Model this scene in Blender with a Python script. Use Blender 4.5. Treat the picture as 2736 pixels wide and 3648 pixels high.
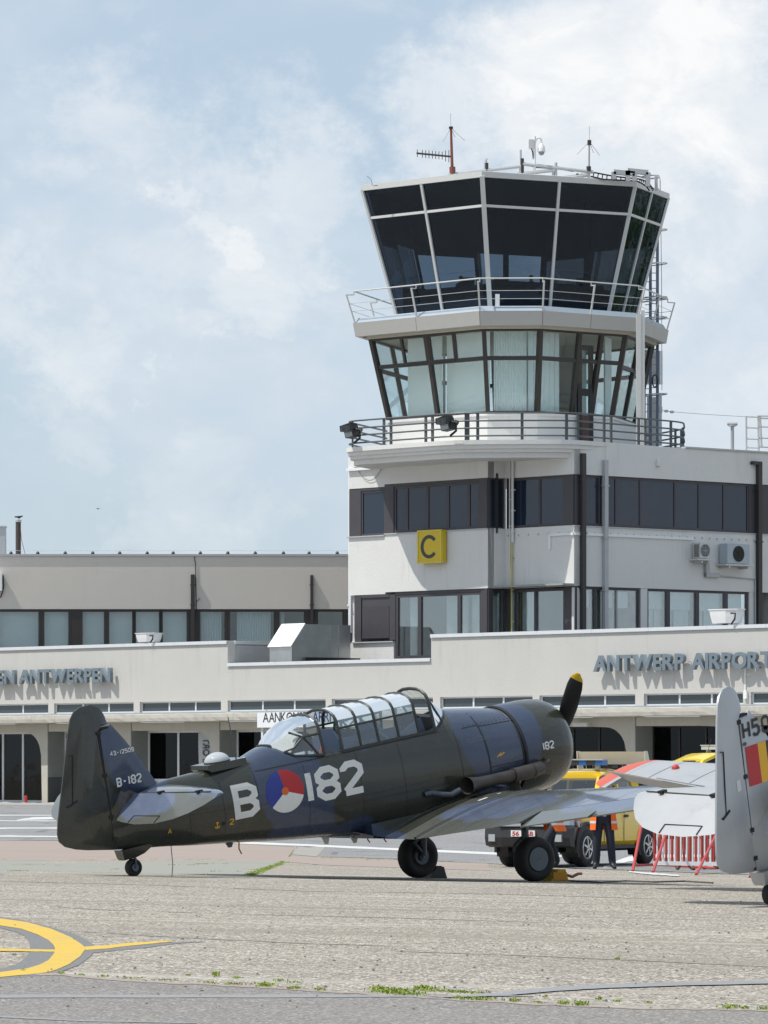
import bpy, bmesh, math, random
from mathutils import Vector, Matrix, noise
R = math.radians
rnd = random.Random(7)
for o in list(bpy.data.objects): bpy.data.objects.remove(o)
SC = bpy.context.scene
COL = SC.collection

# ------------------------------------------------------------------ camera
FL, CX, YH, CH = 17300.0, 1368.0, 2738.0, 1.6      # focal length and principal point in photo pixels, camera height
cam = bpy.data.cameras.new('camera'); camo = bpy.data.objects.new('camera', cam); COL.objects.link(camo)
camo.location = (0, 0, CH); camo.rotation_euler = (R(90), 0, 0)
cam.sensor_fit = 'VERTICAL'; cam.sensor_height = 36; cam.sensor_width = 27
cam.lens = FL/3648*36; cam.shift_x = 0; cam.shift_y = (YH-1824)/3648
cam.clip_start = 0.5; cam.clip_end = 6000
SC.camera = camo

# ------------------------------------------------------------------ light
SUN_EL, SUN_TO = 60.0, Vector((-0.975, -0.21, 0)).normalized()
sd = Vector((SUN_TO.x*math.cos(R(SUN_EL)), SUN_TO.y*math.cos(R(SUN_EL)), math.sin(R(SUN_EL))))
sl = bpy.data.lights.new('sun', 'SUN'); sl.energy = 4.4; sl.angle = R(0.5); sl.color = (1, .955, .885)
slo = bpy.data.objects.new('sun', sl); COL.objects.link(slo); slo.location = (-60, 0, 90)
slo.rotation_euler = (-sd).to_track_quat('-Z', 'Y').to_euler()
SC.view_settings.view_transform = 'Standard'; SC.view_settings.look = 'None'
SC.view_settings.exposure = -0.08; SC.view_settings.gamma = 1.0; SC.view_settings.use_curve_mapping = False
SC.cycles.use_denoising = True
SC.cycles.max_bounces = 8; SC.cycles.transparent_max_bounces = 24

class NT:
    """small node-tree helper"""
    def __init__(s, tree): s.t = tree; s.n = tree.nodes; s.l = tree.links
    def new(s, typ, **kw):
        n = s.n.new(typ)
        for k, v in kw.items():
            if k.startswith('i_'):
                key = k[2:]; key = int(key) if key.isdigit() else key.replace('_', ' ')
                s.set(n.inputs[key], v)
            else: setattr(n, k, v)
        return n
    def set(s, inp, v):
        if hasattr(v, 'is_output') or isinstance(v, bpy.types.NodeSocket): s.l.new(v, inp)
        else: inp.default_value = v
    def math(s, op, a, b=0.0, c=0.0, clamp=False):
        n = s.n.new('ShaderNodeMath'); n.operation = op; n.use_clamp = clamp
        s.set(n.inputs[0], a); s.set(n.inputs[1], b); s.set(n.inputs[2], c); return n.outputs[0]
    def noise(s, vec, scale, detail=4, rough=.55, dist=0.0):
        n = s.new('ShaderNodeTexNoise'); s.set(n.inputs['Vector'], vec)
        n.inputs['Scale'].default_value = scale; n.inputs['Detail'].default_value = detail
        n.inputs['Roughness'].default_value = rough; n.inputs['Distortion'].default_value = dist
        return n.outputs['Fac']
    def ramp(s, fac, stops):
        n = s.n.new('ShaderNodeValToRGB'); s.set(n.inputs[0], fac); e = n.color_ramp.elements
        while len(e) < len(stops): e.new(.5)
        for el, (p, c) in zip(e, stops):
            el.position = p
            el.color = (c, c, c, 1) if not hasattr(c, '__len__') else (*c, 1)
        return n.outputs[0]
    def mix(s, f, a, b, blend='MIX'):
        n = s.n.new('ShaderNodeMix'); n.data_type = 'RGBA'; n.blend_type = blend
        s.set(n.inputs[0], f)
        for k, v in ((6, a), (7, b)): s.set(n.inputs[k], (*v, 1) if hasattr(v, '__len__') and len(v) == 3 else v)
        return n.outputs[2]
    def mapping(s, vec, scale=(1, 1, 1), rot=(0, 0, 0), loc=(0, 0, 0)):
        n = s.n.new('ShaderNodeMapping'); s.set(n.inputs[0], vec)
        n.inputs[1].default_value = loc; n.inputs[2].default_value = rot; n.inputs[3].default_value = scale
        return n.outputs[0]
    def smooth(s, v, a, b):
        n = s.n.new('ShaderNodeMapRange'); n.interpolation_type = 'SMOOTHSTEP'; s.set(n.inputs[0], v)
        n.inputs[1].default_value = a; n.inputs[2].default_value = b; return n.outputs[0]

# ------------------------------------------------------------------ sky: physical sky with broken cloud
W = bpy.data.worlds.new('World'); SC.world = W; W.use_nodes = True
q = NT(W.node_tree); q.n.clear()
sky = q.new('ShaderNodeTexSky', sky_type='NISHITA', sun_disc=False, sun_elevation=R(SUN_EL),
            sun_rotation=math.atan2(SUN_TO.x, SUN_TO.y), air_density=1.0, dust_density=.6, ozone_density=2.0, altitude=10)
tc = q.new('ShaderNodeTexCoord').outputs['Generated']
wv = q.mapping(tc, scale=(1, 1, 1.15), loc=(9.50, 4.18, 2.61))
n1 = q.noise(wv, 6.5, 8, .55, .5)
n2 = q.noise(q.mapping(tc, loc=(3.1, 1.7, .52), rot=(0, R(25), 0), scale=(1, 1, 1.6)), 3.2, 4, .5, .3)
n3 = q.noise(q.mapping(tc, loc=(5.3, 2.2, 1.2), scale=(1, 1, 1.5)), 17, 9, .58, .6)
# broad cumulus masses standing in the view, each a direction and an angular size, frayed by noise
nw = q.new('ShaderNodeTexNoise'); q.set(nw.inputs['Vector'], q.mapping(tc, scale=(1, 1, 1.25))); nw.inputs['Scale'].default_value = 13; nw.inputs['Detail'].default_value = 11; nw.inputs['Roughness'].default_value = .66
nv = q.new('ShaderNodeVectorMath', operation='MULTIPLY_ADD'); q.l.new(nw.outputs['Color'], nv.inputs[0]); nv.inputs[1].default_value = (.13, .13, .13); q.l.new(tc, nv.inputs[2])
puff = None
for px, py, r, k in ((2450, 300, .040, 1.0), (2250, 620, .030, .8), (2700, 760, .036, .6), (1800, 470, .022, .7), (700, 760, .028, .62), (1080, 560, .020, .6), (560, 700, .012, .8), (120, 1130, .024, .5), (560, 1190, .012, .55), (680, 1650, .022, .38), (150, 1560, .016, .4), (320, 520, .022, .45)):
    d0 = Vector(((px-CX)/FL, 1, (YH-py)/FL)).normalized()
    ds = q.new('ShaderNodeVectorMath', operation='DISTANCE'); q.l.new(nv.outputs[0], ds.inputs[0]); ds.inputs[1].default_value = d0+Vector((.065, .065, .065))
    m_ = q.math('MULTIPLY', q.smooth(ds.outputs['Value'], r*1.15, r*.35), k)
    puff = m_ if puff is None else q.math('MAXIMUM', puff, m_)
cov = q.math('ADD', q.math('MULTIPLY', n1, .75), q.math('MULTIPLY', n2, .35))
cov = q.math('ADD', cov, q.math('MULTIPLY', n3, .15))
cmask = q.math('MAXIMUM', q.smooth(cov, .52, .76), puff)
shade = q.smooth(q.math('ADD', q.math('MULTIPLY', n3, .32), q.math('MULTIPLY', n1, .88)), .50, .80)
wisp = q.noise(q.mapping(tc, scale=(1, 1, 1.7), loc=(2.2, .4, .9)), 26, 10, .64, .5)
shade = q.math('MULTIPLY', q.math('MAXIMUM', q.math('MULTIPLY', shade, .5), puff), q.math('ADD', .62, q.math('MULTIPLY', q.smooth(wisp, .36, .62), .38)))
shade = q.math('ADD', shade, q.math('MULTIPLY', q.smooth(wisp, .52, .72), .16), clamp=True)
ccol = q.mix(shade, (.535, .655, .785), (.985, .985, .985))
bg_s = q.new('ShaderNodeBackground'); q.set(bg_s.inputs[0], sky.outputs[0]); bg_s.inputs[1].default_value = .125
bg_c = q.new('ShaderNodeBackground'); q.set(bg_c.inputs[0], ccol); bg_c.inputs[1].default_value = 1.06
mx = q.new('ShaderNodeMixShader'); q.set(mx.inputs[0], q.math('ADD', q.math('MULTIPLY', cmask, .22), .74))
q.l.new(bg_s.outputs[0], mx.inputs[1]); q.l.new(bg_c.outputs[0], mx.inputs[2])
ow = q.new('ShaderNodeOutputWorld'); q.l.new(mx.outputs[0], ow.inputs[0])

# ------------------------------------------------------------------ materials
def newmat(name):
    m = bpy.data.materials.new(name); m.use_nodes = True
    t = NT(m.node_tree); b = t.n['Principled BSDF']; return m, t, b
def bump(t, b, h, strength=.3, dist=.01):
    n = t.new('ShaderNodeBump'); t.set(n.inputs['Height'], h); n.inputs['Strength'].default_value = strength
    n.inputs['Distance'].default_value = dist; t.l.new(n.outputs[0], b.inputs['Normal'])
def mat(name, col, rough=.5, metal=0.0, var=.12, scale=3.0, coord='Object', bmp=0.0, bscale=40, spec=.5, stain=0.0, coat=0.0):
    """plain surface with slight tone variation, optional fine relief and vertical run-off staining"""
    m, t, b = newmat(name)
    tcn = t.new('ShaderNodeTexCoord').outputs[coord]
    f = t.noise(tcn, scale, 6, .6)
    c = t.mix(f, tuple(x*(1-var) for x in col), tuple(min(1, x*(1+var)) for x in col))
    if stain:
        s1 = t.noise(t.mapping(tcn, scale=(1.6, 1.6, .14)), 2.2, 5, .65)
        s1 = t.math('MULTIPLY', t.smooth(s1, .48, .75), t.smooth(t.noise(tcn, .35, 4, .6), .42, .66))
        c = t.mix(t.math('MULTIPLY', s1, stain), c, tuple(x*.55 for x in col))
    t.set(b.inputs['Base Color'], c)
    rr = t.noise(tcn, scale*4, 3)
    t.set(b.inputs['Roughness'], t.math('ADD', rough-.08, t.math('MULTIPLY', rr, .16)))
    b.inputs['Metallic'].default_value = metal; b.inputs['Specular IOR Level'].default_value = spec
    if coat: b.inputs['Coat Weight'].default_value = coat; b.inputs['Coat Roughness'].default_value = .08
    if bmp: bump(t, b, t.noise(tcn, bscale, 4, .6), .5, bmp)
    return m
def glass(name, tint, refl=.08, rough=.01, gloss=(1, 1, 1), wav=0.0, dirt=0.0, dirtcol=(.5, .5, .5), fk=1.0):
    """thin sheet glass: tinted see-through plus mirror reflection growing at grazing angles"""
    m, t, b = newmat(name); t.n.remove(b)
    tr = t.new('ShaderNodeBsdfTransparent'); tr.inputs[0].default_value = (*tint, 1)
    gl = t.new('ShaderNodeBsdfGlossy'); gl.inputs[0].default_value = (*gloss, 1); gl.inputs[1].default_value = rough
    if wav:
        bn = t.new('ShaderNodeBump'); bn.inputs['Strength'].default_value = .35; bn.inputs['Distance'].default_value = wav
        t.set(bn.inputs['Height'], t.noise(t.new('ShaderNodeTexCoord').outputs['Object'], .9, 2, .5))
        t.l.new(bn.outputs[0], gl.inputs['Normal'])
    lw = t.new('ShaderNodeLayerWeight'); lw.inputs[0].default_value = .32
    f = t.math('ADD', refl, t.math('MULTIPLY', lw.outputs['Fresnel'], (1-refl)*fk), clamp=True)
    mxs = t.new('ShaderNodeMixShader'); t.set(mxs.inputs[0], f)
    t.l.new(tr.outputs[0], mxs.inputs[1]); t.l.new(gl.outputs[0], mxs.inputs[2])
    out = mxs.outputs[0]
    if dirt:
        df = t.new('ShaderNodeBsdfDiffuse'); df.inputs[0].default_value = (*dirtcol, 1)
        m2 = t.new('ShaderNodeMixShader')
        t.set(m2.inputs[0], t.math('MULTIPLY', t.noise(t.new('ShaderNodeTexCoord').outputs['Object'], 2.0, 5, .6), dirt))
        t.l.new(out, m2.inputs[1]); t.l.new(df.outputs[0], m2.inputs[2]); out = m2.outputs[0]
    t.l.new(out, t.n['Material Output'].inputs[0])
    return m

# ------------------------------------------------------------------ geometry helpers
class MB:
    def __init__(s): s.v = []; s.f = []; s.m = []; s.cur = 0
    def add(s, vs, fs):
        k = len(s.v); s.v += [tuple(p) for p in vs]
        for f in fs: s.f.append(tuple(i+k for i in f)); s.m.append(s.cur)
    def hexa(s, p):       # 8 corners: 0-3 bottom loop, 4-7 top loop
        s.add(p, [(3, 2, 1, 0), (4, 5, 6, 7), (0, 1, 5, 4), (1, 2, 6, 5), (2, 3, 7, 6), (3, 0, 4, 7)])
    def box(s, x0, x1, y0, y1, z0, z1):
        s.hexa([(x0, y0, z0), (x1, y0, z0), (x1, y1, z0), (x0, y1, z0), (x0, y0, z1), (x1, y0, z1), (x1, y1, z1), (x0, y1, z1)])
    def bar(s, a, b, w, h=None, upv=(0, 0, 1)):   # rectangular bar between points
        a, b = Vector(a), Vector(b); h = h or w; d = (b-a).normalized(); u = Vector(upv)
        if abs(d.dot(u)) > .98: u = Vector((1, 0, 0))
        x = d.cross(u).normalized()*w/2; z = x.cross(d).normalized()*h/2
        s.hexa([a-x-z, a+x-z, b+x-z, b-x-z, a-x+z, a+x+z, b+x+z, b-x+z])
    def tube(s, pts, r, n=8, cap=True, closed=False):
        pts = [Vector(p) for p in pts]; N = len(pts); rs = r if hasattr(r, '__len__') else [r]*N
        rings = []; pu = None
        for i, p in enumerate(pts):
            if closed: d = pts[(i+1) % N]-pts[i-1]
            else: d = pts[min(i+1, N-1)]-pts[max(i-1, 0)]
            d.normalize()
            if pu is None: pu = Vector((0, 0, 1)) if abs(d.z) < .9 else Vector((1, 0, 0))
            x = d.cross(pu).normalized(); pu = x.cross(d).normalized()
            rings.append([p+(x*math.cos(2*math.pi*k/n)+pu*math.sin(2*math.pi*k/n))*rs[i] for k in range(n)])
        s.loft(rings, cap and not closed, closed)
    def loft(s, rings, cap=True, closed=False):
        n = len(rings[0]); k = len(s.v)
        for r in rings: s.v += [tuple(p) for p in r]
        M = len(rings)
        for i in range(M if closed else M-1):
            a, b = k+i*n, k+((i+1) % M)*n
            for j in range(n): s.f.append((a+j, a+(j+1) % n, b+(j+1) % n, b+j)); s.m.append(s.cur)
        if cap: s.f.append(tuple(k+j for j in range(n))[::-1]); s.f.append(tuple(k+(M-1)*n+j for j in range(n))); s.m += [s.cur]*2
    def sheet(s, rows):   # open grid
        n = len(rows[0]); k = len(s.v)
        for r in rows: s.v += [tuple(p) for p in r]
        for i in range(len(rows)-1):
            for j in range(n-1): s.f.append((k+i*n+j, k+i*n+j+1, k+(i+1)*n+j+1, k+(i+1)*n+j)); s.m.append(s.cur)
    def prism(s, poly, fn, d0, d1):  # poly of 2-D points, fn(a,b,d)->xyz
        n = len(poly); k = len(s.v)
        s.v += [tuple(fn(a, b, d0)) for a, b in poly]+[tuple(fn(a, b, d1)) for a, b in poly]
        s.f.append(tuple(k+i for i in range(n))[::-1]); s.f.append(tuple(k+n+i for i in range(n)))
        for i in range(n): s.f.append((k+i, k+(i+1) % n, k+n+(i+1) % n, k+n+i))
        s.m += [s.cur]*(n+2)
    def lathe(s, prof, fn, n=24, cap=True):  # prof of (r, t); fn(x,y,t)->xyz
        s.loft([[fn(r*math.cos(2*math.pi*k/n), r*math.sin(2*math.pi*k/n), t) for k in range(n)] for r, t in prof], cap)
    def mesh(s, name, M=None, smooth=False, fix=True, ang=None):
        me = bpy.data.meshes.new(name)
        v = [M @ Vector(p) for p in s.v] if M is not None else s.v
        me.from_pydata([tuple(p) for p in v], [], s.f)
        if len(set(s.m)) > 1: me.polygons.foreach_set('material_index', s.m)
        if fix:
            bm = bmesh.new(); bm.from_mesh(me)
            bmesh.ops.remove_doubles(bm, verts=bm.verts, dist=1e-5)
            bmesh.ops.recalc_face_normals(bm, faces=bm.faces)
            if smooth:
                for f in bm.faces: f.smooth = True
                a = R(ang or 35)
                for e in bm.edges:
                    if len(e.link_faces) == 2 and e.calc_face_angle(0) > a: e.smooth = False
            bm.to_mesh(me); bm.free()
        me.update(); return me
MW = {}
def tag(o, label=None, cat=None, group=None, kind=None):
    for k, v in (('label', label), ('category', cat), ('group', group), ('kind', kind)):
        if v: o[k] = v
    return o
def thing(name, label, cat, loc=(0, 0, 0), rot=(0, 0, 0), group=None):
    o = bpy.data.objects.new(name, None); COL.objects.link(o); o.location = loc; o.rotation_euler = rot
    o.empty_display_size = .3
    from mathutils import Euler
    MW[o.name] = Matrix.Translation(Vector(loc)) @ Euler(rot).to_matrix().to_4x4()
    return tag(o, label, cat, group)
def part(name, mb, m, parent, world=False, smooth=False, ang=None, fix=True):
    M = MW[parent.name].inverted() if world else None
    me = mb.mesh(name, M, smooth, fix, ang)
    for x in (m if isinstance(m, (list, tuple)) else [m]): me.materials.append(x)
    o = bpy.data.objects.new(name, me); COL.objects.link(o); o.parent = parent
    MW[o.name] = MW[parent.name]; return o
def solo(name, mb, m, label=None, cat=None, loc=None, group=None, kind=None, smooth=False, fix=True, ang=None):
    """a top-level thing that is one mesh (verts in world space)"""
    M = Matrix.Translation(-Vector(loc)) if loc else None
    me = mb.mesh(name, M, smooth, fix, ang)
    for x in (m if isinstance(m, (list, tuple)) else [m]): me.materials.append(x)
    o = bpy.data.objects.new(name, me); COL.objects.link(o)
    if loc: o.location = loc
    MW[o.name] = Matrix.Translation(Vector(loc or (0, 0, 0)))
    return tag(o, label, cat, group, kind)
def copy_tree(o, parent=None, M=None):
    c = o.copy(); COL.objects.link(c); c.parent = parent
    for ch in o.children: copy_tree(ch, c)
    return c
def textmesh(s, size=1.0, ext=.0, offset=0.0, shear=0):
    cu = bpy.data.curves.new('t', 'FONT'); cu.body = s; cu.size = size; cu.extrude = ext; cu.offset = offset
    cu.resolution_u = 4; cu.fill_mode = 'BOTH'; cu.shear = shear
    ob = bpy.data.objects.new('t', cu); COL.objects.link(ob)
    dg = bpy.context.evaluated_depsgraph_get()
    me = bpy.data.meshes.new_from_object(ob.evaluated_get(dg))
    bpy.data.objects.remove(ob); bpy.data.curves.remove(cu)
    return me
def lerp(a, b, t): return a+(b-a)*t
def interp(xs, ys, x):
    if x <= xs[0]: return ys[0]
    for i in range(len(xs)-1):
        if x <= xs[i+1]: return lerp(ys[i], ys[i+1], (x-xs[i])/(xs[i+1]-xs[i]))
    return ys[-1]
def spl(xs, ys):
    """monotone cubic interpolation"""
    n = len(xs); d = [(ys[i+1]-ys[i])/(xs[i+1]-xs[i]) for i in range(n-1)]
    m = [d[0]]+[0 if d[i-1]*d[i] <= 0 else 2*d[i-1]*d[i]/(d[i-1]+d[i]) for i in range(1, n-1)]+[d[-1]]
    def fn(x):
        if x <= xs[0]: return ys[0]
        if x >= xs[-1]: return ys[-1]
        for i in range(n-1):
            if x <= xs[i+1]:
                h = xs[i+1]-xs[i]; t = (x-xs[i])/h
                return ((1+2*t)*(1-t)**2*ys[i]+t*(1-t)**2*h*m[i]+t*t*(3-2*t)*ys[i+1]+t*t*(t-1)*h*m[i+1])
    return fn
def ray(px, py): return Vector(((px-CX)/FL, 1.0, (YH-py)/FL))      # direction of a photo pixel, scaled to depth 1
def at(px, py, Y): return Vector((0, 0, CH))+ray(px, py)*Y          # the place at depth Y that the photo shows at that pixel
def zm(x0, y0, s): return lambda a, b: (x0+a*s, y0+b*s)

# ------------------------------------------------------------------ the ground's gentle cross fall
gu = spl([0, 45, 55, 61, 63.2, 65.5, 68, 70, 78, 90, 94, 98, 108, 130, 170, 192, 400, 5000],
         [.17, .17, .166, .158, .146, .068, .032, .018, -.10, -.24, -.285, -.35, -.36, -.25, -.06, 0, 0, 0])
def G(x, y): return gu(y+.77*x)
def ghit(px, py):
    """point of the ground that the photo shows at a pixel"""
    d = ray(px, py); lo, hi = 12.0, None; Y = 12.0
    while Y < 600:
        p = at(px, py, Y)
        if p.z < G(p.x, p.y): hi = Y; break
        lo = Y; Y += .5
    if hi is None: return at(px, py, 600)
    for _ in range(30):
        mid = (lo+hi)/2; p = at(px, py, mid)
        if p.z < G(p.x, p.y): hi = mid
        else: lo = mid
    p = at(px, py, hi); return Vector((p.x, p.y, G(p.x, p.y)))

class Fac:
    """a vertical facade plane: u runs along it to the right, d out of it towards the viewer"""
    def __init__(s, px=None, Y=None, phi=0, pt=None):
        p = R(phi); s.e = Vector((math.cos(p), -math.sin(p), 0)); s.n = Vector((-math.sin(p), -math.cos(p), 0))
        s.o = Vector((pt[0], pt[1], 0)) if pt else Vector(((px-CX)/FL*Y, Y, 0))
    def w(s, u, d, z): p = s.o+s.e*u+s.n*d; return Vector((p.x, p.y, z))
    def hit(s, px, py, d=0):
        r = (px-CX)/FL; o = s.o+s.n*d; u = (r*o.y-o.x)/(s.e.x-r*s.e.y); t = o.y+s.e.y*u
        return u, CH+(YH-py)/FL*t
    def u(s, px, d=0): return s.hit(px, 0, d)[0]
    def z(s, px, py, d=0): return s.hit(px, py, d)[1]
    def box(s, mb, u0, u1, d0, d1, z0, z1):
        mb.hexa([s.w(u0, d0, z0), s.w(u0, d1, z0), s.w(u1, d1, z0), s.w(u1, d0, z0), s.w(u0, d0, z1), s.w(u0, d1, z1), s.w(u1, d1, z1), s.w(u1, d0, z1)])
FA = Fac(80, 218, 48.4)

# ================================================================== ground materials
def groundmat(name, kind):
    m, t, b = newmat(name)
    geo = t.new('ShaderNodeTexCoord').outputs['Object']
    al = t.mapping(geo, rot=(0, 0, math.atan(.77)))          # x along the paving joints, y across them
    if kind == 'aggregate':
        v = t.new('ShaderNodeTexVoronoi'); t.set(v.inputs['Vector'], geo); v.inputs['Scale'].default_value = 38
        v2 = t.new('ShaderNodeTexVoronoi'); t.set(v2.inputs['Vector'], geo); v2.inputs['Scale'].default_value = 62
        sep = t.new('ShaderNodeSeparateColor'); t.l.new(v.outputs['Color'], sep.inputs[0])
        st = t.ramp(sep.outputs[0], [(0, (.105, .094, .08)), (.25, (.20, .178, .15)), (.55, (.285, .255, .215)), (.80, (.43, .375, .29)), (.93, (.62, .58, .51)), (1, (.72, .69, .63))])
        edge = t.smooth(v.outputs['Distance'], .35, .75)
        c = t.mix(t.math('MULTIPLY', edge, .5), st, (.17, .15, .125))
        sep2 = t.new('ShaderNodeSeparateColor'); t.l.new(v2.outputs['Color'], sep2.inputs[0])
        c = t.mix(t.smooth(sep2.outputs[1], .86, .95), c, (.75, .72, .65))
        # worn smooth lanes and brown stripes running along the joints
        lane = t.noise(t.mapping(al, scale=(.035, .95, 1)), 1.0, 6, .62, .15)
        c = t.mix(t.math('MULTIPLY', t.smooth(lane, .53, .68), .52), c, (.262, .226, .18))
        lane2 = t.noise(t.mapping(al, scale=(.05, 2.2, 1), loc=(7, 3, 0)), 1.0, 5, .6, .1)
        c = t.mix(t.math('MULTIPLY', t.smooth(lane2, .58, .66), .62), c, (.205, .183, .155))
        pale = t.noise(t.mapping(al, scale=(.06, 1.3, 1), loc=(1, 9, 0)), 1.0, 6, .7, .2)
        c = t.mix(t.math('MULTIPLY', t.smooth(pale, .52, .70), .55), c, (.56, .53, .47))
        big = t.noise(geo, .22, 5, .6)
        c = t.mix(t.math('MULTIPLY', t.smooth(big, .45, .7), .3), c, (.225, .205, .18))
        sp = t.noise(geo, 7, 8, .7); c = t.mix(t.math('MULTIPLY', t.smooth(sp, .62, .72), .5), c, (.19, .175, .15))
        c = t.mix(1.0, c, (.96, .955, .955), 'MULTIPLY')
        h = t.math('ADD', t.math('MULTIPLY', v.outputs['Distance'], -1.0), t.math('MULTIPLY', t.noise(geo, 12, 5), 1.2))
        bump(t, b, h, .55, .012); rough = .88
    elif kind in ('asphalt', 'road'):
        base = (.215, .215, .217) if kind == 'road' else (.205, .192, .178)
        v = t.new('ShaderNodeTexVoronoi'); t.set(v.inputs['Vector'], geo); v.inputs['Scale'].default_value = 60
        sep = t.new('ShaderNodeSeparateColor'); t.l.new(v.outputs['Color'], sep.inputs[0])
        c = t.mix(sep.outputs[0], tuple(x*.62 for x in base), tuple(x*1.38 for x in base))
        c = t.mix(t.smooth(sep.outputs[1], .86, .95), c, tuple(x*2.1 for x in base))
        big = t.noise(t.mapping(al, scale=(.12, .6, 1)), 1, 6, .65)
        c = t.mix(t.math('MULTIPLY', t.smooth(big, .45, .72), .5), c, tuple(x*1.22 for x in (base[0]*1.05, base[1], base[2]*.95)))
        dk = t.noise(t.mapping(al, scale=(.2, 1.5, 1), loc=(4, 4, 0)), 1, 6, .65)
        c = t.mix(t.math('MULTIPLY', t.smooth(dk, .55, .7), .35), c, tuple(x*.68 for x in base))
        if kind == 'road':      # rubbed tyre lanes, tarred cracks and patched squares
            ty = t.noise(t.mapping(al, scale=(.03, 3.2, 1), loc=(2, 8, 0)), 1, 5, .6, .1)
            c = t.mix(t.math('MULTIPLY', t.smooth(ty, .57, .68), .4), c, (.12, .12, .122))
            pv = t.new('ShaderNodeTexVoronoi', distance='CHEBYCHEV'); t.set(pv.inputs['Vector'], t.mapping(al, scale=(.11, .3, 1))); pv.inputs['Scale'].default_value = 1
            ps = t.new('ShaderNodeSeparateColor'); t.l.new(pv.outputs['Color'], ps.inputs[0])
            c = t.mix(t.math('MULTIPLY', t.smooth(ps.outputs[0], .55, .9), .35), c, (.29, .285, .28))
            ck = t.new('ShaderNodeTexVoronoi', feature='DISTANCE_TO_EDGE'); t.set(ck.inputs['Vector'], t.mapping(al, scale=(.16, .5, 1))); ck.inputs['Scale'].default_value = 1
            c = t.mix(t.math('MULTIPLY', t.smooth(ck.outputs['Distance'], .022, .008), .55), c, (.09, .09, .092))
        bump(t, b, t.noise(geo, 70, 3), .5, .006); rough = .85
    else:
        col = {'slab': (.29, .29, .25), 'pink': (.33, .275, .24), 'patch': (.32, .305, .275), 'sealant': (.27, .272, .28),
               'outline': (.185, .185, .185), 'gravel': (.52, .49, .43), 'kerb': (.52, .5, .46), 'joint': (.27, .25, .215)}[kind]
        n = t.noise(geo, 30, 6, .7); c = t.mix(n, tuple(x*.7 for x in col), tuple(x*1.3 for x in col))
        big = t.noise(t.mapping(al, scale=(.1, .8, 1)), 1, 6, .65)
        c = t.mix(t.math('MULTIPLY', t.smooth(big, .5, .72), .4), c, tuple(x*.72 for x in col))
        if kind in ('sealant', 'outline'):
            w = t.noise(geo, 22, 6, .7); c = t.mix(t.math('MULTIPLY', t.smooth(w, .56, .7), .55), c, (.38, .35, .3))
        bump(t, b, t.noise(geo, 45, 4), .5, .01); rough = .85
    t.set(b.inputs['Base Color'], c); b.inputs['Roughness'].default_value = rough; b.inputs['Specular IOR Level'].default_value = .3
    return m
def paintmat(name, col, wear):
    """road paint: thin, worn through over the stones"""
    m, t, b = newmat(name)
    g = t.new('ShaderNodeTexCoord').outputs['Object']
    w = t.noise(g, 26, 7, .75); w2 = t.noise(g, 2.3, 5, .6)
    k = t.math('MULTIPLY', t.smooth(t.math('ADD', t.math('MULTIPLY', w, .75), t.math('MULTIPLY', w2, .4)), wear, wear+.12), .8)
    c = t.mix(t.noise(g, 5, 5, .6), tuple(x*.85 for x in col), col)
    t.set(b.inputs['Base Color'], t.mix(k, c, (.36, .32, .25))); b.inputs['Roughness'].default_value = .7
    bump(t, b, t.noise(g, 40, 4), .5, .008)
    return m
M_agg = groundmat('apron_concrete', 'aggregate'); M_fore = groundmat('foreground_asphalt', 'asphalt'); M_road = groundmat('road_asphalt', 'road')
M_slab = groundmat('slab_concrete', 'slab'); M_pink = groundmat('pink_concrete', 'pink'); M_patch = groundmat('patch_concrete', 'patch')
M_seal = groundmat('joint_sealant', 'sealant'); M_outl = groundmat('marking_outline', 'outline'); M_grav = groundmat('gravel', 'gravel'); M_kerb = groundmat('kerb_concrete', 'kerb')
M_yel = paintmat('yellow_road_paint', (.66, .44, .055), .60); M_wht = paintmat('white_road_paint', (.62, .62, .60), .66)

M_seal2 = groundmat('old_joint', 'joint')
def struct(name, mb, m): return solo(name, mb, m, kind='structure', fix=False)
b = MB(); us = sorted(set([-400, -200, -60, 0, 20, 30, 40]+[44+.8*i for i in range(75)]+list(range(104, 200, 4))+[230, 300, 500, 900, 1600, 4000]))
b.sheet([[(w, u-.77*w, gu(u)) for w in (-3500, -600, -100, -40, -20, 0, 20, 40, 100, 600, 3500)] for u in us])
struct('ground', b, M_agg)

def ruled(near, far, off, n=1, gx=True):
    """sheet following the ground between two lines given as photo pixels (or ground points)"""
    P = [p if isinstance(p, Vector) else ghit(*p) for p in near]; Q = [p if isinstance(p, Vector) else ghit(*p) for p in far]
    rows = []
    for i in range(n+1):
        row = []
        for a, c in zip(P, Q):
            p = a.lerp(c, i/n); row.append((p.x, p.y, G(p.x, p.y)+off))
        rows.append(row)
    bb = MB(); bb.sheet(rows); return bb
def densify(pts, k):
    out = []
    for i in range(len(pts)-1):
        for j in range(k): out.append((lerp(pts[i][0], pts[i+1][0], j/k), lerp(pts[i][1], pts[i+1][1], j/k)))
    return out+[pts[-1]]
def jitter(pts, a, rn=random.Random(3)): return [(x, y+rn.uniform(-a, a)) for x, y in pts]

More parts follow.
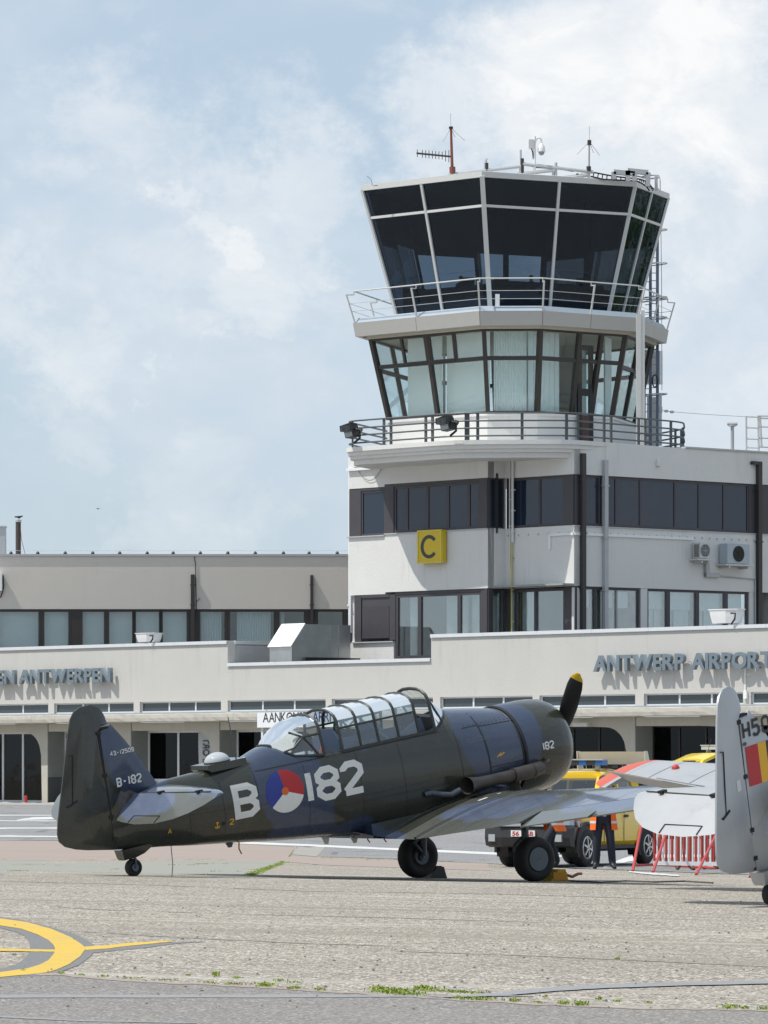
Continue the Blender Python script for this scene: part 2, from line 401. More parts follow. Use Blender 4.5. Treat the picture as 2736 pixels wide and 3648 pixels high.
# foreground asphalt below the weedy joint
seam = [(-900, 3440), (-300, 3455), (0, 3466), (194, 3468), (480, 3492), (800, 3508), (1080, 3525), (1300, 3538), (1733, 3568), (2209, 3592), (2736, 3602), (3600, 3612)]
sd_ = jitter(densify(seam, 8), 2.2)
b = ruled([(x, 4700) for x, y in sd_], sd_, .003, 3); struct('foreground_asphalt', b, M_fore)
b = ruled([(x, y+lerp(10, 3, (x+300)/3000)) for x, y in sd_[8:-8]], [(x, y+1) for x, y in sd_[8:-8]], .0055); struct('weedy_joint', b, M_pink)
def line(name, pts, th, m, off, k=6, jit=.6):
    """painted or sealed line: pixel path with its pixel thickness at each point"""
    ths = th if hasattr(th, '__len__') else [th]*len(pts)
    d = densify([(x, y) for x, y in pts], k); dt = [t for t, _ in densify([(t, 0) for t in ths], k)]
    rn = random.Random(len(pts)*7+int(pts[0][1]))
    bb = ruled([(x, y+t/2+rn.uniform(-jit, jit)) for (x, y), t in zip(d, dt)], [(x, y-t/2+rn.uniform(-jit, jit)) for (x, y), t in zip(d, dt)], off)
    return struct(name, bb, m)
# beyond the crest: pale slab, pinkish strip, asphalt road
b = ruled([(-900, 3104), (-300, 3111), (0, 3115), (500, 3119), (886, 3124)], [(-900, 3060), (-300, 3063), (0, 3066), (600, 3067), (1003, 3069)], .004, 10); struct('concrete_slab', b, M_slab)
pinkn = [(-900, 3060), (-300, 3063), (0, 3066), (600, 3067), (1003, 3069), (1150, 3082), (1420, 3092), (1750, 3102)]
pinkf = [(-900, 2985), (-300, 2992), (0, 2995), (420, 2998), (850, 3006), (1046, 3018), (1139, 3052), (1739, 3077)]
b = ruled(densify(pinkn, 4), densify(pinkf, 4), .0045, 10); struct('pink_concrete_strip', b, M_pink)
roadn = [(-1200, 2983), (-300, 2992), (0, 2995), (200, 2995), (850, 3006), (1046, 3018), (1139, 3052), (1400, 3061), (1733, 3077), (2100, 3096), (2736, 3120), (3600, 3152), (5200, 3215), (7600, 3300)]
rn_ = densify(roadn, 4); P = [ghit(*p) for p in rn_]
b = MB(); rows = []
for i in range(26):
    rows.append([(p.x, lerp(p.y, FA.o.y+(p.x-FA.o.x)*FA.e.y/FA.e.x-2.9, i/25), 0) for p in P])
rows = [[(x, y, G(x, y)+.008) for x, y, z in r] for r in rows]
b.sheet(rows); struct('road', b, M_road)
b = ruled(densify([(1040, 3046), (1090, 3050), (1128, 3054)], 3), densify([(1046, 3018), (1110, 3021), (1165, 3010)], 3), .012, 4); struct('concrete_patch', b, M_patch)
line('white_line', [(-300, 2978), (0, 2980), (230, 2982), (560, 2990), (844, 3003), (1100, 3013), (1400, 3027), (1733, 3041), (2000, 3052)], [5, 5, 5, 6, 8, 7, 8, 8, 6], M_wht, .013)
line('white_line', [(-200, 2952), (0, 2952), (240, 2951)], 4, M_wht, .013)
line('white_line', [(-200, 2926), (0, 2925), (240, 2926)], 2.5, M_wht, .013)
line('white_block', [(60, 2923), (120, 2917), (210, 2915)], [2, 9, 9], M_wht, .0135)
line('white_line', [(-200, 2905), (240, 2906)], 2.5, M_wht, .013)
line('white_line', [(2150, 3092), (2194, 3076), (2240, 3062), (2330, 3052), (2600, 3050)], [6, 14, 18, 12, 8], M_wht, .013)
line('white_line', [(2240, 3108), (2330, 3115), (2420, 3122)], [4, 7, 4], M_wht, .012)
# yellow stand marking with dark outline
K = zm(0, 2900, .8439)
def ring(name, outer, inner, m, off):
    o = [K(*p) for p in outer]; i = [K(*p) for p in inner]
    return struct(name, ruled(densify(o, 5), densify(i, 5), off), m)
oo = [(-420, 420), (-60, 430), (0, 436), (90, 447), (200, 474), (300, 502), (370, 533), (404, 566), (385, 600), (335, 638), (255, 668), (195, 684), (0, 699), (-60, 703), (-420, 708)]
oi = [(-420, 474), (-60, 476), (0, 482), (70, 500), (105, 518), (122, 540), (127, 558), (127, 572), (124, 585), (112, 602), (90, 622), (60, 640), (0, 655), (-60, 664), (-420, 668)]
yo = [(-420, 426), (-60, 433), (0, 443), (110, 458), (215, 487), (300, 523), (345, 553), (362, 570), (340, 603), (290, 638), (240, 660), (200, 672), (0, 692), (-60, 697), (-420, 703)]
yi = [(-420, 462), (-60, 466), (0, 473), (90, 487), (160, 512), (203, 535), (226, 555), (233, 572), (228, 592), (205, 620), (165, 640), (115, 655), (0, 671), (-60, 675), (-420, 680)]
ring('marking_outline', oo, oi, M_outl, .0035); ring('yellow_ring_marking', yo, yi, M_yel, .0065)
line('marking_outline', [K(385, 574), K(520, 565), K(640, 556), K(735, 545), K(860, 540)], [24, 17, 12, 6, 2], M_outl, .003)
line('yellow_line_marking', [K(352, 570), K(450, 564), K(540, 553), K(640, 545), K(725, 539)], [12, 12, 11, 8, 3], M_yel, .0055)
line('yellow_line_marking', [K(-420, 568), K(0, 575), K(110, 578), K(240, 580)], [10, 10, 8, 8], M_yel, .006)
# sealed joints and cracks
line('sealed_joint', [(-900, 3545), (0, 3552), (700, 3552), (1100, 3551), (1400, 3552), (1900, 3551)], [12, 12, 10, 12, 6, 2], M_seal, .006)
line('sealed_joint', [(1560, 3556), (1785, 3545), (1990, 3526), (2170, 3516), (2440, 3508), (2800, 3500), (3500, 3490)], [3, 13, 14, 14, 13, 13, 13], M_seal, .0075)
line('sealed_joint', [(280, 3318), (520, 3334), (760, 3346), (1100, 3362), (1400, 3371)], [.8, 1.6, 2.6, 2.4, .8], M_seal2, .003)
line('sealed_joint', [(0, 3219), (340, 3240), (800, 3256), (1400, 3270), (2000, 3290)], [.6, .9, 1.2, 1.4, .6], M_seal2, .003)
line('sealed_joint', [(1300, 3386), (1900, 3406), (2300, 3424), (2736, 3444)], [.8, 2, 1.4, 3], M_seal2, .003)
line('sealed_joint', [(-100, 3137), (500, 3152), (1100, 3175), (1800, 3186), (2500, 3208)], [.4, .7, 1, 1, .6], M_seal2, .003)
line('sealed_joint', [(-300, 3610), (300, 3640), (700, 3648)], [5, 5, 3], M_seal, .006)

# ------------------------------------------------------------------ weeds in the joints
def grassmat():
    m, t, b = newmat('weeds')
    oi_ = t.new('ShaderNodeTexCoord').outputs['Object']
    c = t.ramp(t.noise(oi_, 9, 4, .6), [(.22, (.13, .20, .02)), (.5, (.24, .33, .04)), (.78, (.42, .42, .13))])
    t.set(b.inputs['Base Color'], c); b.inputs['Roughness'].default_value = .6
    b.inputs['Subsurface Weight'].default_value = 0; return m
M_weed = grassmat()
def weeds(clumps, seed):
    """clumps of (px, py, half width in px, half depth in px, blades, height m)"""
    rn = random.Random(seed); bb = MB()
    for px, py, wx, wy, n, h in clumps:
        for _ in range(int(n*.8)):
            p = ghit(px+rn.gauss(0, wx*.55), py+rn.gauss(0, wy*.5)); hh = h*.5*rn.uniform(.3, 1.1)
            a = rn.uniform(0, 6.28); w = rn.uniform(.003, .006)+hh*.04; l = rn.uniform(.2, .9)*hh
            d = Vector((math.cos(a), math.sin(a), 0)); s = Vector((-d.y, d.x, 0))*w
            p = Vector((p.x, p.y, p.z+.003)); m1 = p+d*l*.45+Vector((0, 0, hh*.7)); e = p+d*l+Vector((0, 0, hh*rn.uniform(.6, 1)))
            bb.add([p-s*.6, p+s*.6, m1+s, m1-s, e], [(0, 1, 2, 3), (3, 2, 4)])
    return bb
cl = []
KK = zm(1300, 2900, .8656)
for a, c_, w, d, n, h in [(70, 725, 45, 8, 260, .05), (120, 735, 70, 8, 360, .055), (190, 745, 60, 5, 160, .035), (250, 722, 45, 7, 240, .05), (300, 730, 50, 4, 120, .03), (380, 735, 50, 4, 120, .03),
                          (440, 738, 60, 4, 130, .025), (380, 758, 20, 4, 60, .03), (470, 765, 70, 5, 190, .04), (610, 770, 22, 5, 90, .04), (740, 755, 12, 3, 30, .03), (820, 782, 22, 5, 90, .04),
                          (890, 786, 26, 6, 120, .05), (965, 764, 10, 4, 40, .04), (1040, 772, 14, 3, 40, .03), (1500, 797, 30, 6, 140, .04), (1560, 801, 24, 4, 70, .03), (1640, 804, 24, 4, 70, .03), (720, 779, 18, 3, 40, .025), (1040, 598, 10, 4, 40, .03), (1170, 778, 12, 3, 30, .025)]:
    x, y = KK(a, c_); cl.append((x, y, w*.87, d*.87, n, h))
for a, c_, w, d, n, h in [(910, 683, 14, 8, 70, .07), (1000, 694, 25, 4, 60, .03), (1120, 726, 32, 7, 170, .05), (1180, 705, 20, 4, 60, .03), (1240, 738, 26, 5, 100, .035), (1355, 743, 22, 5, 80, .035), (980, 720, 60, 4, 110, .025),
                          (880, 714, 30, 4, 60, .025), (700, 702, 60, 3, 80, .02), (560, 695, 50, 3, 60, .02), (440, 687, 24, 3, 50, .025), (345, 682, 20, 4, 40, .03), (262, 675, 14, 4, 50, .035), (795, 683, 14, 3, 30, .025), (1255, 712, 40, 3, 60, .02), (100, 662, 12, 4, 24, .03)]:
    x, y = K(a, c_); cl.append((x, y, w*.84, d*.84, n, h))
solo('weeds', weeds(cl, 5), M_weed, kind='stuff', fix=False)
cl = []
for i in range(40):      # diagonal weedy joint behind the aeroplane
    f = i/39; cl.append((lerp(893, 1010, f)+rnd.uniform(-9, 9), lerp(3120, 3072, f)+rnd.uniform(-3, 2), 17-8*f, 4-1.5*f, int(95-45*f), .05))
for x0, x1, y, n in [(0, 110, 3063, 3), (200, 560, 3064, 10), (600, 800, 3064, 5), (560, 700, 3082, 3), (700, 1000, 3079, 7), (0, 240, 3082, 5), (40, 110, 3104, 4), (330, 480, 3098, 3), (740, 860, 3105, 3), (850, 940, 3098, 4), (1010, 1030, 3073, 3),
                     (1144, 1300, 3057, 16), (1300, 1420, 3063, 9), (1560, 1760, 3070, 7), (700, 760, 3117, 2), (2160, 2330, 3102, 6), (2500, 2640, 3116, 5)]:
    for _ in range(n): cl.append((rnd.uniform(x0, x1), y+rnd.uniform(-1.5, 1.5), 17, 1.2, 22, .035))
for i in range(16): cl.append((lerp(1030, 1056, i/15)+rnd.uniform(-3, 3), lerp(3052, 3020, i/15), 4, 3, 24, .04))
solo('weeds', weeds(cl, 9), M_weed, kind='stuff', fix=False)
# loose stones on the apron
bb = MB(); rn = random.Random(21)
for _ in range(260):
    p = ghit(rn.uniform(-50, 2786), 3140+460*rn.random()**.8); s = rn.uniform(.006, .016)
    k = [(math.cos(a)*s*rn.uniform(.7, 1.2), math.sin(a)*s*rn.uniform(.7, 1.2)) for a in (0, 1.3, 2.5, 3.8, 5.1)]
    bb.add([(p.x+x, p.y+y, p.z+.002) for x, y in k]+[(p.x, p.y, p.z+s*1.1)], [(i, (i+1) % 5, 5) for i in range(5)])
solo('loose_stones', bb, mat('stone_grey', (.12, .11, .10), .9), kind='stuff', fix=False)

# ================================================================== building materials
M_wall = mat('white_render', (.55, .538, .512), .85, var=.06, scale=.8, bmp=.02, bscale=26, stain=.30, spec=.2)
M_beige = mat('beige_render', (.66, .615, .56), .85, var=.04, scale=1.0, bmp=.015, bscale=26, stain=.14, spec=.2)
M_twall = mat('tower_render', (.70, .695, .675), .85, var=.05, scale=1.4, bmp=.025, bscale=18, stain=.34, spec=.2)
M_cop = mat('coping_metal', (.66, .68, .70), .5, var=.06, spec=.4)
M_conc = mat('stained_concrete', (.50, .475, .42), .9, var=.12, scale=2.5, bmp=.02, bscale=18, stain=.75, spec=.2)
M_soff = mat('soffit_paint', (.50, .475, .41), .9, var=.1, stain=.2, spec=.2)
M_rib = mat('portal_paint', (.46, .44, .39), .85, var=.08, stain=.25, spec=.2)
M_grn = mat('grey_green_paint', (.235, .25, .24), .8, var=.08, spec=.3)
M_frw = mat('white_frame', (.66, .68, .70), .5, var=.06)
M_char = mat('charcoal_cladding', (.062, .058, .066), .55, var=.18, scale=1.5)
M_brn = mat('dark_brown_frame', (.035, .029, .027), .5, var=.15)
M_pipe = mat('dark_pipe', (.04, .033, .033), .5)
M_gpipe = mat('grey_metal', (.44, .45, .46), .5, var=.1, stain=.2)
M_dgrey = mat('railing_grey', (.085, .098, .105), .5, var=.2, scale=6)
M_steel = mat('galvanised_steel', (.52, .53, .53), .32, metal=.85, var=.22, scale=2.2)
M_fasc = mat('fascia_grey', (.43, .42, .40), .5, var=.05, stain=.12)
M_lgrey = mat('light_grey_metal', (.58, .58, .565), .5, var=.05, stain=.12)
M_blue = mat('blue_grey_flashing', (.36, .42, .48), .5, var=.1, stain=.2)
M_cabi = mat('cab_interior', (.055, .064, .078), .9, var=.3, scale=.8)
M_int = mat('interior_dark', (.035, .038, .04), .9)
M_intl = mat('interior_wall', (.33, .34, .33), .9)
M_cur = mat('curtain', (.84, .89, .90), .9, var=.06)
M_curl = mat('pale_blind', (.90, .93, .93), .9, var=.03)
M_lett = mat('letter_paint', (.17, .215, .25), .5, var=.06)
M_black = mat('black', (.012, .012, .013), .5)
M_whitep = mat('white_paint', (.80, .80, .80), .45, var=.04)
M_red = mat('red_paint', (.48, .045, .035), .5)
M_rust = mat('rusty_red_paint', (.22, .065, .045), .7, var=.3)
M_sign = mat('sign_yellow', (.66, .47, .012), .4, var=.04)
M_signb = mat('sign_grey_letter', (.045, .048, .05), .5)
M_board = mat('white_board', (.80, .81, .82), .5, var=.03)
M_navyt = mat('navy_print', (.04, .05, .22), .5)
M_dkt = mat('dark_print', (.05, .055, .06), .5)
G_clear = glass('window_glass', (.86, .90, .90), .045, wav=.01, fk=.6)
G_teal = glass('teal_window_glass', (.88, .97, .97), .03, wav=.01, fk=.5)
G_cab = glass('tinted_cab_glass', (.34, .40, .46), .045, gloss=(.36, .46, .62), wav=.04, fk=.8)
G_shop = glass('entrance_glass', (.35, .38, .38), .0, gloss=(.55, .58, .6), wav=.012)
def darkpane(name, col):
    m, t, b = newmat(name); b.inputs['Base Color'].default_value = (*col, 1); b.inputs['Roughness'].default_value = .03
    b.inputs['Specular IOR Level'].default_value = .6
    bump(t, b, t.noise(t.new('ShaderNodeTexCoord').outputs['Object'], 1.1, 2), .12, .05); return m
G_dark = darkpane('dark_window', (.016, .026, .048))
G_cler = darkpane('clerestory_glass', (.055, .07, .075))

def window(fac, root, u0, u1, z0, z1, cols, rows, fw, d, m, gm, fd=.07, mull=None):
    """one window: frame with mullions as a part, each pane a sub-part; cols and rows are inner divisions in u and z"""
    b = MB(); mull = mull or fw
    fac.box(b, u0, u1, d-fd, d, z0, z0+fw); fac.box(b, u0, u1, d-fd, d, z1-fw, z1)
    fac.box(b, u0, u0+fw, d-fd, d, z0+fw, z1-fw); fac.box(b, u1-fw, u1, d-fd, d, z0+fw, z1-fw)
    for c in cols: fac.box(b, c-mull/2, c+mull/2, d-fd+.004, d-.004, z0+fw, z1-fw)
    ce = [u0+fw]+[x for c in cols for x in (c-mull/2, c+mull/2)]+[u1-fw]
    for r in rows:
        for i in range(0, len(ce), 2): fac.box(b, ce[i], ce[i+1], d-fd+.004, d-.004, r-mull/2, r+mull/2)
    f = part('window', b, m, root, world=True)
    re = [z0+fw]+[x for r in rows for x in (r-mull/2, r+mull/2)]+[z1-fw]
    for i in range(0, len(ce), 2):
        for j in range(0, len(re), 2):
            p = MB(); fac.box(p, ce[i], ce[i+1], d-fd*.6, d-fd*.6+.012, re[j], re[j+1]); part('pane', p, gm, f, world=True)
    return f
def drape(mb, A, B, z0, z1, fold=.1, amp=.03):
    """hanging cloth or vertical blind between two plan points"""
    A, B = Vector(A), Vector(B); L = (B-A).length; n = max(4, int(L/fold*2)); t = (B-A).normalized(); s = Vector((-t.y, t.x, 0))
    rows = [[], []]
    for i in range(n+1):
        p = A.lerp(B, i/n)+s*(amp if i % 2 else -amp); rows[0].append((p.x, p.y, z0)); rows[1].append((p.x, p.y, z1))
    mb.sheet(rows)

# ================================================================== terminal building (long low front, oblique to the viewer)
TB = thing('terminal_building', 'long low white terminal front with concrete canopy and grey name letters', 'building', FA.w(22, 0, 0))
ZP, ZR, ZC1, ZC0 = 7.02, 6.06, 4.50, 4.04
uL, uR = -14.0, 62.0
u1, u2 = FA.u(811), FA.u(1536)
def trough(b, fac, u0, u1, d0, d1, z0, z1): fac.box(b, u0, u1, d0, d1, z0, z1)
b = MB(); FA.box(b, uL, u1, -.3, 0, ZC1, ZP); FA.box(b, u1, u2, -.3, 0, ZC1, ZR); FA.box(b, u2, uR, -.3, 0, ZC1, ZP)
groups = [(-10.4, -4.6), (-4.1, 1.89), (2.32, 7.98), (8.41, 13.95), (14.4, 20.78), (21.17, 27.44), (27.88, 33.34), (33.74, 39.15), (39.63, 44.98), (45.38, 51.2), (51.7, 57.5)]
ed = [uL]+[x for g in groups for x in g]+[uR]
for i in range(0, len(ed), 2): FA.box(b, ed[i], ed[i+1], -.3, 0, ZC0, ZC1)
FA.box(b, uL, uR, -.3, 0, 3.62, ZC0-.045)
FA.box(b, u1-.3, u1, -4.4, -.3, ZR-.3, ZP)                      # return of the high parapet
FA.box(b, u2, u2+.3, -9, -.3, ZR-.3, ZP)
part('wall', b, M_wall, TB, world=True)
b = MB(); FA.box(b, u1+.02, u1+.08, -4.4, -.45, ZR+.02, ZP-.16); part('panel', b, M_gpipe, TB, world=True)
b = MB(); FA.box(b, uL, uR, -.34, .05, ZC0-.045, ZC0); part('sill', b, M_blue, TB, world=True)
b = MB(); FA.box(b, uL, u1-.3, -16, -.3, ZP-.5, ZP-.35); FA.box(b, u1-.3, u2+.3, -12, -.3, ZR-.35, ZR-.2); FA.box(b, u2+.3, uR, -16, -.3, ZP-.5, ZP-.35)
part('roof', b, mat('roof_felt', (.10, .10, .10), .9), TB, world=True)
def coping(u0, u1, z, n):
    for i in range(n):
        a, c = lerp(u0, u1, i/n)+.006, lerp(u0, u1, (i+1)/n)-.006; b = MB()
        FA.box(b, a, c, -.36, .07, z, z+.04); FA.box(b, a, c, .035, .07, z-.10, z); part('coping', b, M_cop, TB, world=True)
coping(uL, u1, ZP, 8); coping(u1+.01, u2-.01, ZR, 4); coping(u2, uR, ZP, 11)
b = MB(); FA.box(b, u1-.33, u1+.08, -4.5, -.37, ZP, ZP+.045); FA.box(b, u1+.01, u1+.06, -4.5, -.37, ZP-.1, ZP-.002); part('coping', b, M_cop, TB, world=True)
for g0, g1 in groups:                                            # clerestory strips of three panes
    window(FA, TB, g0, g1, ZC0, ZC1, [lerp(g0, g1, .345), lerp(g0, g1, .67)], [], .055, -.10, M_frw, G_cler, .08, .09)
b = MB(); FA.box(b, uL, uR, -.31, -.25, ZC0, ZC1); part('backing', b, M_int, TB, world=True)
# canopy with rough concrete edge
b = MB(); rows = []; rn = random.Random(4); n = 230
for k, (d, z) in enumerate([(0.0, 3.985), (.88, 3.96), (.93, 3.94), (.945, 3.78), (.93, 3.64), (.86, 3.605), (.05, 3.62)]):
    rows.append([FA.w(lerp(uL, uR, i/n), d+rn.uniform(-.012, .012)*(1 < k < 6), z+(rn.uniform(-.012, .012)+.018*noise.noise(Vector((i*.21, k, 0))))*(0 < k < 6)) for i in range(n+1)])
b.sheet(rows); part('canopy', b, M_conc, TB, world=True)
# portal ribs with their haunches and the grey painted reveals
ribs = [-10.2, -4.25, 1.81, 7.76, 13.81, 20.7, 27.35, 33.2, 39.12, 45.0, 51.3]
for i, ur in enumerate(ribs):
    b = MB(); pts = [(ur, 0), (ur, 3.62)]
    hw = 1.15
    pts += [(ur-.5-hw-.7, 3.62), (ur-.5-hw-.7, 3.24), (ur-.5-hw, 3.22)]
    pts += [(ur-.5-hw+hw*math.sin(a)*.98, 3.22-.92*(1-math.cos(a))) for a in [k*math.pi/16 for k in range(1, 8)]]+[(ur-.47, 2.2), (ur-.40, 0)]
    b.prism(pts, lambda u, z, d: FA.w(u, d, z), -.55, -.02); part('rib', b, M_rib, TB, world=True)
    b = MB(); FA.box(b, ur+.005, ur+.03, -.95, -.03, 1.22, 3.6); part('reveal', b, M_grn, TB, world=True)
    b = MB(); FA.box(b, ur+.005, ur+.034, -.95, -.03, 0, 1.215); part('reveal', b, mat('dark_base_paint', (.09, .095, .095), .7) if i == 0 else bpy.data.materials['dark_base_paint'], TB, world=True)
for i in range(len(ribs)-1):
    a, c = ribs[i]+.04, ribs[i+1]-.05; dz = -.95
    white_framed = i < 5  # left bays have thick white frames, the rest thin brown ones
    if i == 4: cols, rows = [lerp(a, c, x) for x in (.36, .66)], []
    elif i in (2, 3): cols, rows = [lerp(a, c, .35), lerp(a, c, .66)], [1.09]
    else: cols, rows = [lerp(a, c, x) for x in (.25, .5, .75)], []
    window(FA, TB, a, c, .08, 3.25, cols, rows, .09 if white_framed else .05, dz, M_frw if white_framed else M_brn, G_shop, .09, .16 if i == 4 else (.12 if white_framed else .06))
    b = MB(); FA.box(b, a-.03, c+.03, dz-.09, -.05, 3.25, 3.6); part('soffit', b, M_soff, TB, world=True)
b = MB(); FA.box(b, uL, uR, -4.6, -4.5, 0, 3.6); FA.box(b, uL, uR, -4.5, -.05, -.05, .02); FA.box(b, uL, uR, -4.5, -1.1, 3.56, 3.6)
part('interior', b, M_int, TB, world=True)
b = MB()
for ur in (9.0, 20.9, 24.2, 36.4): drape(b, FA.w(ur, -1.5, 0), FA.w(ur+1.1, -1.5, 0), .1, 3.2, .14, .03)
part('curtain', b, M_grn, TB, world=True)
# roof-edge conduit and doors' pull handles, small lights under the canopy
for u in (18.55, 35.9):
    b = MB(); FA.box(b, u, u+.85, .12, .28, 3.28, 3.40); l = part('canopy_light', b, M_lgrey, TB, world=True)
    b = MB(); FA.box(b, u+.03, u+.82, .14, .26, 3.255, 3.279); part('diffuser', b, M_whitep, l, world=True)
for u in (35.3, 35.55, 37.6, 37.9, 32.0, 32.25):
    b = MB(); b.tube([FA.w(u, -.90, 1.0), FA.w(u, -.84, 1.0), FA.w(u, -.84, 1.75), FA.w(u, -.90, 1.75)], .02, 6); part('door_handle', b, M_steel, TB, world=True)
b = MB(); uu = FA.u(2655); FA.box(b, uu, uu+.06, .005, .05, 4.55, 5.9); FA.box(b, uu-.02, uu+.16, .005, .1, 4.25, 4.55); part('conduit', b, M_whitep, TB, world=True)
# kerb and gravel margin at the foot of the wall
b = MB(); FA.box(b, uL-30, uR+30, 2.6, 2.9, -.2, .10); struct('kerb', b, M_kerb)
b = MB(); rows = []
for j in range(8): rows.append([FA.w(lerp(uL, uR, i/260), lerp(.1, 2.6, j/7), .05+.05*noise.noise(Vector((i*.9, j*.7, 0)))+rnd.uniform(0, .035)) for i in range(261)])
b.sheet(rows); solo('gravel', b, M_grav, kind='stuff', fix=False)
p = FA.w(FA.u(92, 2.2), 2.2, .05)
b = MB(); b.lathe([(.09, .0), (.09, .05), (.075, .06), (.075, .3), (.06, .34), (.02, .36)], lambda x, y, t: (p.x+x, p.y+y, p.z+t), 10)
solo('marker_lamp', b, M_red, 'small red marker lamp in the gravel at the foot of the terminal wall', 'lamp', loc=p)

# ---- letters of the two name signs
def ch_ok(y0, y1, cap): return y1-y0 > .6*cap
def sign_letters(text, uA, uB, zb, zt, fac, root, depth, d, m, off=.036):
    """lettering with each character a part, fitted between uA and uB"""
    adv = []; x = 0
    for ch in text:
        if ch == ' ': x += .34; continue
        me = textmesh(ch, 1.0, 0.5, off); xs = [v.co.x for v in me.vertices]; ys = [v.co.y for v in me.vertices]
        adv.append((me, x, min(xs), min(ys), max(ys))); x += max(xs)-min(xs)+(.045 if ch not in 'AT' else .02)
    cap = max(a[4] for a in adv if a[4])
    sx = (uB-uA)/x
    for me, ax, mn, y0, y1 in adv:
        k = (zt-zb)/(y1-y0) if ch_ok(y0, y1, cap) else (zt-zb)/cap
        if not ch_ok(y0, y1, cap): y0 = 0
        Mi = MW[root.name].inverted()
        for v in me.vertices: v.co = Mi @ fac.w(uA+(v.co.x-mn+ax)*sx, d+v.co.z*depth, zb+(v.co.y-y0)*k)
        me.materials.append(m); o = bpy.data.objects.new('letter', me); COL.objects.link(o); o.parent = root; MW[o.name] = MW[root.name]
zb, zt = 5.385, 6.02
S1 = thing('name_sign', 'raised grey letters ANTWERP AIRPORT on the white terminal wall', 'sign', FA.w(37, 0, zb))
sign_letters('ANTWERP AIRPORT', FA.u(2112, .36), FA.u(2709, .36)+.62, zb, zt, FA, S1, .17, .27, M_lett)
S2 = thing('name_sign', 'raised grey letters LUCHTHAVEN ANTWERPEN cut off by the left photo edge', 'sign', FA.w(0, 0, zb))
sign_letters('ANTWERPEN', FA.u(65, .36), FA.u(394, .36), zb, zt, FA, S2, .17, .27, M_lett)
w9 = FA.u(394, .36)-FA.u(65, .36)
sign_letters('LUCHTHAVEN', FA.u(53, .36)-w9*1.13, FA.u(53, .36), zb, zt, FA, S2, .17, .27, M_lett)
for S, ua, ub in ((S1, 37.0, 46.6), (S2, -7.6, 6.6)):
    k = int((ub-ua)/.8)
    for i in range(k):
        b = MB(); u = lerp(ua, ub, (i+.5)/k); FA.box(b, u-.015, u+.015, 0.002, .2, 5.68, 5.71); part('bracket', b, M_gpipe, S, world=True)

# ---- arrivals board under the canopy, hanging banner
ua, ub = FA.u(916, 1.05), FA.u(1330, 1.05); z0, z1 = FA.z(930, 2592, 1.05), FA.z(930, 2538, 1.05)
AB = thing('arrivals_board', 'white board with AANKOMST and blue ARRIVAL hung on the canopy edge', 'sign', FA.w((ua+ub)/2, 1.05, z0))
b = MB(); FA.box(b, ua, ub, 1.0, 1.05, z0, z1); part('board', b, M_board, AB, world=True)
uT = FA.u(936, 1.06); zbt = z0+.23; zht = .40
sign_letters('AANKOMST-', uT, FA.u(1107, 1.06), zbt-.01, zbt+zht, FA, AB, .006, 1.054, M_dkt, .008)
sign_letters('ARRIVAL', FA.u(1112, 1.06), FA.u(1240, 1.06), zbt-.01, zbt+zht, FA, AB, .006, 1.054, M_navyt, .008)
b = MB()
for u in (ua+.5, ub-.6): FA.box(b, u, u+.05, .96, 1.0, z0+.1, z1+.1)
part('bracket', b, M_gpipe, AB, world=True)
b = MB(); up = FA.u(930, .95); FA.box(b, up, up+.12, .87, .95, 0, z0); part('post', b, M_frw, AB, world=True)
# banner seen from behind: AIRPORT reads mirrored and upward
ub_ = FA.u(737, -.85); zb0 = FA.z(740, 2705, -.8)
BN = thing('banner', 'grey cloth banner behind entrance glass with mirrored AIRPORT reading upwards', 'banner', FA.w(ub_, -.8, .8))
b = MB(); rows = [[], []]
for i in range(9):
    z = lerp(.85, 3.45, i/8); sw = .05*math.sin(i*.8)
    rows[0].append(FA.w(ub_-.55+sw*.4, -.84, z)); rows[1].append(FA.w(ub_+.50+sw, -.82, z))
b.sheet(rows); part('cloth', b, M_gpipe, BN, world=True)
me = textmesh('AIRPORT', .62, .003, .012)
xs = [v.co.x for v in me.vertices]; Mi = MW[BN.name].inverted()
for v in me.vertices: v.co = Mi @ FA.w(ub_-.22+v.co.y*1.0, -.80+v.co.z, 1.35+v.co.x*.62)
me.materials.append(M_dkt); o = bpy.data.objects.new('lettering', me); COL.objects.link(o); o.parent = BN

# ================================================================== left upper storey, square to the viewer
FW = Fac(0, 222.5, 0)
WG = thing('office_wing', 'beige upper storey with a strip of brown framed windows left of the tower', 'building', FW.w(6, 0, 6))
zz = lambda y, px=600: FW.z(px, y)
Zl = zm(0, 1800, .7836)
def lu(x): return FW.u(x*.7836)
def lz(y): return zz(1800+y*.7836)
wL, wR = -9.0, lu(1640)+4
b = MB(); FW.box(b, wL, wR, -.3, 0, lz(472), lz(232)); FW.box(b, wL, wR, -.3, 0, 5.5, lz(668)); FW.box(b, wL, wR, -9, -.3, lz(240), lz(232))
part('wall', b, M_beige, WG, world=True)
b = MB(); FW.box(b, wL, wR, -9, .06, lz(232)+.003, lz(222)); part('coping', b, M_gpipe, WG, world=True)
b = MB(); FW.box(b, wL, wR, -5, -.32, 5.5, lz(474)); 
panes = [(-330, -190), (-160, -30), (-8, 174), (201, 310), (375, 472), (496, 600), (618, 722), (740, 848), (909, 1020), (1046, 1244), (1271, 1381), (1446, 1556)]
edges = sorted([x for p in panes for x in p]); last = -430
zt_, zb_ = lz(473), lz(668)
for i, (p0, p1) in enumerate(panes):
    f = window(FW, WG, lu(p0)-.11, lu(p1)+.11, zb_, zt_-.003, [], [], .11, -.05, M_brn, G_clear, .08)
gaps = [-430]+[x for p in panes for x in p]+[1660]
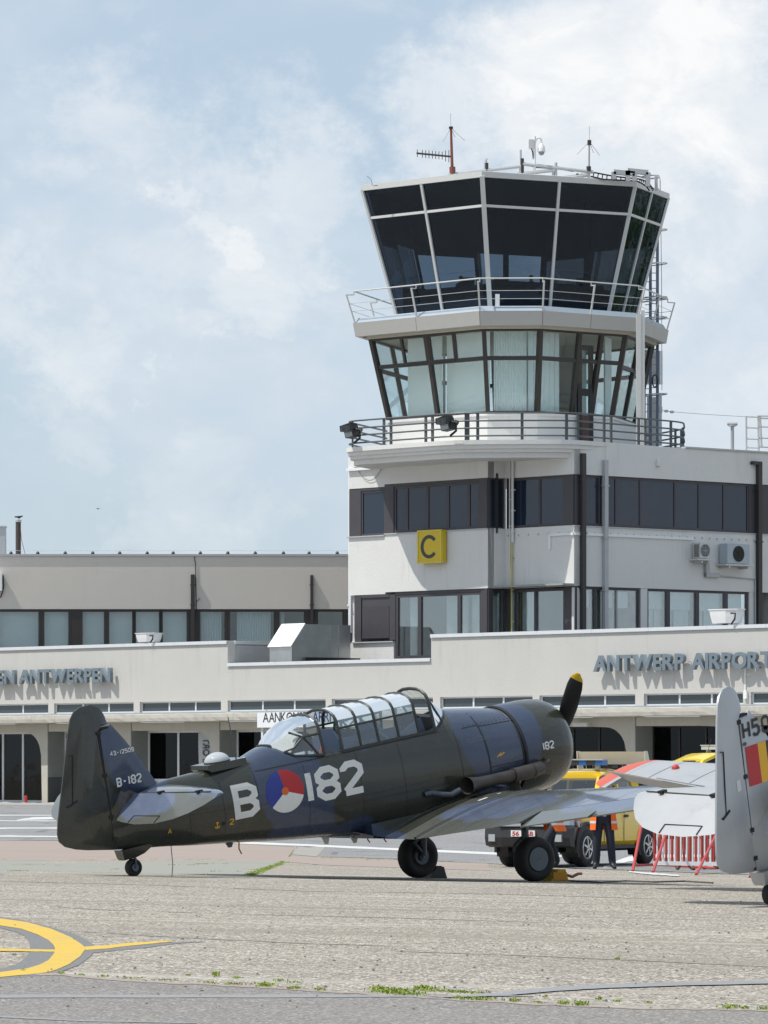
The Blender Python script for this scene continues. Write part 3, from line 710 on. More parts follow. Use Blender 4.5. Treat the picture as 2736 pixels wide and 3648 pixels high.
for i in range(0, len(gaps), 2):
    a, c = lu(gaps[i])+.11, lu(gaps[i+1])-.11
    if c-a > .02: 
        b = MB(); FW.box(b, a+.003, c-.003, -.2, -.06, zb_, zt_-.003); part('panel', b, M_brn, WG, world=True)
b = MB(); FW.box(b, wL, wR, -2.3, -2.2, 5.5, zt_+.2); part('interior', b, M_intl, WG, world=True)
b = MB()
for i, (p0, p1) in enumerate(panes):
    if i in (8, 9, 10): 
        drape(b, FW.w(lu(p0)+(.3 if i == 9 else 0.05), -.45, 0), FW.w(lu(p1)-(.15 if i != 10 else .9), -.45, 0), zb_, zt_, .11, .035)
    elif i != 11: drape(b, FW.w(lu(p0)-.1, -.4, 0), FW.w(lu(p1)+.1, -.4, 0), zb_, zt_, .6, .004)
part('curtain', b, M_cur, WG, world=True)
for x0, x1, y0 in ((868, 885, 315), (1411, 1424, 318)):
    b = MB(); FW.box(b, lu(x0), lu(x1), .01, .16, 6.6, lz(y0)); 
    for yy in (365, 455): FW.box(b, lu(x0-3), lu(x1+3), .005, .08, lz(yy), lz(yy)+.05)
    part('downpipe', b, M_pipe, WG, world=True)
b = MB(); b.tube([FW.w(lu(881), .04, lz(222)), FW.w(lu(888), .03, lz(262)), FW.w(lu(890), .03, lz(330)), FW.w(lu(893), .03, lz(480))], .018, 5)
b.tube([FW.w(lu(893), .03, lz(440)), FW.w(lu(910), .1, lz(422))], .015, 5); part('cable', b, M_pipe, WG, world=True)
for x in (48, 170, 295, 420, 543, 668, 786, 910, 1035, 1160, 1288, 1405, 1533):
    p = FW.w(lu(x), -.25, lz(222)); b = MB(); b.lathe([(.085, .0), (.085, .05), (.07, .08), (.04, .13), (.0, .14)], lambda X, Y, t: (p.x+X, p.y+Y, p.z+t), 10, cap=False)
    solo('roof_stud', b, M_pipe, 'small dark domed stud in the row along the edge of the office wing roof', 'roof fitting', loc=p, group='domed studs along the office wing roof edge', smooth=True)
b = MB(); pts = []
for i in range(57): pts.append(FW.w(lerp(lu(30), lu(1583), i/56), -.25, lz(222)+.17+.015*math.sin(i*1.7)))
b.tube(pts, .008, 4); solo('roof_wire', b, M_gpipe, 'thin wire strung above the studs on the office wing roof edge', 'wire')
# chimney, grey stack, birds
def cyl(b, p, r, h, n=16, r2=None): b.loft([[(p.x+math.cos(a)*rr, p.y+math.sin(a)*rr, p.z+t) for a in [2*math.pi*k/n for k in range(n)]] for rr, t in ((r, 0), (r2 or r, h))])
FWb = Fac(0, 226, 0)
p = FWb.w(FWb.u(83*.7836), 0, 10.8); zt_c = FWb.z(60, 1800+70*.7836)
CHm = thing('chimney', 'tall dark brown flue standing on the office wing roof', 'chimney', p)
b = MB(); cyl(b, p, .125, zt_c-p.z-.06); part('flue', b, mat('flue_rust', (.075, .06, .052), .8, var=.4, scale=8), CHm, world=True, smooth=True)
b = MB(); cyl(b, Vector((p.x, p.y, zt_c-.07)), .15, .1); part('rim', b, M_gpipe, CHm, world=True, smooth=True)
b = MB(); b.tube([(p.x+.1, p.y-.1, zt_c-.15), (p.x+.16, p.y-.13, zt_c-.9), (p.x+.42, p.y-.13, zt_c-1.9)], .012, 4); part('guy_wire', b, M_rust, CHm, world=True)
b = MB(); FWb.box(b, FWb.u(-26), FWb.u(19), -.6, 0, 10.8, FWb.z(10, 1800+100*.7836)); FWb.box(b, FWb.u(-28), FWb.u(21), -.65, .05, FWb.z(10, 1800+100*.7836)+.002, FWb.z(10, 1800+98*.7836)+.05)
solo('flue_stack', b, M_gpipe, 'square grey stack on the roof at the left photo edge', 'chimney', loc=FWb.w(0, 0, 10.8))
def bird(p, wing, heading, label, k=1.0):
    b = MB(); ch, sh = math.cos(heading)*k, math.sin(heading)*k
    f = lambda x, y, z: (p.x+x*ch-y*sh, p.y+x*sh+y*ch, p.z+z*k)
    b.loft([[f(x, r*math.cos(a), z+r*math.sin(a)) for a in [k*math.pi/4 for k in range(8)]] for x, r, z in ((-.22, .012, .02), (-.12, .035, .01), (0, .06, 0), (.09, .05, .02), (.14, .035, .05), (.18, .03, .06), (.205, .012, .055), (.24, .004, .05))])
    for s in (-1, 1):
        if wing: b.loft([[f(x0, s*y, z), f((x0+x1)/2, s*y, z+.012), f(x1, s*y, z), f((x0+x1)/2, s*y, z-.004)] for y, x0, x1, z in ((.03, -.08, .08, .03), (.18, -.07, .09, .09), (.34, -.07, .03, .06), (.46, -.09, -.05, .03))])
        else: b.loft([[f(x, s*(.05+.015*math.cos(a)), z+.035*math.sin(a)) for a in [k*math.pi/3 for k in range(6)]] for x, z in ((-.2, .01), (-.05, .02), (.07, .02))])
    if not wing:
        for s in (-1, 1): b.tube([f(0, s*.02, -.05), f(.01, s*.02, -.13)], .006, 4)
    solo('bird', b, mat('bird_dark', (.05, .05, .055), .8) if 'bird_dark' not in bpy.data.materials else bpy.data.materials['bird_dark'], label, 'bird', loc=p, smooth=True)
bird(Vector((p.x+.03, p.y, zt_c+.16)), False, 0.6, 'small dark bird perched on top of the brown flue')
bird(at(349, 1813, 230), True, 2.4, 'dark bird flying with spread wings in front of the clouds', .38)
# wall unit at the left edge
b = MB(); FW.box(b, FW.u(-40), FW.u(9), .02, .45, lz(390), lz(312)); AU = thing('air_conditioner', 'white outdoor air conditioner at left photo edge on the beige wall', 'air conditioner', FW.w(FW.u(-15), 0, lz(390)))
part('casing', b, M_whitep, AU, world=True)
b = MB(); b.tube([FW.w(FW.u(12), .1, lz(318)), FW.w(FW.u(14), .1, lz(370)), FW.w(FW.u(9), .08, lz(395)), FW.w(FW.u(2), .05, lz(420))], .03, 6); part('pipe', b, M_pipe, AU, world=True)

# ---- ventilation hood behind the low parapet
ZH = zm(800, 2180, .3617); FH = Fac(1038, 205.6, -41.6)
def hz(x, y, d=0): return FH.hit(*ZH(x, y), d)
VH = thing('ventilation_hood', 'galvanised sheet metal duct with slanted bright intake on the low roof', 'ventilation duct', FH.w(1.2, -.7, 5.9))
uA, zA = hz(662, 338); uB, zB = hz(797, 120); uC, _ = hz(1240, 120); _, zD = hz(1000, 440)
b = MB(); b.prism([(uA, 5.95), (uA, zA), (uB, zB), (uC, zB), (uC, 5.95)], lambda u, z, d: FH.w(u, d, z), -1.45, 0); part('duct', b, M_steel, VH, world=True)
b = MB(); b.hexa([FH.w(uA-.06, -1.5, zA-.03), FH.w(uA-.06, .03, zA-.03), FH.w(uA-.09, .03, zA), FH.w(uA-.09, -1.5, zA), FH.w(uB-.02, -1.5, zB+.01), FH.w(uB-.02, .03, zB+.01), FH.w(uB-.05, .03, zB+.04), FH.w(uB-.05, -1.5, zB+.04)])
part('intake_flap', b, M_whitep, VH, world=True)
for x, w_ in ((1040, .03), (1122, .13)):
    u, _ = hz(x, 200); b = MB(); FH.box(b, u, u+w_, .002, .03, 6.15, zB-.02); part('seam', b, M_steel, VH, world=True)
b = MB(); u0, _ = hz(800, 450); FH.box(b, u0, uC+.3, .0, .3, 5.9, zD-.05); part('duct_base', b, M_black, VH, world=True)

# ---- small white bucket-shaped flood lamps on the parapets
def bucket(px0, px1, py0, py1, fac, d, label):
    ua, ub = fac.u(px0, d), fac.u(px1, d); z1, z0 = fac.z((px0+px1)/2, py0, d), fac.z((px0+px1)/2, py1, d); um = (ua+ub)/2; hw = (ub-ua)/2*.86; h = z1-z0
    t = thing('flood_lamp', label, 'lamp', fac.w(um, d, z0))
    b = MB(); b.loft([[fac.w(um+x*hw*s, d+y*.3*s, z0+h*k) for x, y in ((-1, 1), (.35, 1.1), (1, .5), (1, -1), (-1, -1))] for s, k in ((.80, .06), (.9, .5), (.97, .93), (1.04, .94), (1.04, 1.0))]); part('housing', b, M_whitep, t, world=True)
    b = MB(); b.tube([fac.w(um+hw*.75, d+.3, z0+h*.7), fac.w(um+hw*1.1, d+.3, z0+h*.68), fac.w(um+hw*1.05, d+.3, z0+h*.3), fac.w(um+hw*.8, d+.3, z0)], .035, 6); part('bracket', b, M_black, t, world=True)
bucket(2537, 2642, 2170, 2224, FA, -.15, 'white bucket shaped flood lamp on the right terminal parapet')
bucket(496, 566, 2255, 2289, FA, -.15, 'white bucket shaped flood lamp on the left terminal parapet')

# ================================================================== control tower
CT = thing('control_tower', 'white airport control tower with flared dark glass cab and railed balconies', 'control tower', (6, 206, 0))
f1 = Fac(1500, 205.7, 48.4)
q1 = f1.w(f1.u(1738), 0, 0); rdir = Vector((.748, .664, 0)); q2 = q1+rdir*1.0
f2 = Fac(pt=(q2.x, q2.y), phi=48.4); q3 = f2.w(f2.u(2045), 0, 0)
f3 = Fac(pt=(q3.x, q3.y), phi=-41.6)
ZA = zm(1200, 1450, .3617); ZB = zm(1200, 1900, .3617); ZE = zm(1750, 1900, .3617); ZF = zm(2136, 1900, .3617); ZG = zm(2236, 1450, .3014); ZT = zm(1150, 1600, .956)
zroof = 15.0
u0, uS, u1 = f1.u(1241), f1.u(1370), f1.u(1738)
zUt, zUb = f1.z(*ZA(980, 728)), f1.z(*ZA(980, 1219)); zUtl, zUbl = f1.z(*ZA(290, 796)), f1.z(*ZA(290, 1268))
zLt, zLtl = f1.z(*ZB(980, 560)), f1.z(*ZB(320, 604)); z0 = 5.7
a2 = f2.u(2045); a3 = f3.u(2760)
b = MB()
f1.box(b, uS, u1, -.35, 0, zUt, zroof); f1.box(b, u0, uS, -.35, -.04, zUtl, zroof)
f1.box(b, uS, u1, -.35, 0, zLt, zUb); f1.box(b, u0, uS, -.35, -.04, zLtl, zUbl)
f1.box(b, u0, f1.u(1400), -.35, -.04, z0-.3, f1.z(*ZB(360, 1078)))
f1.box(b, u0, u0+.3, -9, -.36, z0, zroof)
fs = Fac(pt=(q1.x, q1.y), phi=-41.6)                              # the small step face
for (za, zb) in ((zUt, zroof), (zLt, zUb)):
    fs.box(b, 0.003, .997, -.35, 0, za, zb); f2.box(b, 0, a2, -.35, 0, za, zb)
    f3.box(b, .003, a3, -.35, 0, za, zb if zb < 14 else 15.08)
part('wall', b, M_twall, CT, world=True)
def clad(fac, ua, ub, za, zb, d=-.06, m=None, nm='panel'):
    bb = MB(); fac.box(bb, ua, ub, d-.12, d, za, zb); return part(nm, bb, m or M_char, CT, world=True)
def px1(x): return f1.u(ZA(x, 0)[0])
def pb1(x): return f1.u(ZB(x, 0)[0])
# upper strip, left face
clad(f1, u0+.02, px1(226), zUbl, zUtl); clad(f1, uS-.04, px1(553), zUb, zUt, -.03); clad(f1, px1(1396), u1-.01, zUb, zUt, -.03)
window(f1, CT, px1(227), uS-.05, zUbl+.004, zUtl-.12, [], [], .09, -.09, M_char, G_dark, .08)
clad(f1, px1(227), uS-.045, zUtl-.118, zUtl-.002)
window(f1, CT, px1(554), px1(1395), zUb+.004, zUt-.12, [px1(x) for x in (676, 877, 1080, 1284)], [], .11, -.07, M_char, G_dark, .08, .17)
clad(f1, px1(554), px1(1395), zUt-.118, zUt-.002, -.03)
for zz_, ua, ub in ((zUbl, u0-.05, uS), (zUb, uS+.002, u1)):
    bb = MB(); f1.box(bb, ua, ub, -.14, .05, zz_-.05, zz_-.001); part('sill', bb, M_gpipe, CT, world=True)
# step face and second face
clad(fs, .003, .12, zUb, zUt); window(fs, CT, .121, .99, zUb+.004, zUt-.004, [.55], [], .07, -.08, M_char, G_dark)
def p2(x): return f2.u(ZT(x, 0)[0])
clad(f2, .003, .14, zUb, zUt); window(f2, CT, .15, p2(898), zUb+.004, zUt-.004, [p2(802)], [], .11, -.08, M_char, G_dark, .08, .12)
clad(f2, p2(898)+.004, a2-.003, zUb, zUt)
# right face upper strip
def p3_(x): return f3.u(ZT(x, 0)[0])
clad(f3, .003, p3_(978), zUb, zUt)
window(f3, CT, p3_(979), p3_(1592), zUb+.02, zUt-.02, [p3_(x) for x in (1036, 1066, 1098, 1189, 1318, 1408, 1500)], [], .09, -.08, M_char, G_dark, .08, .10)
clad(f3, p3_(1592)+.004, a3, zUb, zUt)
bb = MB(); f3.box(bb, .01, a3, -.1, .04, zUb-.05, zUb-.001); part('sill', bb, M_gpipe, CT, world=True)
# lower row, left face: shuttered window, full height glazing
clad(f1, pb1(165), pb1(228), f1.z(*ZB(200, 1068)), zLtl); clad(f1, u0+.02, pb1(160), z0, zLtl, -.2, M_twall, 'wall')
sh = clad(f1, pb1(232), pb1(508), f1.z(*ZB(370, 1035)), f1.z(*ZB(370, 632)), -.10, nm='shutter')
for i in range(22):
    zc = lerp(f1.z(*ZB(370, 1030)), f1.z(*ZB(370, 712)), i/22); bb = MB(); f1.box(bb, pb1(236), pb1(500), -.099, -.085, zc, zc+.055); o = part('slat', bb, M_char, sh, world=True)
clad(f1, pb1(508)+.004, pb1(566), f1.z(*ZB(500, 1050)), zLtl); clad(f1, pb1(232), pb1(508), f1.z(*ZB(370, 632)), zLtl, -.05)
bb = MB(); f1.box(bb, pb1(150), pb1(560), -.2, .06, f1.z(*ZB(350, 1078)), f1.z(*ZB(350, 1066))); part('sill', bb, M_gpipe, CT, world=True)
zd0 = f1.z(*ZB(760, 1232))
window(f1, CT, pb1(568), pb1(1412), zd0, zLt-.12, [pb1(800), pb1(1188)], [], .13, -.08, M_char, G_clear, .1, .2)
clad(f1, pb1(568), pb1(1412), zLt-.118, zLt-.002, -.05); clad(f1, pb1(1414), u1-.004, z0, zLt, -.04)
clad(fs, .003, .30, z0, zLt); window(fs, CT, .31, .99, z0, zLt-.004, [], [], .06, -.08, M_char, G_clear)
def pe2(x): return f2.u(ZE(x, 0)[0])
window(f2, CT, .02, pe2(715), z0, zLt-.05, [pe2(225), pe2(420)], [], .12, -.08, M_char, G_clear, .1, .16)
clad(f2, pe2(717), a2-.004, z0, zLt)
def pe3(x): return f3.u(ZE(x, 0)[0])
def pf3(x): return f3.u(ZF(x, 0)[0])
clad(f3, .004, pe3(884), z0, zLt-.06, -.02, M_twall, 'wall')
window(f3, CT, pe3(890), pe3(1474), z0, zLt-.004, [pe3(1035), pe3(1130)], [], .11, -.08, M_char, G_clear, .1, .13)
clad(f3, pe3(1478), pe3(1542), z0, zLt-.004, -.02, M_twall, 'wall')
window(f3, CT, pf3(478), pf3(1474), z0, zLt-.004, [pf3(690), pf3(977), pf3(1260)], [], .10, -.08, M_char, G_clear, .1, .22)
clad(f3, pf3(1478), pf3(1552), z0, zLt-.004, -.02, M_twall, 'wall')
# rooms behind the glass
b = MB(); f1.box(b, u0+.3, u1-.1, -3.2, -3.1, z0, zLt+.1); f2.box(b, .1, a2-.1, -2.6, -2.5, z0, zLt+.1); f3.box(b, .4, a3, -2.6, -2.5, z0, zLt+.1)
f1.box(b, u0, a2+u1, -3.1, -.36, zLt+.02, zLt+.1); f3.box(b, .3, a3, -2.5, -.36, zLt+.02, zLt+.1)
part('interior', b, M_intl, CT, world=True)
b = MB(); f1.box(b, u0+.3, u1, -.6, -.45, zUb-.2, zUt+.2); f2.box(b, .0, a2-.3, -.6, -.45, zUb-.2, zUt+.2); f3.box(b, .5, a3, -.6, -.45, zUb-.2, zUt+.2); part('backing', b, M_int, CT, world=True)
b = MB()
drape(b, f1.w(pb1(640), -.5, 0), f1.w(pb1(700), -.5, 0), z0, zLt-.1, .1, .03); drape(b, f1.w(pb1(965), -.7, 0), f1.w(pb1(1170), -.7, 0), z0, zLt-.1, .12, .03); drape(b, f1.w(pb1(1215), -.7, 0), f1.w(pb1(1400), -.7, 0), z0, zLt-.1, .12, .03)
drape(b, fs.w(.35, -.4, 0), fs.w(.95, -.4, 0), z0, zLt-.3, .12, .03)
drape(b, f2.w(pe2(245), -.4, 0), f2.w(pe2(405), -.4, 0), z0, zLt-.1, .3, .04)
for x0, x1 in ((498, 585), (597, 660), (722, 770), (790, 935), (1010, 1080), (1090, 1225), (1290, 1355), (1372, 1440)): drape(b, f3.w(pf3(x0), -.4, 0), f3.w(pf3(x1), -.4, 0), z0, zLt-.6, .17, .03)
part('curtain', b, M_cur, CT, world=True)
b = MB()
for x0, x1 in ((495, 665), (716, 945), (1006, 1235), (1284, 1448)): f3.box(b, pf3(x0), pf3(x1), -.33, -.32, zLt-.85, zLt-.1)
f3.box(b, pe3(1165), pe3(1398), -.33, -.32, zLt-.85, zLt-.15); f3.box(b, pe3(935), pe3(1015), -.33, -.32, zLt-.85, zLt-.15)
part('roller_blind', b, M_curl, CT, world=True)
b = MB(); f2.box(b, pe2(445), pe2(700), -1.6, -.9, z0, z0+.75); part('desk', b, mat('desk_wood', (.42, .32, .18), .6), CT, world=True)
# service pipes, ducts and clips on the right faces
def vpipe(fac, px, d, r, zlo, zhi, m, nm, sq=False):
    u = fac.u(px, d); bb = MB()
    if sq: fac.box(bb, u-r, u+r, .012, .012+2*r*.8, zlo, zhi)
    else: bb.tube([fac.w(u, d, zlo), fac.w(u, d, zhi)], r, 8)
    for k in range(4): fac.box(bb, u-r*1.5, u+r*1.5, .004, d+r*.4, lerp(zlo, zhi, (k+.5)/4), lerp(zlo, zhi, (k+.5)/4)+.05)
    return part(nm, bb, m, CT, world=True)
vpipe(f3, 2080, .14, .105, z0, f3.z(2080, 1616), M_pipe, 'downpipe', True)
vpipe(f3, 2161, .16, .10, z0, f3.z(2161, 1640), M_gpipe, 'cable_duct', True)
M_yp = mat('yellowed_pipe', (.50, .46, .14), .6)
zc = f2.z(1822, 1932); vpipe(f2, 1823, .10, .035, z0, zc, M_yp, 'conduit'); vpipe(f2, 1816, .09, .03, f2.z(1816, 2020), 14.5, M_twall, 'conduit'); vpipe(f2, 1826, .10, .055, zc, 14.5, M_twall, 'conduit')
bb = MB(); zc = f2.z(1965, 1905); f2.box(bb, f2.u(1962), a2, .004, .07, zc-.06, zc+.05); f2.box(bb, f2.u(1957), f2.u(1964), .004, .07, zc-.62, zc+.05); part('cable_duct', bb, M_whitep, CT, world=True)
bb = MB(); f3.box(bb, .01, pf3(920), .004, .06, zc-.06, zc+.05); part('cable_duct', bb, M_whitep, CT, world=True)
bb = MB()
for i in range(26): u = lerp(.3, a3-.4, i/25); f3.box(bb, u-.02, u+.02, .002, .05, zUb-.33, zUb-.27)
for i in range(7): u = lerp(.2, a2-.3, i/6); f2.box(bb, u-.02, u+.02, .002, .05, zUb-.33, zUb-.27)
part('fixing', bb, M_gpipe, CT, world=True)
bb = MB(); f1.box(bb, u0-.06, u0-.01, -.1, -.05, 7.4, 15); f1.box(bb, u0-.08, u0+.02, -.12, .0, 8.6, 8.66); f1.box(bb, u0+.1, u0+.18, -.1, .03, f1.z(*ZB(130, 980)), zLtl); part('conduit', bb, M_whitep, CT, world=True)
bb = MB(); zt0 = f1.z(*ZA(280, 600)); f1.box(bb, u0-.03, px1(442), -.03, .10, zt0-.09, zt0+.03); f1.box(bb, u0+.3, px1(442), .0, .12, zt0+.07, zt0+.15); part('tube_light', bb, M_whitep, CT, world=True)
bb = MB(); bb.tube([f1.w(lerp(px1(215), px1(442), t), .02, zt0-.1-.45*(1-(2*t-1)**2)**1.0) for t in [k/12 for k in range(13)]], .012, 4); part('cable', bb, M_pipe, CT, world=True)
# right end: dark corner pipe and further dark cladding
vpipe(f3, 2708, .16, .11, z0, f3.z(2708, 1655), M_pipe, 'downpipe', True)
bb = MB(); zz_ = f3.z(2700, 1655); u = f3.u(2708, .16); f3.box(bb, u-.45, u+.1, .02, .2, zz_-.02, zz_+.12); part('gutter_head', bb, M_pipe, CT, world=True)
b = MB(); f3.box(b, a3+.003, a3+9, -1.2, -.02, zUt+.3, 15.0); f3.box(b, a3+.003, a3+9, -1.2, -.08, zUb, zUt+.297); part('panel', b, M_char, CT, world=True)
b = MB(); f3.box(b, a3+.003, a3+9, -1.2, .0, zLt, zUb-.003); f3.box(b, a3+.003, a3+9, -1.2, -.1, z0, zLt-.003); part('wall', b, M_twall, CT, world=True)
b = MB(); f3.box(b, f3.u(2440), a3+9, -9, .06, 15.083, 15.16); part('coping', b, M_gpipe, CT, world=True)
bb = MB(); p = f3.w(f3.u(ZG(358, 0)[0]), .02, f3.z(*ZG(358, 700))); bb.lathe([(.0, -.05), (.09, 0), (.11, .15), (.06, .28), (0, .3)], lambda x, y, t: (p.x+x, p.y-.06+y, p.z+t), 10); part('siren', bb, M_twall, CT, world=True, smooth=True)

# ---- cornice and roof balcony
Cc = Vector((5.76, 211.4, 0))
Kv = [at(1218, 1596, 204.9), at(1610, 1573, 200.1), at(1800, 1569, 199.75), at(2040, 1569, 199.75), at(2446, 1598, 205.3), at(2452, 1592, 209.5)]
K = [Vector((p.x, p.y, 0)) for p in Kv]
def soften(P, r=.32, n=4):
    out = []
    N = len(P)
    for i in range(N):
        a, c, e = P[i-1], P[i], P[(i+1) % N]; s = c.lerp(a, min(.45, r*3/(a-c).length)); t = c.lerp(e, min(.45, r*3/(e-c).length))
        for k in range(n+1):
            f = k/n; out.append(s.lerp(c, f).lerp(c.lerp(t, f), f))
    return out
Kp = soften(K+[Cc*2-p for p in K[1:4]], .3)
def inset(P, d):
    """move a convex plan outline inwards by d"""
    out = []
    for p in P: v = p-Cc; out.append(Cc+v*(1-d/v.length))
    return out
b = MB(); zK = 15.13
b.loft([[(p.x, p.y, z) for p in inset(Kp, d)] for d, z in ((.42, 14.42), (.40, 14.62), (.22, 14.64), (.21, 14.76), (.11, 14.78), (.10, 14.93), (.0, 14.95), (.0, zK), (.25, zK+.02))])
part('cornice', b, M_twall, CT, world=True)
# low wall of the first glazed room
Gs = [(-1.34, 209.1), (4.0, 203.5), (6.66, 203.4), (10.88, 206.7), (12.46, 212.5)]
Wv = [Vector((x, y, 0)) for x, y in Gs]; Wp = Wv+[Cc*2-p for p in Wv[1:4]]
sc = lambda k, P: [Cc+(p-Cc)*k for p in P]
zg0, zg1 = 16.62, 20.1
b = MB(); b.loft([[(p.x, p.y, z) for p in sc(k, Wp)] for k, z in ((.79, zK), (.79, zg0-.12), (.80, zg0-.1), (.80, zg0))]); part('wall', b, M_twall, CT, world=True)
def skew_panes(P0, P1, z0, z1, edges, rows, m, gm, name='window', bw=.14, root=CT):
    """inclined glazing between a lower and an upper plan outline; rows and mullion fractions per edge"""
    N = len(P0)
    for i, (mul, rws, gmat) in edges.items():
        A0, B0, A1, B1 = P0[i], P0[(i+1) % N], P1[i], P1[(i+1) % N]
        def pt(s, t, off=0):
            q = A0.lerp(B0, s).lerp(A1.lerp(B1, s), t); nrm = Vector((-(B0-A0).y, (B0-A0).x, 0)).normalized()
            if nrm.dot(A0-Cc) < 0: nrm = -nrm
            return Vector((q.x, q.y, lerp(z0, z1, t)))+nrm*off
        b = MB(); ss = [0]+mul+[1]; tt = [0]+rws+[1]
        for s in ss[:-1] if True else ss:
            w = bw*1.25 if s == 0 else bw
            b.bar(pt(s, 0, .02), pt(s, 1, .02), w, bw*1.1, upv=(B0-A0).normalized())
        for t in tt: b.bar(pt(0, t, .015), pt(1, t, .015), bw*(.8 if 0 < t < 1 else 1), bw)
        f = part(name, b, m, root, world=True)
        for j in range(len(ss)-1):
            for k in range(len(tt)-1):
                p = MB(); p.add([pt(ss[j], tt[k]), pt(ss[j+1], tt[k]), pt(ss[j+1], tt[k+1]), pt(ss[j], tt[k+1])], [(0, 1, 2, 3)])
                part('pane', p, gmat or gm, f, world=True, fix=False)
P0, P1 = sc(.775, Wp), sc(.885, Wp)
skew_panes(P0, P1, zg0, zg1, {0: ([.5], [.655], None), 1: ([], [.655], None), 2: ([.46, .72], [.655], None), 3: ([.5], [.62], None), 4: ([.5], [.62], None), 5: ([], [.62], None), 6: ([.5], [.62], None), 7: ([.5], [.62], None)}, None, M_brn, G_teal, bw=.17)
# opening vents in the upper lights of the left face
A0, B0, A1, B1 = P0[0], P0[1], P1[0], P1[1]
for s0, s1 in ((.27, .485), (.515, .74)):
    b = MB(); q = lambda s, t: Vector((*A0.lerp(B0, s).lerp(A1.lerp(B1, s), t).xy, lerp(zg0, zg1, t)))+Vector((-.03, -.03, 0))
    for a, c in (((s0, .67), (s1, .67)), ((s0, .98), (s1, .98)), ((s0, .67), (s0, .98)), ((s1, .67), (s1, .98))): b.bar(q(*a), q(*c), .16, .09)
    part('vent_sash', b, M_brn, CT, world=True)
# blinds and curtains inside
Q0 = sc(.72, Wp)
def ctrn(nm, A, B, m, fold, amp, za=zg0, zb=zg1): 
    b = MB(); drape(b, A, B, za, zb, fold, amp); part(nm, b, m, CT, world=True)
ctrn('blind', Q0[0].lerp(Q0[1], .10), Q0[0].lerp(Q0[1], .48), M_curl, .5, .004); ctrn('blind', Q0[0].lerp(Q0[1], .53), Q0[0].lerp(Q0[1], 1.0), M_curl, .5, .004)
ctrn('vertical_blind', sc(.745, Wp)[1].lerp(sc(.745, Wp)[2], .1), sc(.745, Wp)[1].lerp(sc(.745, Wp)[2], .8), M_curl, .105, .045)
ctrn('curtain', Q0[2].lerp(Q0[3], -.12), Q0[2].lerp(Q0[3], .33), M_cur, .28, .05); ctrn('curtain', Q0[3].lerp(Q0[4], -.02), Q0[3].lerp(Q0[4], .3), M_cur, .3, .05)
b = MB(); pc = Q0[0].lerp(Q0[1], .5); b.box(pc.x-.06, pc.x+.06, pc.y-.06, pc.y+.06, zg0, zg1); pc = Cc+Vector((1.5, 2, 0)); b.box(pc.x-1.2, pc.x+1.6, pc.y-.8, pc.y+1.2, zK, zg1); part('column', b, M_intl, CT, world=True)
# glazed door on the right, dark leaf
e0, e1 = Wp[2].lerp(Wp[3], .50), Wp[2].lerp(Wp[3], .70); dd = [Cc+(p-Cc)*.80 for p in (e0, e1)]
fd_ = Fac(pt=(dd[0].x, dd[0].y), phi=math.degrees(math.atan2(-(dd[1]-dd[0]).y, (dd[1]-dd[0]).x))); LD = (dd[1]-dd[0]).length
window(fd_, CT, 0, LD, zK+.02, 19.6, [], [17.6], .22, .12, M_black, G_teal, .1, .3)
b = MB(); fd_.box(b, .2, LD-.2, .08, .115, zK+.3, zg0); part('door_panel', b, mat('door_brown', (.07, .03, .025), .5), CT, world=True)

# ---- slab of the cab gallery
zs0, zs1 = 20.2, 20.78
for i in range(8):                                               # fascia panels
    A, B = Wp[i], Wp[(i+1) % 8]; k = 3 if (A-B).length > 5 else 1; k = 2 if (A-B).length > 3 else 1
    for j in range(k):
        a, c = A.lerp(B, j/k), A.lerp(B, (j+1)/k); g = (c-a).normalized()*.012; b = MB()
        lo = lambda p, kk: Cc+(p-Cc)*kk
        P_ = [lo(a+g, .985), lo(c-g, .985), lo(c-g, .95), lo(a+g, .95)]; P2_ = [a+g, c-g, lo(c-g, .96), lo(a+g, .96)]
        b.hexa([(p.x, p.y, zs0) for p in P_]+[(p.x, p.y, zs1) for p in P2_]); part('fascia_panel', b, M_fasc, CT, world=True)
b = MB(); b.loft([[(p.x, p.y, z) for p in sc(k, Wp)] for k, z in ((.97, zs0+.06), (.97, zs1-.02))]); part('slab', b, M_soff, CT, world=True)
b = MB(); b.loft([[(p.x, p.y, z) for p in sc(k, Wp)] for k, z in ((.985, zs1+.003), (.965, zs1+.23), (.94, zs1+.24))]); part('flashing', b, M_blue, CT, world=True)
b = MB(); b.loft([[(p.x, p.y, z) for p in sc(k, Wp)] for k, z in ((.92, zg1), (.92, zs0+.058))]); part('soffit', b, M_soff, CT, world=True)
# gallery rail: sloping posts, tubular hand rail, two wires
zr0, zr1 = zs1+.2, zs1+1.22
def on_edge(P, i, f): return P[i % 8].lerp(P[(i+1) % 8], f)
posts = [(0, 0), (0, .5), (1, 0), (1, 1), (2, .5), (3, 0), (3, .5), (4, 0), (4, .5), (5, 0), (5, 1), (6, .5), (7, 0), (7, .5)]
R0, R1 = sc(.985, Wp), sc(1.04, Wp)
for i, f in posts:
    a, c = on_edge(R0, i, f), on_edge(R1, i, f); b = MB(); b.bar((a.x, a.y, zr0-.25), (c.x, c.y, zr1), .07, .05); e = Cc+(c-Cc)*.955
    b.bar((c.x, c.y, zr1-.02), (e.x, e.y, zr1-.0), .05, .04); b.bar((e.x, e.y, zr1), (e.x, e.y, zr1+.13), .05, .04); part('post', b, M_lgrey, CT, world=True)
RR = sc(1.04*.955, Wp); b = MB(); b.tube([(p.x, p.y, zr1+.15) for p in RR], .032, 6, closed=True); part('hand_rail', b, M_lgrey, CT, world=True)
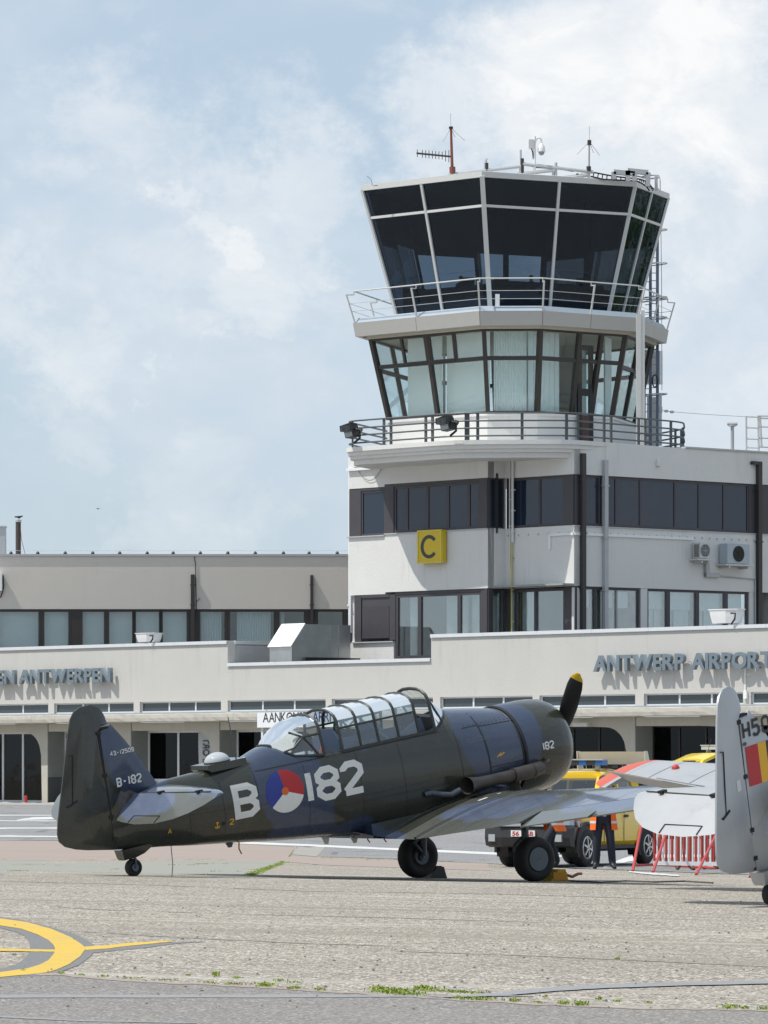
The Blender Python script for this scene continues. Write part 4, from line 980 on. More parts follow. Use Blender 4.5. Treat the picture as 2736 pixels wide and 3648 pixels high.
for t in (.3, .62):
    b = MB(); b.tube([(p.x, p.y, lerp(zr0, zr1, t)) for p in sc(lerp(.985, 1.04, t), Wp)], .011, 4, closed=True); part('wire', b, M_gpipe, CT, world=True)

# ---- the cab: six sides of tinted glass flaring upwards
Vt = [Vector((-.92, 209.9, 0)), Vector((4.14, 205.0, 0)), Vector((10.77, 208.4, 0)), Vector((12.44, 212.9, 0))]
Vt += [Cc*2-Vt[1], Cc*2-Vt[2]]
zc0, zc1 = 20.95, 26.62
Vb = sc(.765, Vt)
skew_panes(Vb, Vt, zc0, zc1, {i: ([.5], [.785], None) for i in range(6)}, None, M_lgrey, G_cab, bw=.11)
b = MB(); a, c = Vb[1], Vt[1]; b.bar((a.x, a.y-.05, zc0), (c.x, c.y-.05, zc1), .26, .2, upv=(1, 0, 0)); part('corner_post', b, M_lgrey, CT, world=True)
b = MB(); b.loft([[(p.x, p.y, z) for p in sc(k, Vt)] for k, z in ((1.0, zc1-.02), (1.012, zc1), (1.012, zc1+.19), (.985, zc1+.22))]); part('roof', b, M_lgrey, CT, world=True)
b = MB(); b.loft([[(p.x, p.y, z) for p in sc(k, Vt)] for k, z in ((.97, zc1-.16), (.97, zc1-.05))]); part('ceiling', b, M_cabi, CT, world=True)
b = MB(); b.loft([[(p.x, p.y, z) for p in sc(k, Vt)] for k, z in ((.74, zc0-.1), (.74, zc0))]); part('floor', b, M_int, CT, world=True)
b = MB(); O_, I_ = sc(.74, Vt), sc(.60, Vt)
for i in range(6):
    p_ = [O_[i], O_[(i+1) % 6], I_[(i+1) % 6], I_[i]]; b.hexa([(p.x, p.y, zc0+.01) for p in p_]+[(p.x, p.y, zc0+(1.45 if i % 2 else 1.3)) for p in p_])
part('console', b, M_int, CT, world=True)
for i in (2, 3, 4, 5):
    b = MB(); A0, B0, A1, B1 = Vb[i], Vb[(i+1) % 6], Vt[i], Vt[(i+1) % 6]
    q = lambda f, t: Cc+(Vector((*A0.lerp(B0, f).lerp(A1.lerp(B1, f), t).xy, 0))-Cc)*.97+Vector((0, 0, lerp(zc0, zc1, t)))
    for f0, f1_, t0 in ((.0, .03, 0), (.03, .52, .62), (.52, .55, .2), (.55, .98, .58), (.98, 1, 0)): b.add([q(f0, t0), q(f1_, t0), q(f1_, .99), q(f0, .99)], [(0, 1, 2, 3)])
    part('roller_blind', b, M_cabi, CT, world=True, fix=False)
b = MB()
for x, y, h in ((3.6, 209.2, .5), (7.0, 208.8, .45), (8.6, 210.0, .55), (5.0, 207.6, .35)): b.box(x-.3, x+.3, y-.1, y+.1, zc0+1.3, zc0+1.3+h)
part('monitor', b, M_black, CT, world=True)
b = MB(); sb = sc(.5, Vt); b.box(Cc.x-.5, Cc.x-.25, Cc.y+3, Cc.y+3.2, zc0, zc1-.2); b.box(Cc.x+3, Cc.x+3.3, Cc.y+1.5, Cc.y+1.7, zc0, zc1-.2); part('column', b, M_int, CT, world=True)
b = MB(); p = at(1772, 1070, 204.0); b.box(p.x-.09, p.x+.09, p.y-.05, p.y+.05, zs1+.2, zs1+.75); part('service_box', b, M_whitep, CT, world=True)

# ---- balcony railing: flat posts with four tubes
Rk = inset(Kp, .22); N = len(Rk)
def k_at(px):
    """plan point of the rail line seen at a photo column, on the viewer's side"""
    best = None
    for i in range(N):
        a, c = Rk[i], Rk[(i+1) % N]; fa, fc = a.x-(px-CX)/FL*a.y, c.x-(px-CX)/FL*c.y
        if fa*fc <= 0 and abs(fa-fc) > 1e-9:
            p = a.lerp(c, fa/(fa-fc))
            if best is None or p.y < best.y: best = p
    return best
for x in (1256, 1368, 1393, 1517, 1541, 1664, 1702, 1860, 2018, 2058, 2152, 2177, 2275, 2299, 2390):
    p = k_at(x)
    if p is None: continue
    i = min(range(N), key=lambda j: (Rk[j]-p).length); d = (Rk[(i+1) % N]-Rk[i-1]).normalized(); w = .2 if x == 1664 else .12
    b = MB(); b.bar((p.x, p.y, zK-.05), (p.x, p.y, zK+1.13), w, .06, upv=(-d.y, d.x, 0)); part('post', b, M_dgrey, CT, world=True)
for i in range(N):
    if Rk[i].y > 206 and i % 2: 
        p = Rk[i]; b = MB(); b.box(p.x-.05, p.x+.05, p.y-.05, p.y+.05, zK-.05, zK+1.13); part('post', b, M_dgrey, CT, world=True)
for z in (.18, .5, .8, 1.12):
    b = MB(); b.tube([(p.x, p.y, zK+z) for p in inset(Kp, .16)], .038, 6, closed=True); part('rail', b, M_dgrey, CT, world=True)
# light grey column at the right, ladder, cabinet
b = MB(); p = at(2281, 1560, 204.6); b.box(p.x-.17, p.x+.03, p.y-.15, p.y+.15, zK, 20.75); b.box(p.x+.032, p.x+.18, p.y-.13, p.y+.15, zK, 20.9); part('column', b, M_lgrey, CT, world=True)
LT = thing('ladder', 'blue grey caged ladder climbing the right side of the control tower', 'ladder', at(2326, 1590, 216))
Yl = 216; zl0, zl1 = zK, 27.4
for x in (2317, 2342):
    b = MB(); p = at(x, 1500, Yl); b.box(p.x-.065, p.x+.065, p.y-.05, p.y+.05, zl0, zl1); part('rail', b, mat('ladder_blue', (.13, .17, .25), .5) if 'ladder_blue' not in bpy.data.materials else bpy.data.materials['ladder_blue'], LT, world=True)
p = at(2298, 1500, Yl); p2_ = at(2317, 1500, Yl); b = MB(); b.box(p.x-.03, p.x+.03, p.y-.03, p.y+.03, 16.2, 20.2); part('rail', b, M_gpipe, LT, world=True)
z = zl0+.3
while z < zl1:
    b = MB(); b.tube([(p.x, p.y, z), (p2_.x, p2_.y, z)], .02, 5); part('rung', b, M_gpipe, LT, world=True)
    b = MB(); q_ = at(2342, 1500, Yl); b.tube([(p2_.x, p2_.y, z+.05), (q_.x, q_.y, z+.05)], .02, 5); part('rung', b, M_gpipe, LT, world=True); z += .34
for z in (18.2, 20.9, 21.6, 22.5, 24.0, 25.5):
    b = MB(); b.tube([(p2_.x+.1+.62*math.cos(a), p2_.y-.3+.5*math.sin(a), z+.04*math.cos(a)) for a in [k*math.pi/8 for k in range(17)]], .03, 5); part('hoop', b, M_gpipe, LT, world=True)
b = MB(); b.tube([at(2358, 1390, Yl-.3), at(2357, 1000, Yl-.3), at(2352, 640, Yl-.3)], .012, 4); part('cable', b, M_black, LT, world=True)
for yy, h in ((1357, 170), (1225, 40)):
    b = MB(); b.tube([at(2333+9*math.cos(a), yy+22*math.sin(a), Yl-.3) for a in [k*math.pi/8 for k in range(17)]], .035, 6); part('cable_coil', b, M_black, LT, world=True)
b = MB(); b.loft([[at(x, y, Y_) for x, Y_ in ((2297, 217.5), (2353, 216.9), (2361, 218.1), (2305, 218.5))] for y in (1250, 1370)]); solo('cabinet', b, M_whitep, 'tall white cabinet hung behind the ladder on the tower', 'cabinet')
b = MB(); p = at(2334, 1500, 217); b.box(p.x-.35, p.x+.1, p.y, p.y+.4, zK, 18.2); solo('flue_box', b, M_lgrey, 'pale square flue standing below the white cabinet on the tower roof', 'flue')
# mast at the right with thin wire
b = MB(); b.tube([at(2353, 1588, 209), at(2353, 1400, 209), ], .06, 8); b.tube([at(2353, 1470, 209), at(2353, 1450, 209)], .085, 8)
MS = thing('wire_mast', 'thin grey mast beside the ladder holding an aerial wire', 'mast', at(2353, 1588, 209)); part('pole', b, M_gpipe, MS, world=True)
b = MB(); b.tube([at(lerp(2356, 2740, t), 1461+28*t**.7, lerp(209, 214, t)) for t in [k/16 for k in range(17)]], .010, 4); part('wire', b, M_gpipe, MS, world=True)
for x, y in ((2374, 1464.5), (2394, 1467.5)):
    b = MB(); c = at(x, y, 209); b.lathe([(0, -.12), (.06, -.05), (.06, .05), (0, .12)], lambda X, Y, t: (c.x+t, c.y+Y, c.z+X), 8, cap=False); part('insulator', b, M_lgrey, MS, world=True)
# roof post and steel frame on the right wing roof
b = MB(); p = at(2609, 1601, 206.5); cyl(b, Vector((p.x, p.y, 15.0)), .075, 1.15); cyl(b, Vector((p.x, p.y, 16.15)), .17, .06); b.tube([(p.x-.22, p.y, 16.26), (p.x+.22, p.y, 16.26)], .07, 8); solo('vent_pipe', b, M_gpipe, 'thin grey post with T shaped head on the white wing roof', 'vent pipe')
SF = thing('roof_ladder', 'white steel guard frame standing on the roof at right photo edge', 'guard rail', at(2690, 1600, 207.5))
for x0, y0, x1, y1 in ((2659, 1603, 2658, 1482), (2703, 1606, 2701, 1480), (2713, 1590, 2708, 1484), (2760, 1590, 2760, 1480)):
    b = MB(); b.tube([at(x0, y0, 207.5), at(x1, y1, 207.5)], .045, 6); part('post', b, M_lgrey, SF, world=True)
for x0, x1, ys in ((2658, 2702, (1484, 1523, 1563, 1594)), (2702, 2790, (1481, 1490, 1520, 1560, 1592))):
    for yy in ys: b = MB(); b.tube([at(x0, yy, 207.5), at(x1, yy+1, 207.5)], .04, 6); part('rung', b, M_lgrey, SF, world=True)

# ---- flood lights on the balcony
def floodlight(px, py, Y, label):
    c = at(px, py, Y); t = thing('floodlight', label, 'floodlight', c); s = 83/1000
    f = Fac(pt=(c.x, c.y), phi=28); z = c.z
    b = MB(); b.prism([(-.50, .26), (.02, .40), (.08, .28), (.16, -.18), (-.22, -.26), (-.30, .05), (-.47, .02)], lambda u, v, d: f.w(u, d, z+v), -.28, .28); part('housing', b, M_black, t, world=True)
    for k in range(7): b = MB(); f.box(b, -.40+.06*k, -.37+.06*k, .285, .31, z+.0, z+.27); part('fin', b, M_dgrey, t, world=True)
    b = MB(); b.add([f.w(-.20, .285, z-.24), f.w(.13, .285, z-.17), f.w(.07, .285, z+.02), f.w(-.27, .285, z-.02)], [(0, 1, 2, 3)]); part('lens', b, darkpane('lamp_lens', (.16, .18, .18)) if 'lamp_lens' not in bpy.data.materials else bpy.data.materials['lamp_lens'], t, world=True)
    b = MB(); b.tube([f.w(.12, 0, z+.15), f.w(.32, 0, z+.05), f.w(.32, 0, z-.25), f.w(.05, 0, z-.45)], .05, 6); b.tube([f.w(.26, 0, z+.12), f.w(.4, 0, z+.06)], .10, 8); part('bracket', b, M_black, t, world=True)
floodlight(1258, 1540, 204.2, 'black floodlight leaning out at the left corner of the balcony')
floodlight(1600, 1514, 199.6, 'black floodlight on the balcony rail in the middle of the front')

# ---- yellow C sign
uc0, uc1 = f1.u(1488, .34), f1.u(1572, .34); zc_b, zc_t = f1.z(1530, 2006, .34), f1.z(1530, 1889, .34)
CS = thing('gate_sign', 'square yellow box sign with dark letter C on the white tower', 'sign', f1.w((uc0+uc1)/2, 0, zc_b))
b = MB(); f1.box(b, uc0, uc1, .05, .34, zc_b, zc_t); part('box', b, M_sign, CS, world=True)
b = MB(); w_ = .05
f1.box(b, uc0-.01, uc1+.01, .27, .365, zc_b-.01, zc_b+w_); f1.box(b, uc0-.01, uc1+.01, .27, .365, zc_t-w_, zc_t+.01); f1.box(b, uc0-.01, uc0+w_, .27, .365, zc_b+w_, zc_t-w_); f1.box(b, uc1-w_, uc1+.01, .27, .365, zc_b+w_, zc_t-w_)
part('rim', b, mat('sign_rim', (.70, .55, .06), .4), CS, world=True)
b = MB(); um, vm = (uc0+uc1)/2-.02, (zc_b+zc_t)/2; hh = (zc_t-zc_b)*.36; hw = (uc1-uc0)*.30; rows = []
for k in range(29):
    a = R(38)+k/28*R(284); x, y = math.cos(a), math.sin(a)
    rows.append([f1.w(um+x*(hw-.10), .346, vm+y*(hh-.15)), f1.w(um+x*(hw+.09), .346, vm+y*(hh+.0)), f1.w(um+x*(hw+.09), .343, vm+y*(hh+.0)), f1.w(um+x*(hw-.10), .343, vm+y*(hh-.15))])
b.loft(rows); part('letter', b, M_signb, CS, world=True)

# ---- air conditioners on the right face
def acunit(x0, x1, xs, y0, y1, depth, label, dark):
    u0_, u1_ = f3.u(ZF(xs, 0)[0], depth), f3.u(ZF(x1, 0)[0], depth); zb_, zt_ = f3.z(*ZF((xs+x1)/2, y1), depth), f3.z(*ZF((xs+x1)/2, y0), depth)
    t = thing('air_conditioner', label, 'air conditioner', f3.w((u0_+u1_)/2, 0, zb_))
    b = MB(); f3.box(b, u0_, u1_, .08, depth, zb_, zt_); part('casing', b, mat('unit_grey', (.40, .46, .50), .5) if dark else M_lgrey, t, world=True)
    um, vm, r = (u0_+u1_)/2+(0 if not dark else .0), (zb_+zt_)/2, (zt_-zb_)*.40
    b = MB(); b.prism([(um+r*math.cos(a), vm+r*math.sin(a)) for a in [k*math.pi/14 for k in range(28)]], lambda u, z, d: f3.w(u, d, z), depth-.06, depth+.006); part('fan_opening', b, M_black, t, world=True)
    b = MB()
    for k in (1, .75, .5, .25): b.tube([f3.w(um+r*k*math.cos(a), depth+.02, vm+r*k*math.sin(a)) for a in [j*math.pi/14 for j in range(28)]], .012 if not dark else .006, 4, closed=True)
    for j in range(8): a = j*math.pi/4; b.tube([f3.w(um, depth+.02, vm), f3.w(um+r*math.cos(a), depth+.02, vm+r*math.sin(a))], .008, 4)
    part('fan_guard', b, M_gpipe if not dark else M_pipe, t, world=True)
    if not dark:
        for k in range(12): b = MB(); zz1 = lerp(zb_+.06, zt_-.06, k/12); f3.box(b, u0_-.012, u0_-.002, .15, depth-.06, zz1, zz1+.022); part('slat', b, M_pipe, t, world=True)
    b = MB(); f3.box(b, u0_-.15, u1_+.25, .01, depth+.05, zb_-.09, zb_-.02); f3.box(b, u0_+.1, u0_+.18, .01, depth, zb_-.2, zb_-.09); f3.box(b, u1_-.1, u1_-.02, .01, depth, zb_-.2, zb_-.09); part('bracket', b, M_lgrey, t, world=True)
    return u0_, u1_, zb_, zt_
r1 = acunit(905, 1088, 990, 92, 246, .52, 'small pale air conditioner with round fan grille, the left of two on the wall', False)
r2 = acunit(1175, 1478, 1258, 105, 300, .55, 'grey air conditioner with a large dark fan, right of two on the wall', True)
bb = MB(); u = f3.u(ZF(1040, 0)[0]); za = f3.z(*ZF(1040, 430)); f3.box(bb, u-.08, u+.12, .01, .16, za, r1[2]-.1); f3.box(bb, u-.08, f3.u(ZF(1158, 0)[0]), .01, .164, za-.003, za+.18)
bb.tube([f3.w(f3.u(ZF(1160, 0)[0]), .05, za+.06), f3.w(f3.u(ZF(1525, 0)[0]), .05, za-.02), f3.w(f3.u(ZF(1528, 0)[0]), .05, z0)], .035, 6); part('cable_duct', bb, M_gpipe, CT, world=True)

# ---- aerials and equipment on the cab roof
YR = 207.5; ZQ = zm(1440, 380, .3014); ZW = zm(1840, 430, .3617)
qa = lambda x, y, Y=YR: at(*ZQ(x, y), Y); qw = lambda x, y, Y=YR: at(*ZW(x, y), Y)
AN = thing('aerial', 'red painted roof aerial with spreading rods and side comb antenna', 'aerial', qa(565, 825))
b = MB(); b.tube([qa(572, 840), qa(566, 700), qa(553, 262)], [.075, .065, .05], 8); part('mast', b, M_rust, AN, world=True, smooth=True)
b = MB(); b.tube([qa(571, 790), qa(569, 712)], .13, 8); part('clamp', b, M_rust, AN, world=True); b = MB(); b.tube([qa(553, 262), qa(552, 236)], .09, 8); part('hub', b, M_black, AN, world=True)
for e in ((547, 80), (455, 420), (717, 402), (600, 360)): b = MB(); b.tube([qa(552, 250), qa(*e)], .012, 5); part('rod', b, M_gpipe, AN, world=True)
b = MB(); b.tube([qa(145, 550), qa(550, 590)], .045, 6); part('boom', b, M_pipe, AN, world=True)
for x, h in ((155, 45), (215, 46), (254, 46), (293, 47), (333, 47), (372, 46), (410, 47), (449, 47), (489, 64), (528, 72)):
    y = lerp(550, 588, (x-145)/400); b = MB(); b.tube([qa(x, y-h), qa(x, y+h)], .016, 5); part('element', b, M_pipe, AN, world=True)
AN2 = thing('aerial', 'slim grey roof aerial with spreading rods right of the camera', 'aerial', qw(712, 575))
b = MB(); b.tube([qw(712, 575), qw(716, 215)], .045, 8); part('mast', b, M_gpipe, AN2, world=True); b = MB(); b.tube([qw(712, 500), qw(711, 450)], .10, 8); part('clamp', b, M_pipe, AN2, world=True)
b = MB(); b.tube([qw(717, 240), qw(718, 192)], .085, 8); part('hub', b, M_pipe, AN2, world=True)
for e in ((718, 55), (595, 333), (820, 343), (759, 316)): b = MB(); b.tube([qw(718, 205), qw(*e)], .012, 5); part('rod', b, M_gpipe, AN2, world=True)
CV = thing('dome_camera', 'white dome camera hanging from a curved arm on the cab roof', 'camera', qw(178, 545))
b = MB(); b.tube([qw(178, 548), qw(180, 155)], .055, 8); part('pole', b, M_whitep, CV, world=True)
b = MB(); b.tube([qw(180, 235), qw(188, 195), qw(205, 170), qw(228, 168), qw(243, 185), qw(246, 225)], .045, 8); part('arm', b, M_whitep, CV, world=True, smooth=True)
c = qw(246, 300); k = FL/YR/.3617/1.0; u_ = YR/FL*.3617
b = MB(); b.lathe([(12*u_, 78*u_), (20*u_, 66*u_), (34*u_, 40*u_), (39*u_, 10*u_), (39*u_, -6*u_)], lambda x, y, t: (c.x+x, c.y+y, c.z+t), 16); part('housing', b, M_whitep, CV, world=True, smooth=True)
b = MB(); b.lathe([(31*u_, -7*u_), (29*u_, -22*u_), (20*u_, -36*u_), (8*u_, -42*u_)], lambda x, y, t: (c.x+x, c.y+y, c.z+t), 16); part('dome', b, darkpane('dome_bubble', (.25, .27, .28)), CV, world=True, smooth=True)
b = MB(); c2 = qw(145, 230); b.box(c2.x-25*u_, c2.x+26*u_, c2.y-.15, c2.y+.25, c2.z-42*u_, c2.z+42*u_); part('junction_box', b, M_lgrey, CV, world=True)
b = MB(); b.tube([qw(148, 275), qw(160, 310), qw(165, 370), qw(172, 380)], .03, 5); part('cable', b, M_black, CV, world=True)
RF = thing('roof_rail', 'grey scaffold tube rail along the edge of the cab roof', 'rail', qa(980, 800))
for pts in ([qa(522, 806), qa(1380, 705)], [qa(1408, 680), qw(60, 427), qw(760, 506)], [qa(1340, 800), qw(380, 487)], [qw(470, 562), qw(700, 535)]): 
    b = MB(); b.tube(pts, .075, 8); part('rail', b, M_gpipe, RF, world=True)
for x, y0, y1, r in ((975, 665, 790, .075), (1395, 612, 810, .075), (1376, 690, 790, .06)): b = MB(); b.tube([qa(x, y0), qa(x, y1)], r, 8); part('post', b, M_pipe if r > .07 else M_gpipe, RF, world=True)
for x, y0, y1 in ((388, 413, 560), (362, 490, 560), (712, 505, 575)): b = MB(); b.tube([qw(x, y0), qw(x, y1)], .06, 8); part('post', b, M_gpipe, RF, world=True)
b = MB(); b.tube([qa(968, 660), qa(966, 630), qa(978, 612)], .05, 6); b.tube([qa(1374, 700), qa(1370, 512), qa(1384, 508), qa(1386, 620)], .022, 5); b.tube([qa(945, 650), qa(945, 745)], .012, 4); part('aerial_stub', b, M_gpipe, RF, world=True)['kind'] = 'stuff'
b = MB(); rn = random.Random(12)
for _ in range(7): x = rn.uniform(540, 690); b.tube([qw(x+rn.uniform(-30, 30), 520+rn.uniform(0, 40)) for _ in range(5)], .02, 4)
b.tube([qw(60, 430), qw(200, 462), qw(400, 475), qw(560, 500)], .02, 4); part('cable', b, M_black, RF, world=True)
CL = thing('cable_tray', 'black ladder shaped cable tray curving over the cab roof edge', 'cable tray', qw(950, 560))
up_ = [(765, 510), (880, 533), (1000, 553), (1120, 565), (1210, 575), (1260, 590), (1310, 625), (1350, 680)]; dn_ = [(730, 548), (850, 577), (980, 584), (1100, 588), (1190, 596), (1235, 617), (1280, 648), (1310, 690)]
for L_ in (up_, dn_): b = MB(); b.tube([qw(*p) for p in L_], .035, 6); part('rail', b, M_black, CL, world=True)
for k in range(20):
    f = k/19*(len(up_)-1); i = min(int(f), len(up_)-2); t = f-i
    a = (lerp(up_[i][0], up_[i+1][0], t), lerp(up_[i][1], up_[i+1][1], t)); c_ = (lerp(dn_[i][0], dn_[i+1][0], t)+25, lerp(dn_[i][1], dn_[i+1][1], t)); b = MB(); b.tube([qw(*a), qw(*c_)], .025, 5); part('rung', b, M_black, CL, world=True)
for (pts, lab) in (([(960, 580), (957, 505), (1165, 525), (1160, 600)], 'left of two grey steel gantries on the cab roof'), ([(1098, 600), (1094, 492), (1297, 512), (1292, 650)], 'right and taller of two grey steel gantries on the cab roof')):
    b = MB(); 
    for i in range(3): b.bar(qw(*pts[i]), qw(*pts[i+1]), .26, .2)
    solo('gantry', b, M_gpipe, lab, 'gantry')
b = MB(); b.tube([qw(1180, 545), qw(1230, 555), qw(1300, 535), qw(1400, 540), qw(1413, 560), qw(1330, 570), qw(1230, 560)], .035, 6); b.bar(qw(1375, 550), qw(1378, 690), .13); b.tube([qw(1413, 560), qw(1414, 700)], .012, 4); solo('roof_hoop', b, M_gpipe, 'grey tubular hoop with post at the right end of the cab roof', 'hoop')
b = MB(); Zx = zm(1200, 380, .7836); b.tube([at(*Zx(162, 358), 208.8), at(*Zx(155, 330), 208.8), at(*Zx(138, 316), 208.8)], .02, 5); b.tube([at(*Zx(166, 358), 208.8), at(*Zx(186, 356), 208.8)], .04, 5); solo('roof_sensor', b, M_gpipe, 'tiny bent wire sensor on the left end of the cab roof', 'sensor')

# ================================================================== the two trainer aeroplanes
def camo(name='camouflage_paint', mul=1.0):
    m, t, b = newmat(name)
    o = t.new('ShaderNodeTexCoord').outputs['Object']
    wob = t.new('ShaderNodeTexNoise'); t.set(wob.inputs['Vector'], o); wob.inputs['Scale'].default_value = 1.6; wob.inputs['Detail'].default_value = 2
    p = t.new('ShaderNodeVectorMath', operation='MULTIPLY_ADD'); t.set(p.inputs[0], wob.outputs['Color']); p.inputs[1].default_value = (.5, .5, .5)
    q_ = t.new('ShaderNodeVectorMath', operation='MULTIPLY'); t.set(q_.inputs[0], o); q_.inputs[1].default_value = (1, .42, 1); t.l.new(q_.outputs[0], p.inputs[2])
    mask = None
    for (x, y, z, r) in ((-5.2, 0, 2.95, .66), (-5.55, 0, 3.05, .3), (-5.65, -.25, 2.25, .30), (-3.1, 0, 2.0, .62), (-2.95, 0, 1.35, .55), (-3.3, 0, 2.45, .40), (-2.1, 0, .95, .5), (.42, 0, 2.05, .74), (.2, 0, 1.5, .35), (-2.0, 0, 2.5, .3),
                         (-.9, -.95, 1.2, .52), (-.1, -1.3, 1.3, .3), (-.9, -2.15, 1.4, .6), (-.9, 1.0, 1.2, .5), (-.8, 2.0, 1.4, .6), (-5.1, -.75, 2.25, .3), (-5.1, .75, 2.25, .3)):
        d = t.new('ShaderNodeVectorMath', operation='DISTANCE'); t.l.new(p.outputs[0], d.inputs[0]); d.inputs[1].default_value = (x+.25, y+.25, z+.25)
        k = t.smooth(d.outputs['Value'], r+.04, r-.04)
        mask = k if mask is None else t.math('MAXIMUM', mask, k)
    n = t.noise(o, 4, 6, .65); fine = t.noise(o, 28, 5, .6)
    blue = t.mix(n, (.028, .041, .078), (.046, .063, .106)); olive = t.mix(n, (.023, .0245, .0185), (.038, .040, .030))
    c = t.mix(mask, olive, blue)
    if mul != 1: c = t.mix(1.0, c, (mul, mul, mul*.97), 'MULTIPLY'); c = t.mix(.38, c, (.115, .118, .118))  # brightens and greys the same colours for the sunlit copy
    c = t.mix(t.math('MULTIPLY', t.smooth(fine, .6, .75), .25), c, (.11, .11, .105))
    t.set(b.inputs['Base Color'], c)
    t.set(b.inputs['Roughness'], t.math('ADD', .20, t.math('MULTIPLY', n, .14)))
    b.inputs['Specular IOR Level'].default_value = .32
    b.inputs['Coat Weight'].default_value = .7; b.inputs['Coat Roughness'].default_value = .07; b.inputs['Coat IOR'].default_value = 1.5
    bump(t, b, t.math('ADD', t.noise(t.mapping(o, scale=(.5, 1, 2.6)), 3.0, 3), t.math('MULTIPLY', t.noise(o, 5.5, 2), .5)), .13, .02)
    return m
def silver():
    m, t, b = newmat('silver_paint')
    o = t.new('ShaderNodeTexCoord').outputs['Object']; sx = t.new('ShaderNodeSeparateXYZ'); t.l.new(o, sx.inputs[0])
    n = t.noise(o, 3, 6, .6); st = t.noise(t.mapping(o, scale=(2, 1, .4)), 3, 5, .65)
    c = t.mix(n, (.36, .37, .385), (.46, .47, .48)); c = t.mix(t.math('MULTIPLY', t.smooth(st, .55, .75), .3), c, (.27, .27, .27))
    ay = t.math('ABSOLUTE', sx.outputs[1]); c = t.mix(t.math('GREATER_THAN', ay, 6.02), c, (.62, .12, .07))
    t.set(b.inputs['Base Color'], c); b.inputs['Roughness'].default_value = .42; b.inputs['Metallic'].default_value = .25
    bump(t, b, t.noise(o, 2.2, 3), .1, .02); return m
M_camo, M_silv, M_camo_sunlit = camo(), silver(), camo('sunlit_camouflage', 2.7)  # last one: camouflage copy with sunlight on wings and tailplane put into its colour
M_tyre = mat('tyre_rubber', (.016, .016, .017), .75, var=.3, scale=9)
M_hub = mat('wheel_cover', (.10, .125, .155), .45, var=.15, scale=8)
M_oleo = mat('gear_metal', (.07, .085, .10), .4, metal=.4)
M_exh = mat('burnt_exhaust', (.075, .066, .06), .5, metal=.6, var=.45, scale=7)
M_prop = mat('prop_black', (.012, .012, .012), .55)
M_ytip = mat('prop_yellow', (.55, .36, .02), .5)
M_dwht = mat('marking_white', (.66, .66, .64), .5, var=.08, scale=12)
M_dred = mat('marking_red', (.42, .02, .022), .45); M_dblu = mat('marking_blue', (.02, .04, .26), .45); M_dora = mat('marking_orange', (.62, .12, .015), .45)
M_dyel = mat('marking_yellow', (.70, .38, .015), .45); M_dblk = mat('marking_black', (.02, .02, .022), .45); M_dpnk = mat('faded_red', (.55, .13, .10), .5)
M_frame = mat('canopy_frame', (.028, .032, .030), .45)
M_green = mat('cockpit_green', (.10, .17, .13), .6); M_cblue = mat('cockpit_blue', (.045, .07, .13), .6)
M_cloth = mat('white_cloth', (.62, .61, .58), .9)
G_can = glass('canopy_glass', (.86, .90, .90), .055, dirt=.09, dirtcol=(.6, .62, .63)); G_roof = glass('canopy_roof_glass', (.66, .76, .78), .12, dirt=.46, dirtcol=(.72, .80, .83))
M_line = mat('panel_gap', (.012, .012, .013), .7)

FX = [-5.86, -5.4, -5.0, -4.64, -4.2, -3.67, -3.2, -2.5, -1.7, -.8, -.15, .13, .80]
f_top = spl(FX, [2.12, 2.29, 2.37, 2.385, 2.395, 2.43, 2.545, 2.56, 2.55, 2.53, 2.50, 2.465, 2.355])
f_bot = spl(FX, [1.60, 1.535, 1.48, 1.42, 1.36, 1.28, 1.21, 1.12, .98, .84, .80, .86, 1.075])
f_hw = spl(FX, [.05, .13, .19, .245, .31, .385, .44, .50, .53, .56, .61, .645, .64])
f_n = spl(FX, [2.0, 2.0, 2.1, 2.2, 2.3, 2.35, 2.4, 2.45, 2.45, 2.4, 2.2, 2.05, 2.0])
def f_clip(x):
    if x < -3.2 or x > -.12: return 9
    return interp([-3.2, -3.1, -2.95, -2.6, -.62, -.14], [2.53, 2.45, 2.36, 2.29, 2.29, 2.50], x)
def f_ring(x, n=56):
    zt, zb, w, e = f_top(x), f_bot(x), f_hw(x), f_n(x); zc = (zt+zb)/2; h = (zt-zb)/2; out = []
    for k in range(n):
        a = 2*math.pi*k/n; cy, cz = math.cos(a), math.sin(a)
        y = math.copysign(abs(cy)**(2/e), cy)*w; z = zc+math.copysign(abs(cz)**(2/e), cz)*h
        c = f_clip(x)
        if z > c: z = c+(z-c)*.02
        out.append((x, y, z))
    return out
def side_y(x, z):
    """starboard skin of the fuselage at station x, height z"""
    if x > .80: 
        R_ = .682; return -math.sqrt(max(.01, R_*R_-(z-1.715)**2))
    zt, zb, w, e = f_top(x), f_bot(x), f_hw(x), f_n(x); zc = (zt+zb)/2; h = (zt-zb)/2
    s = min(.98, abs((z-zc)/h)); return -w*(1-s**e)**(1/e)
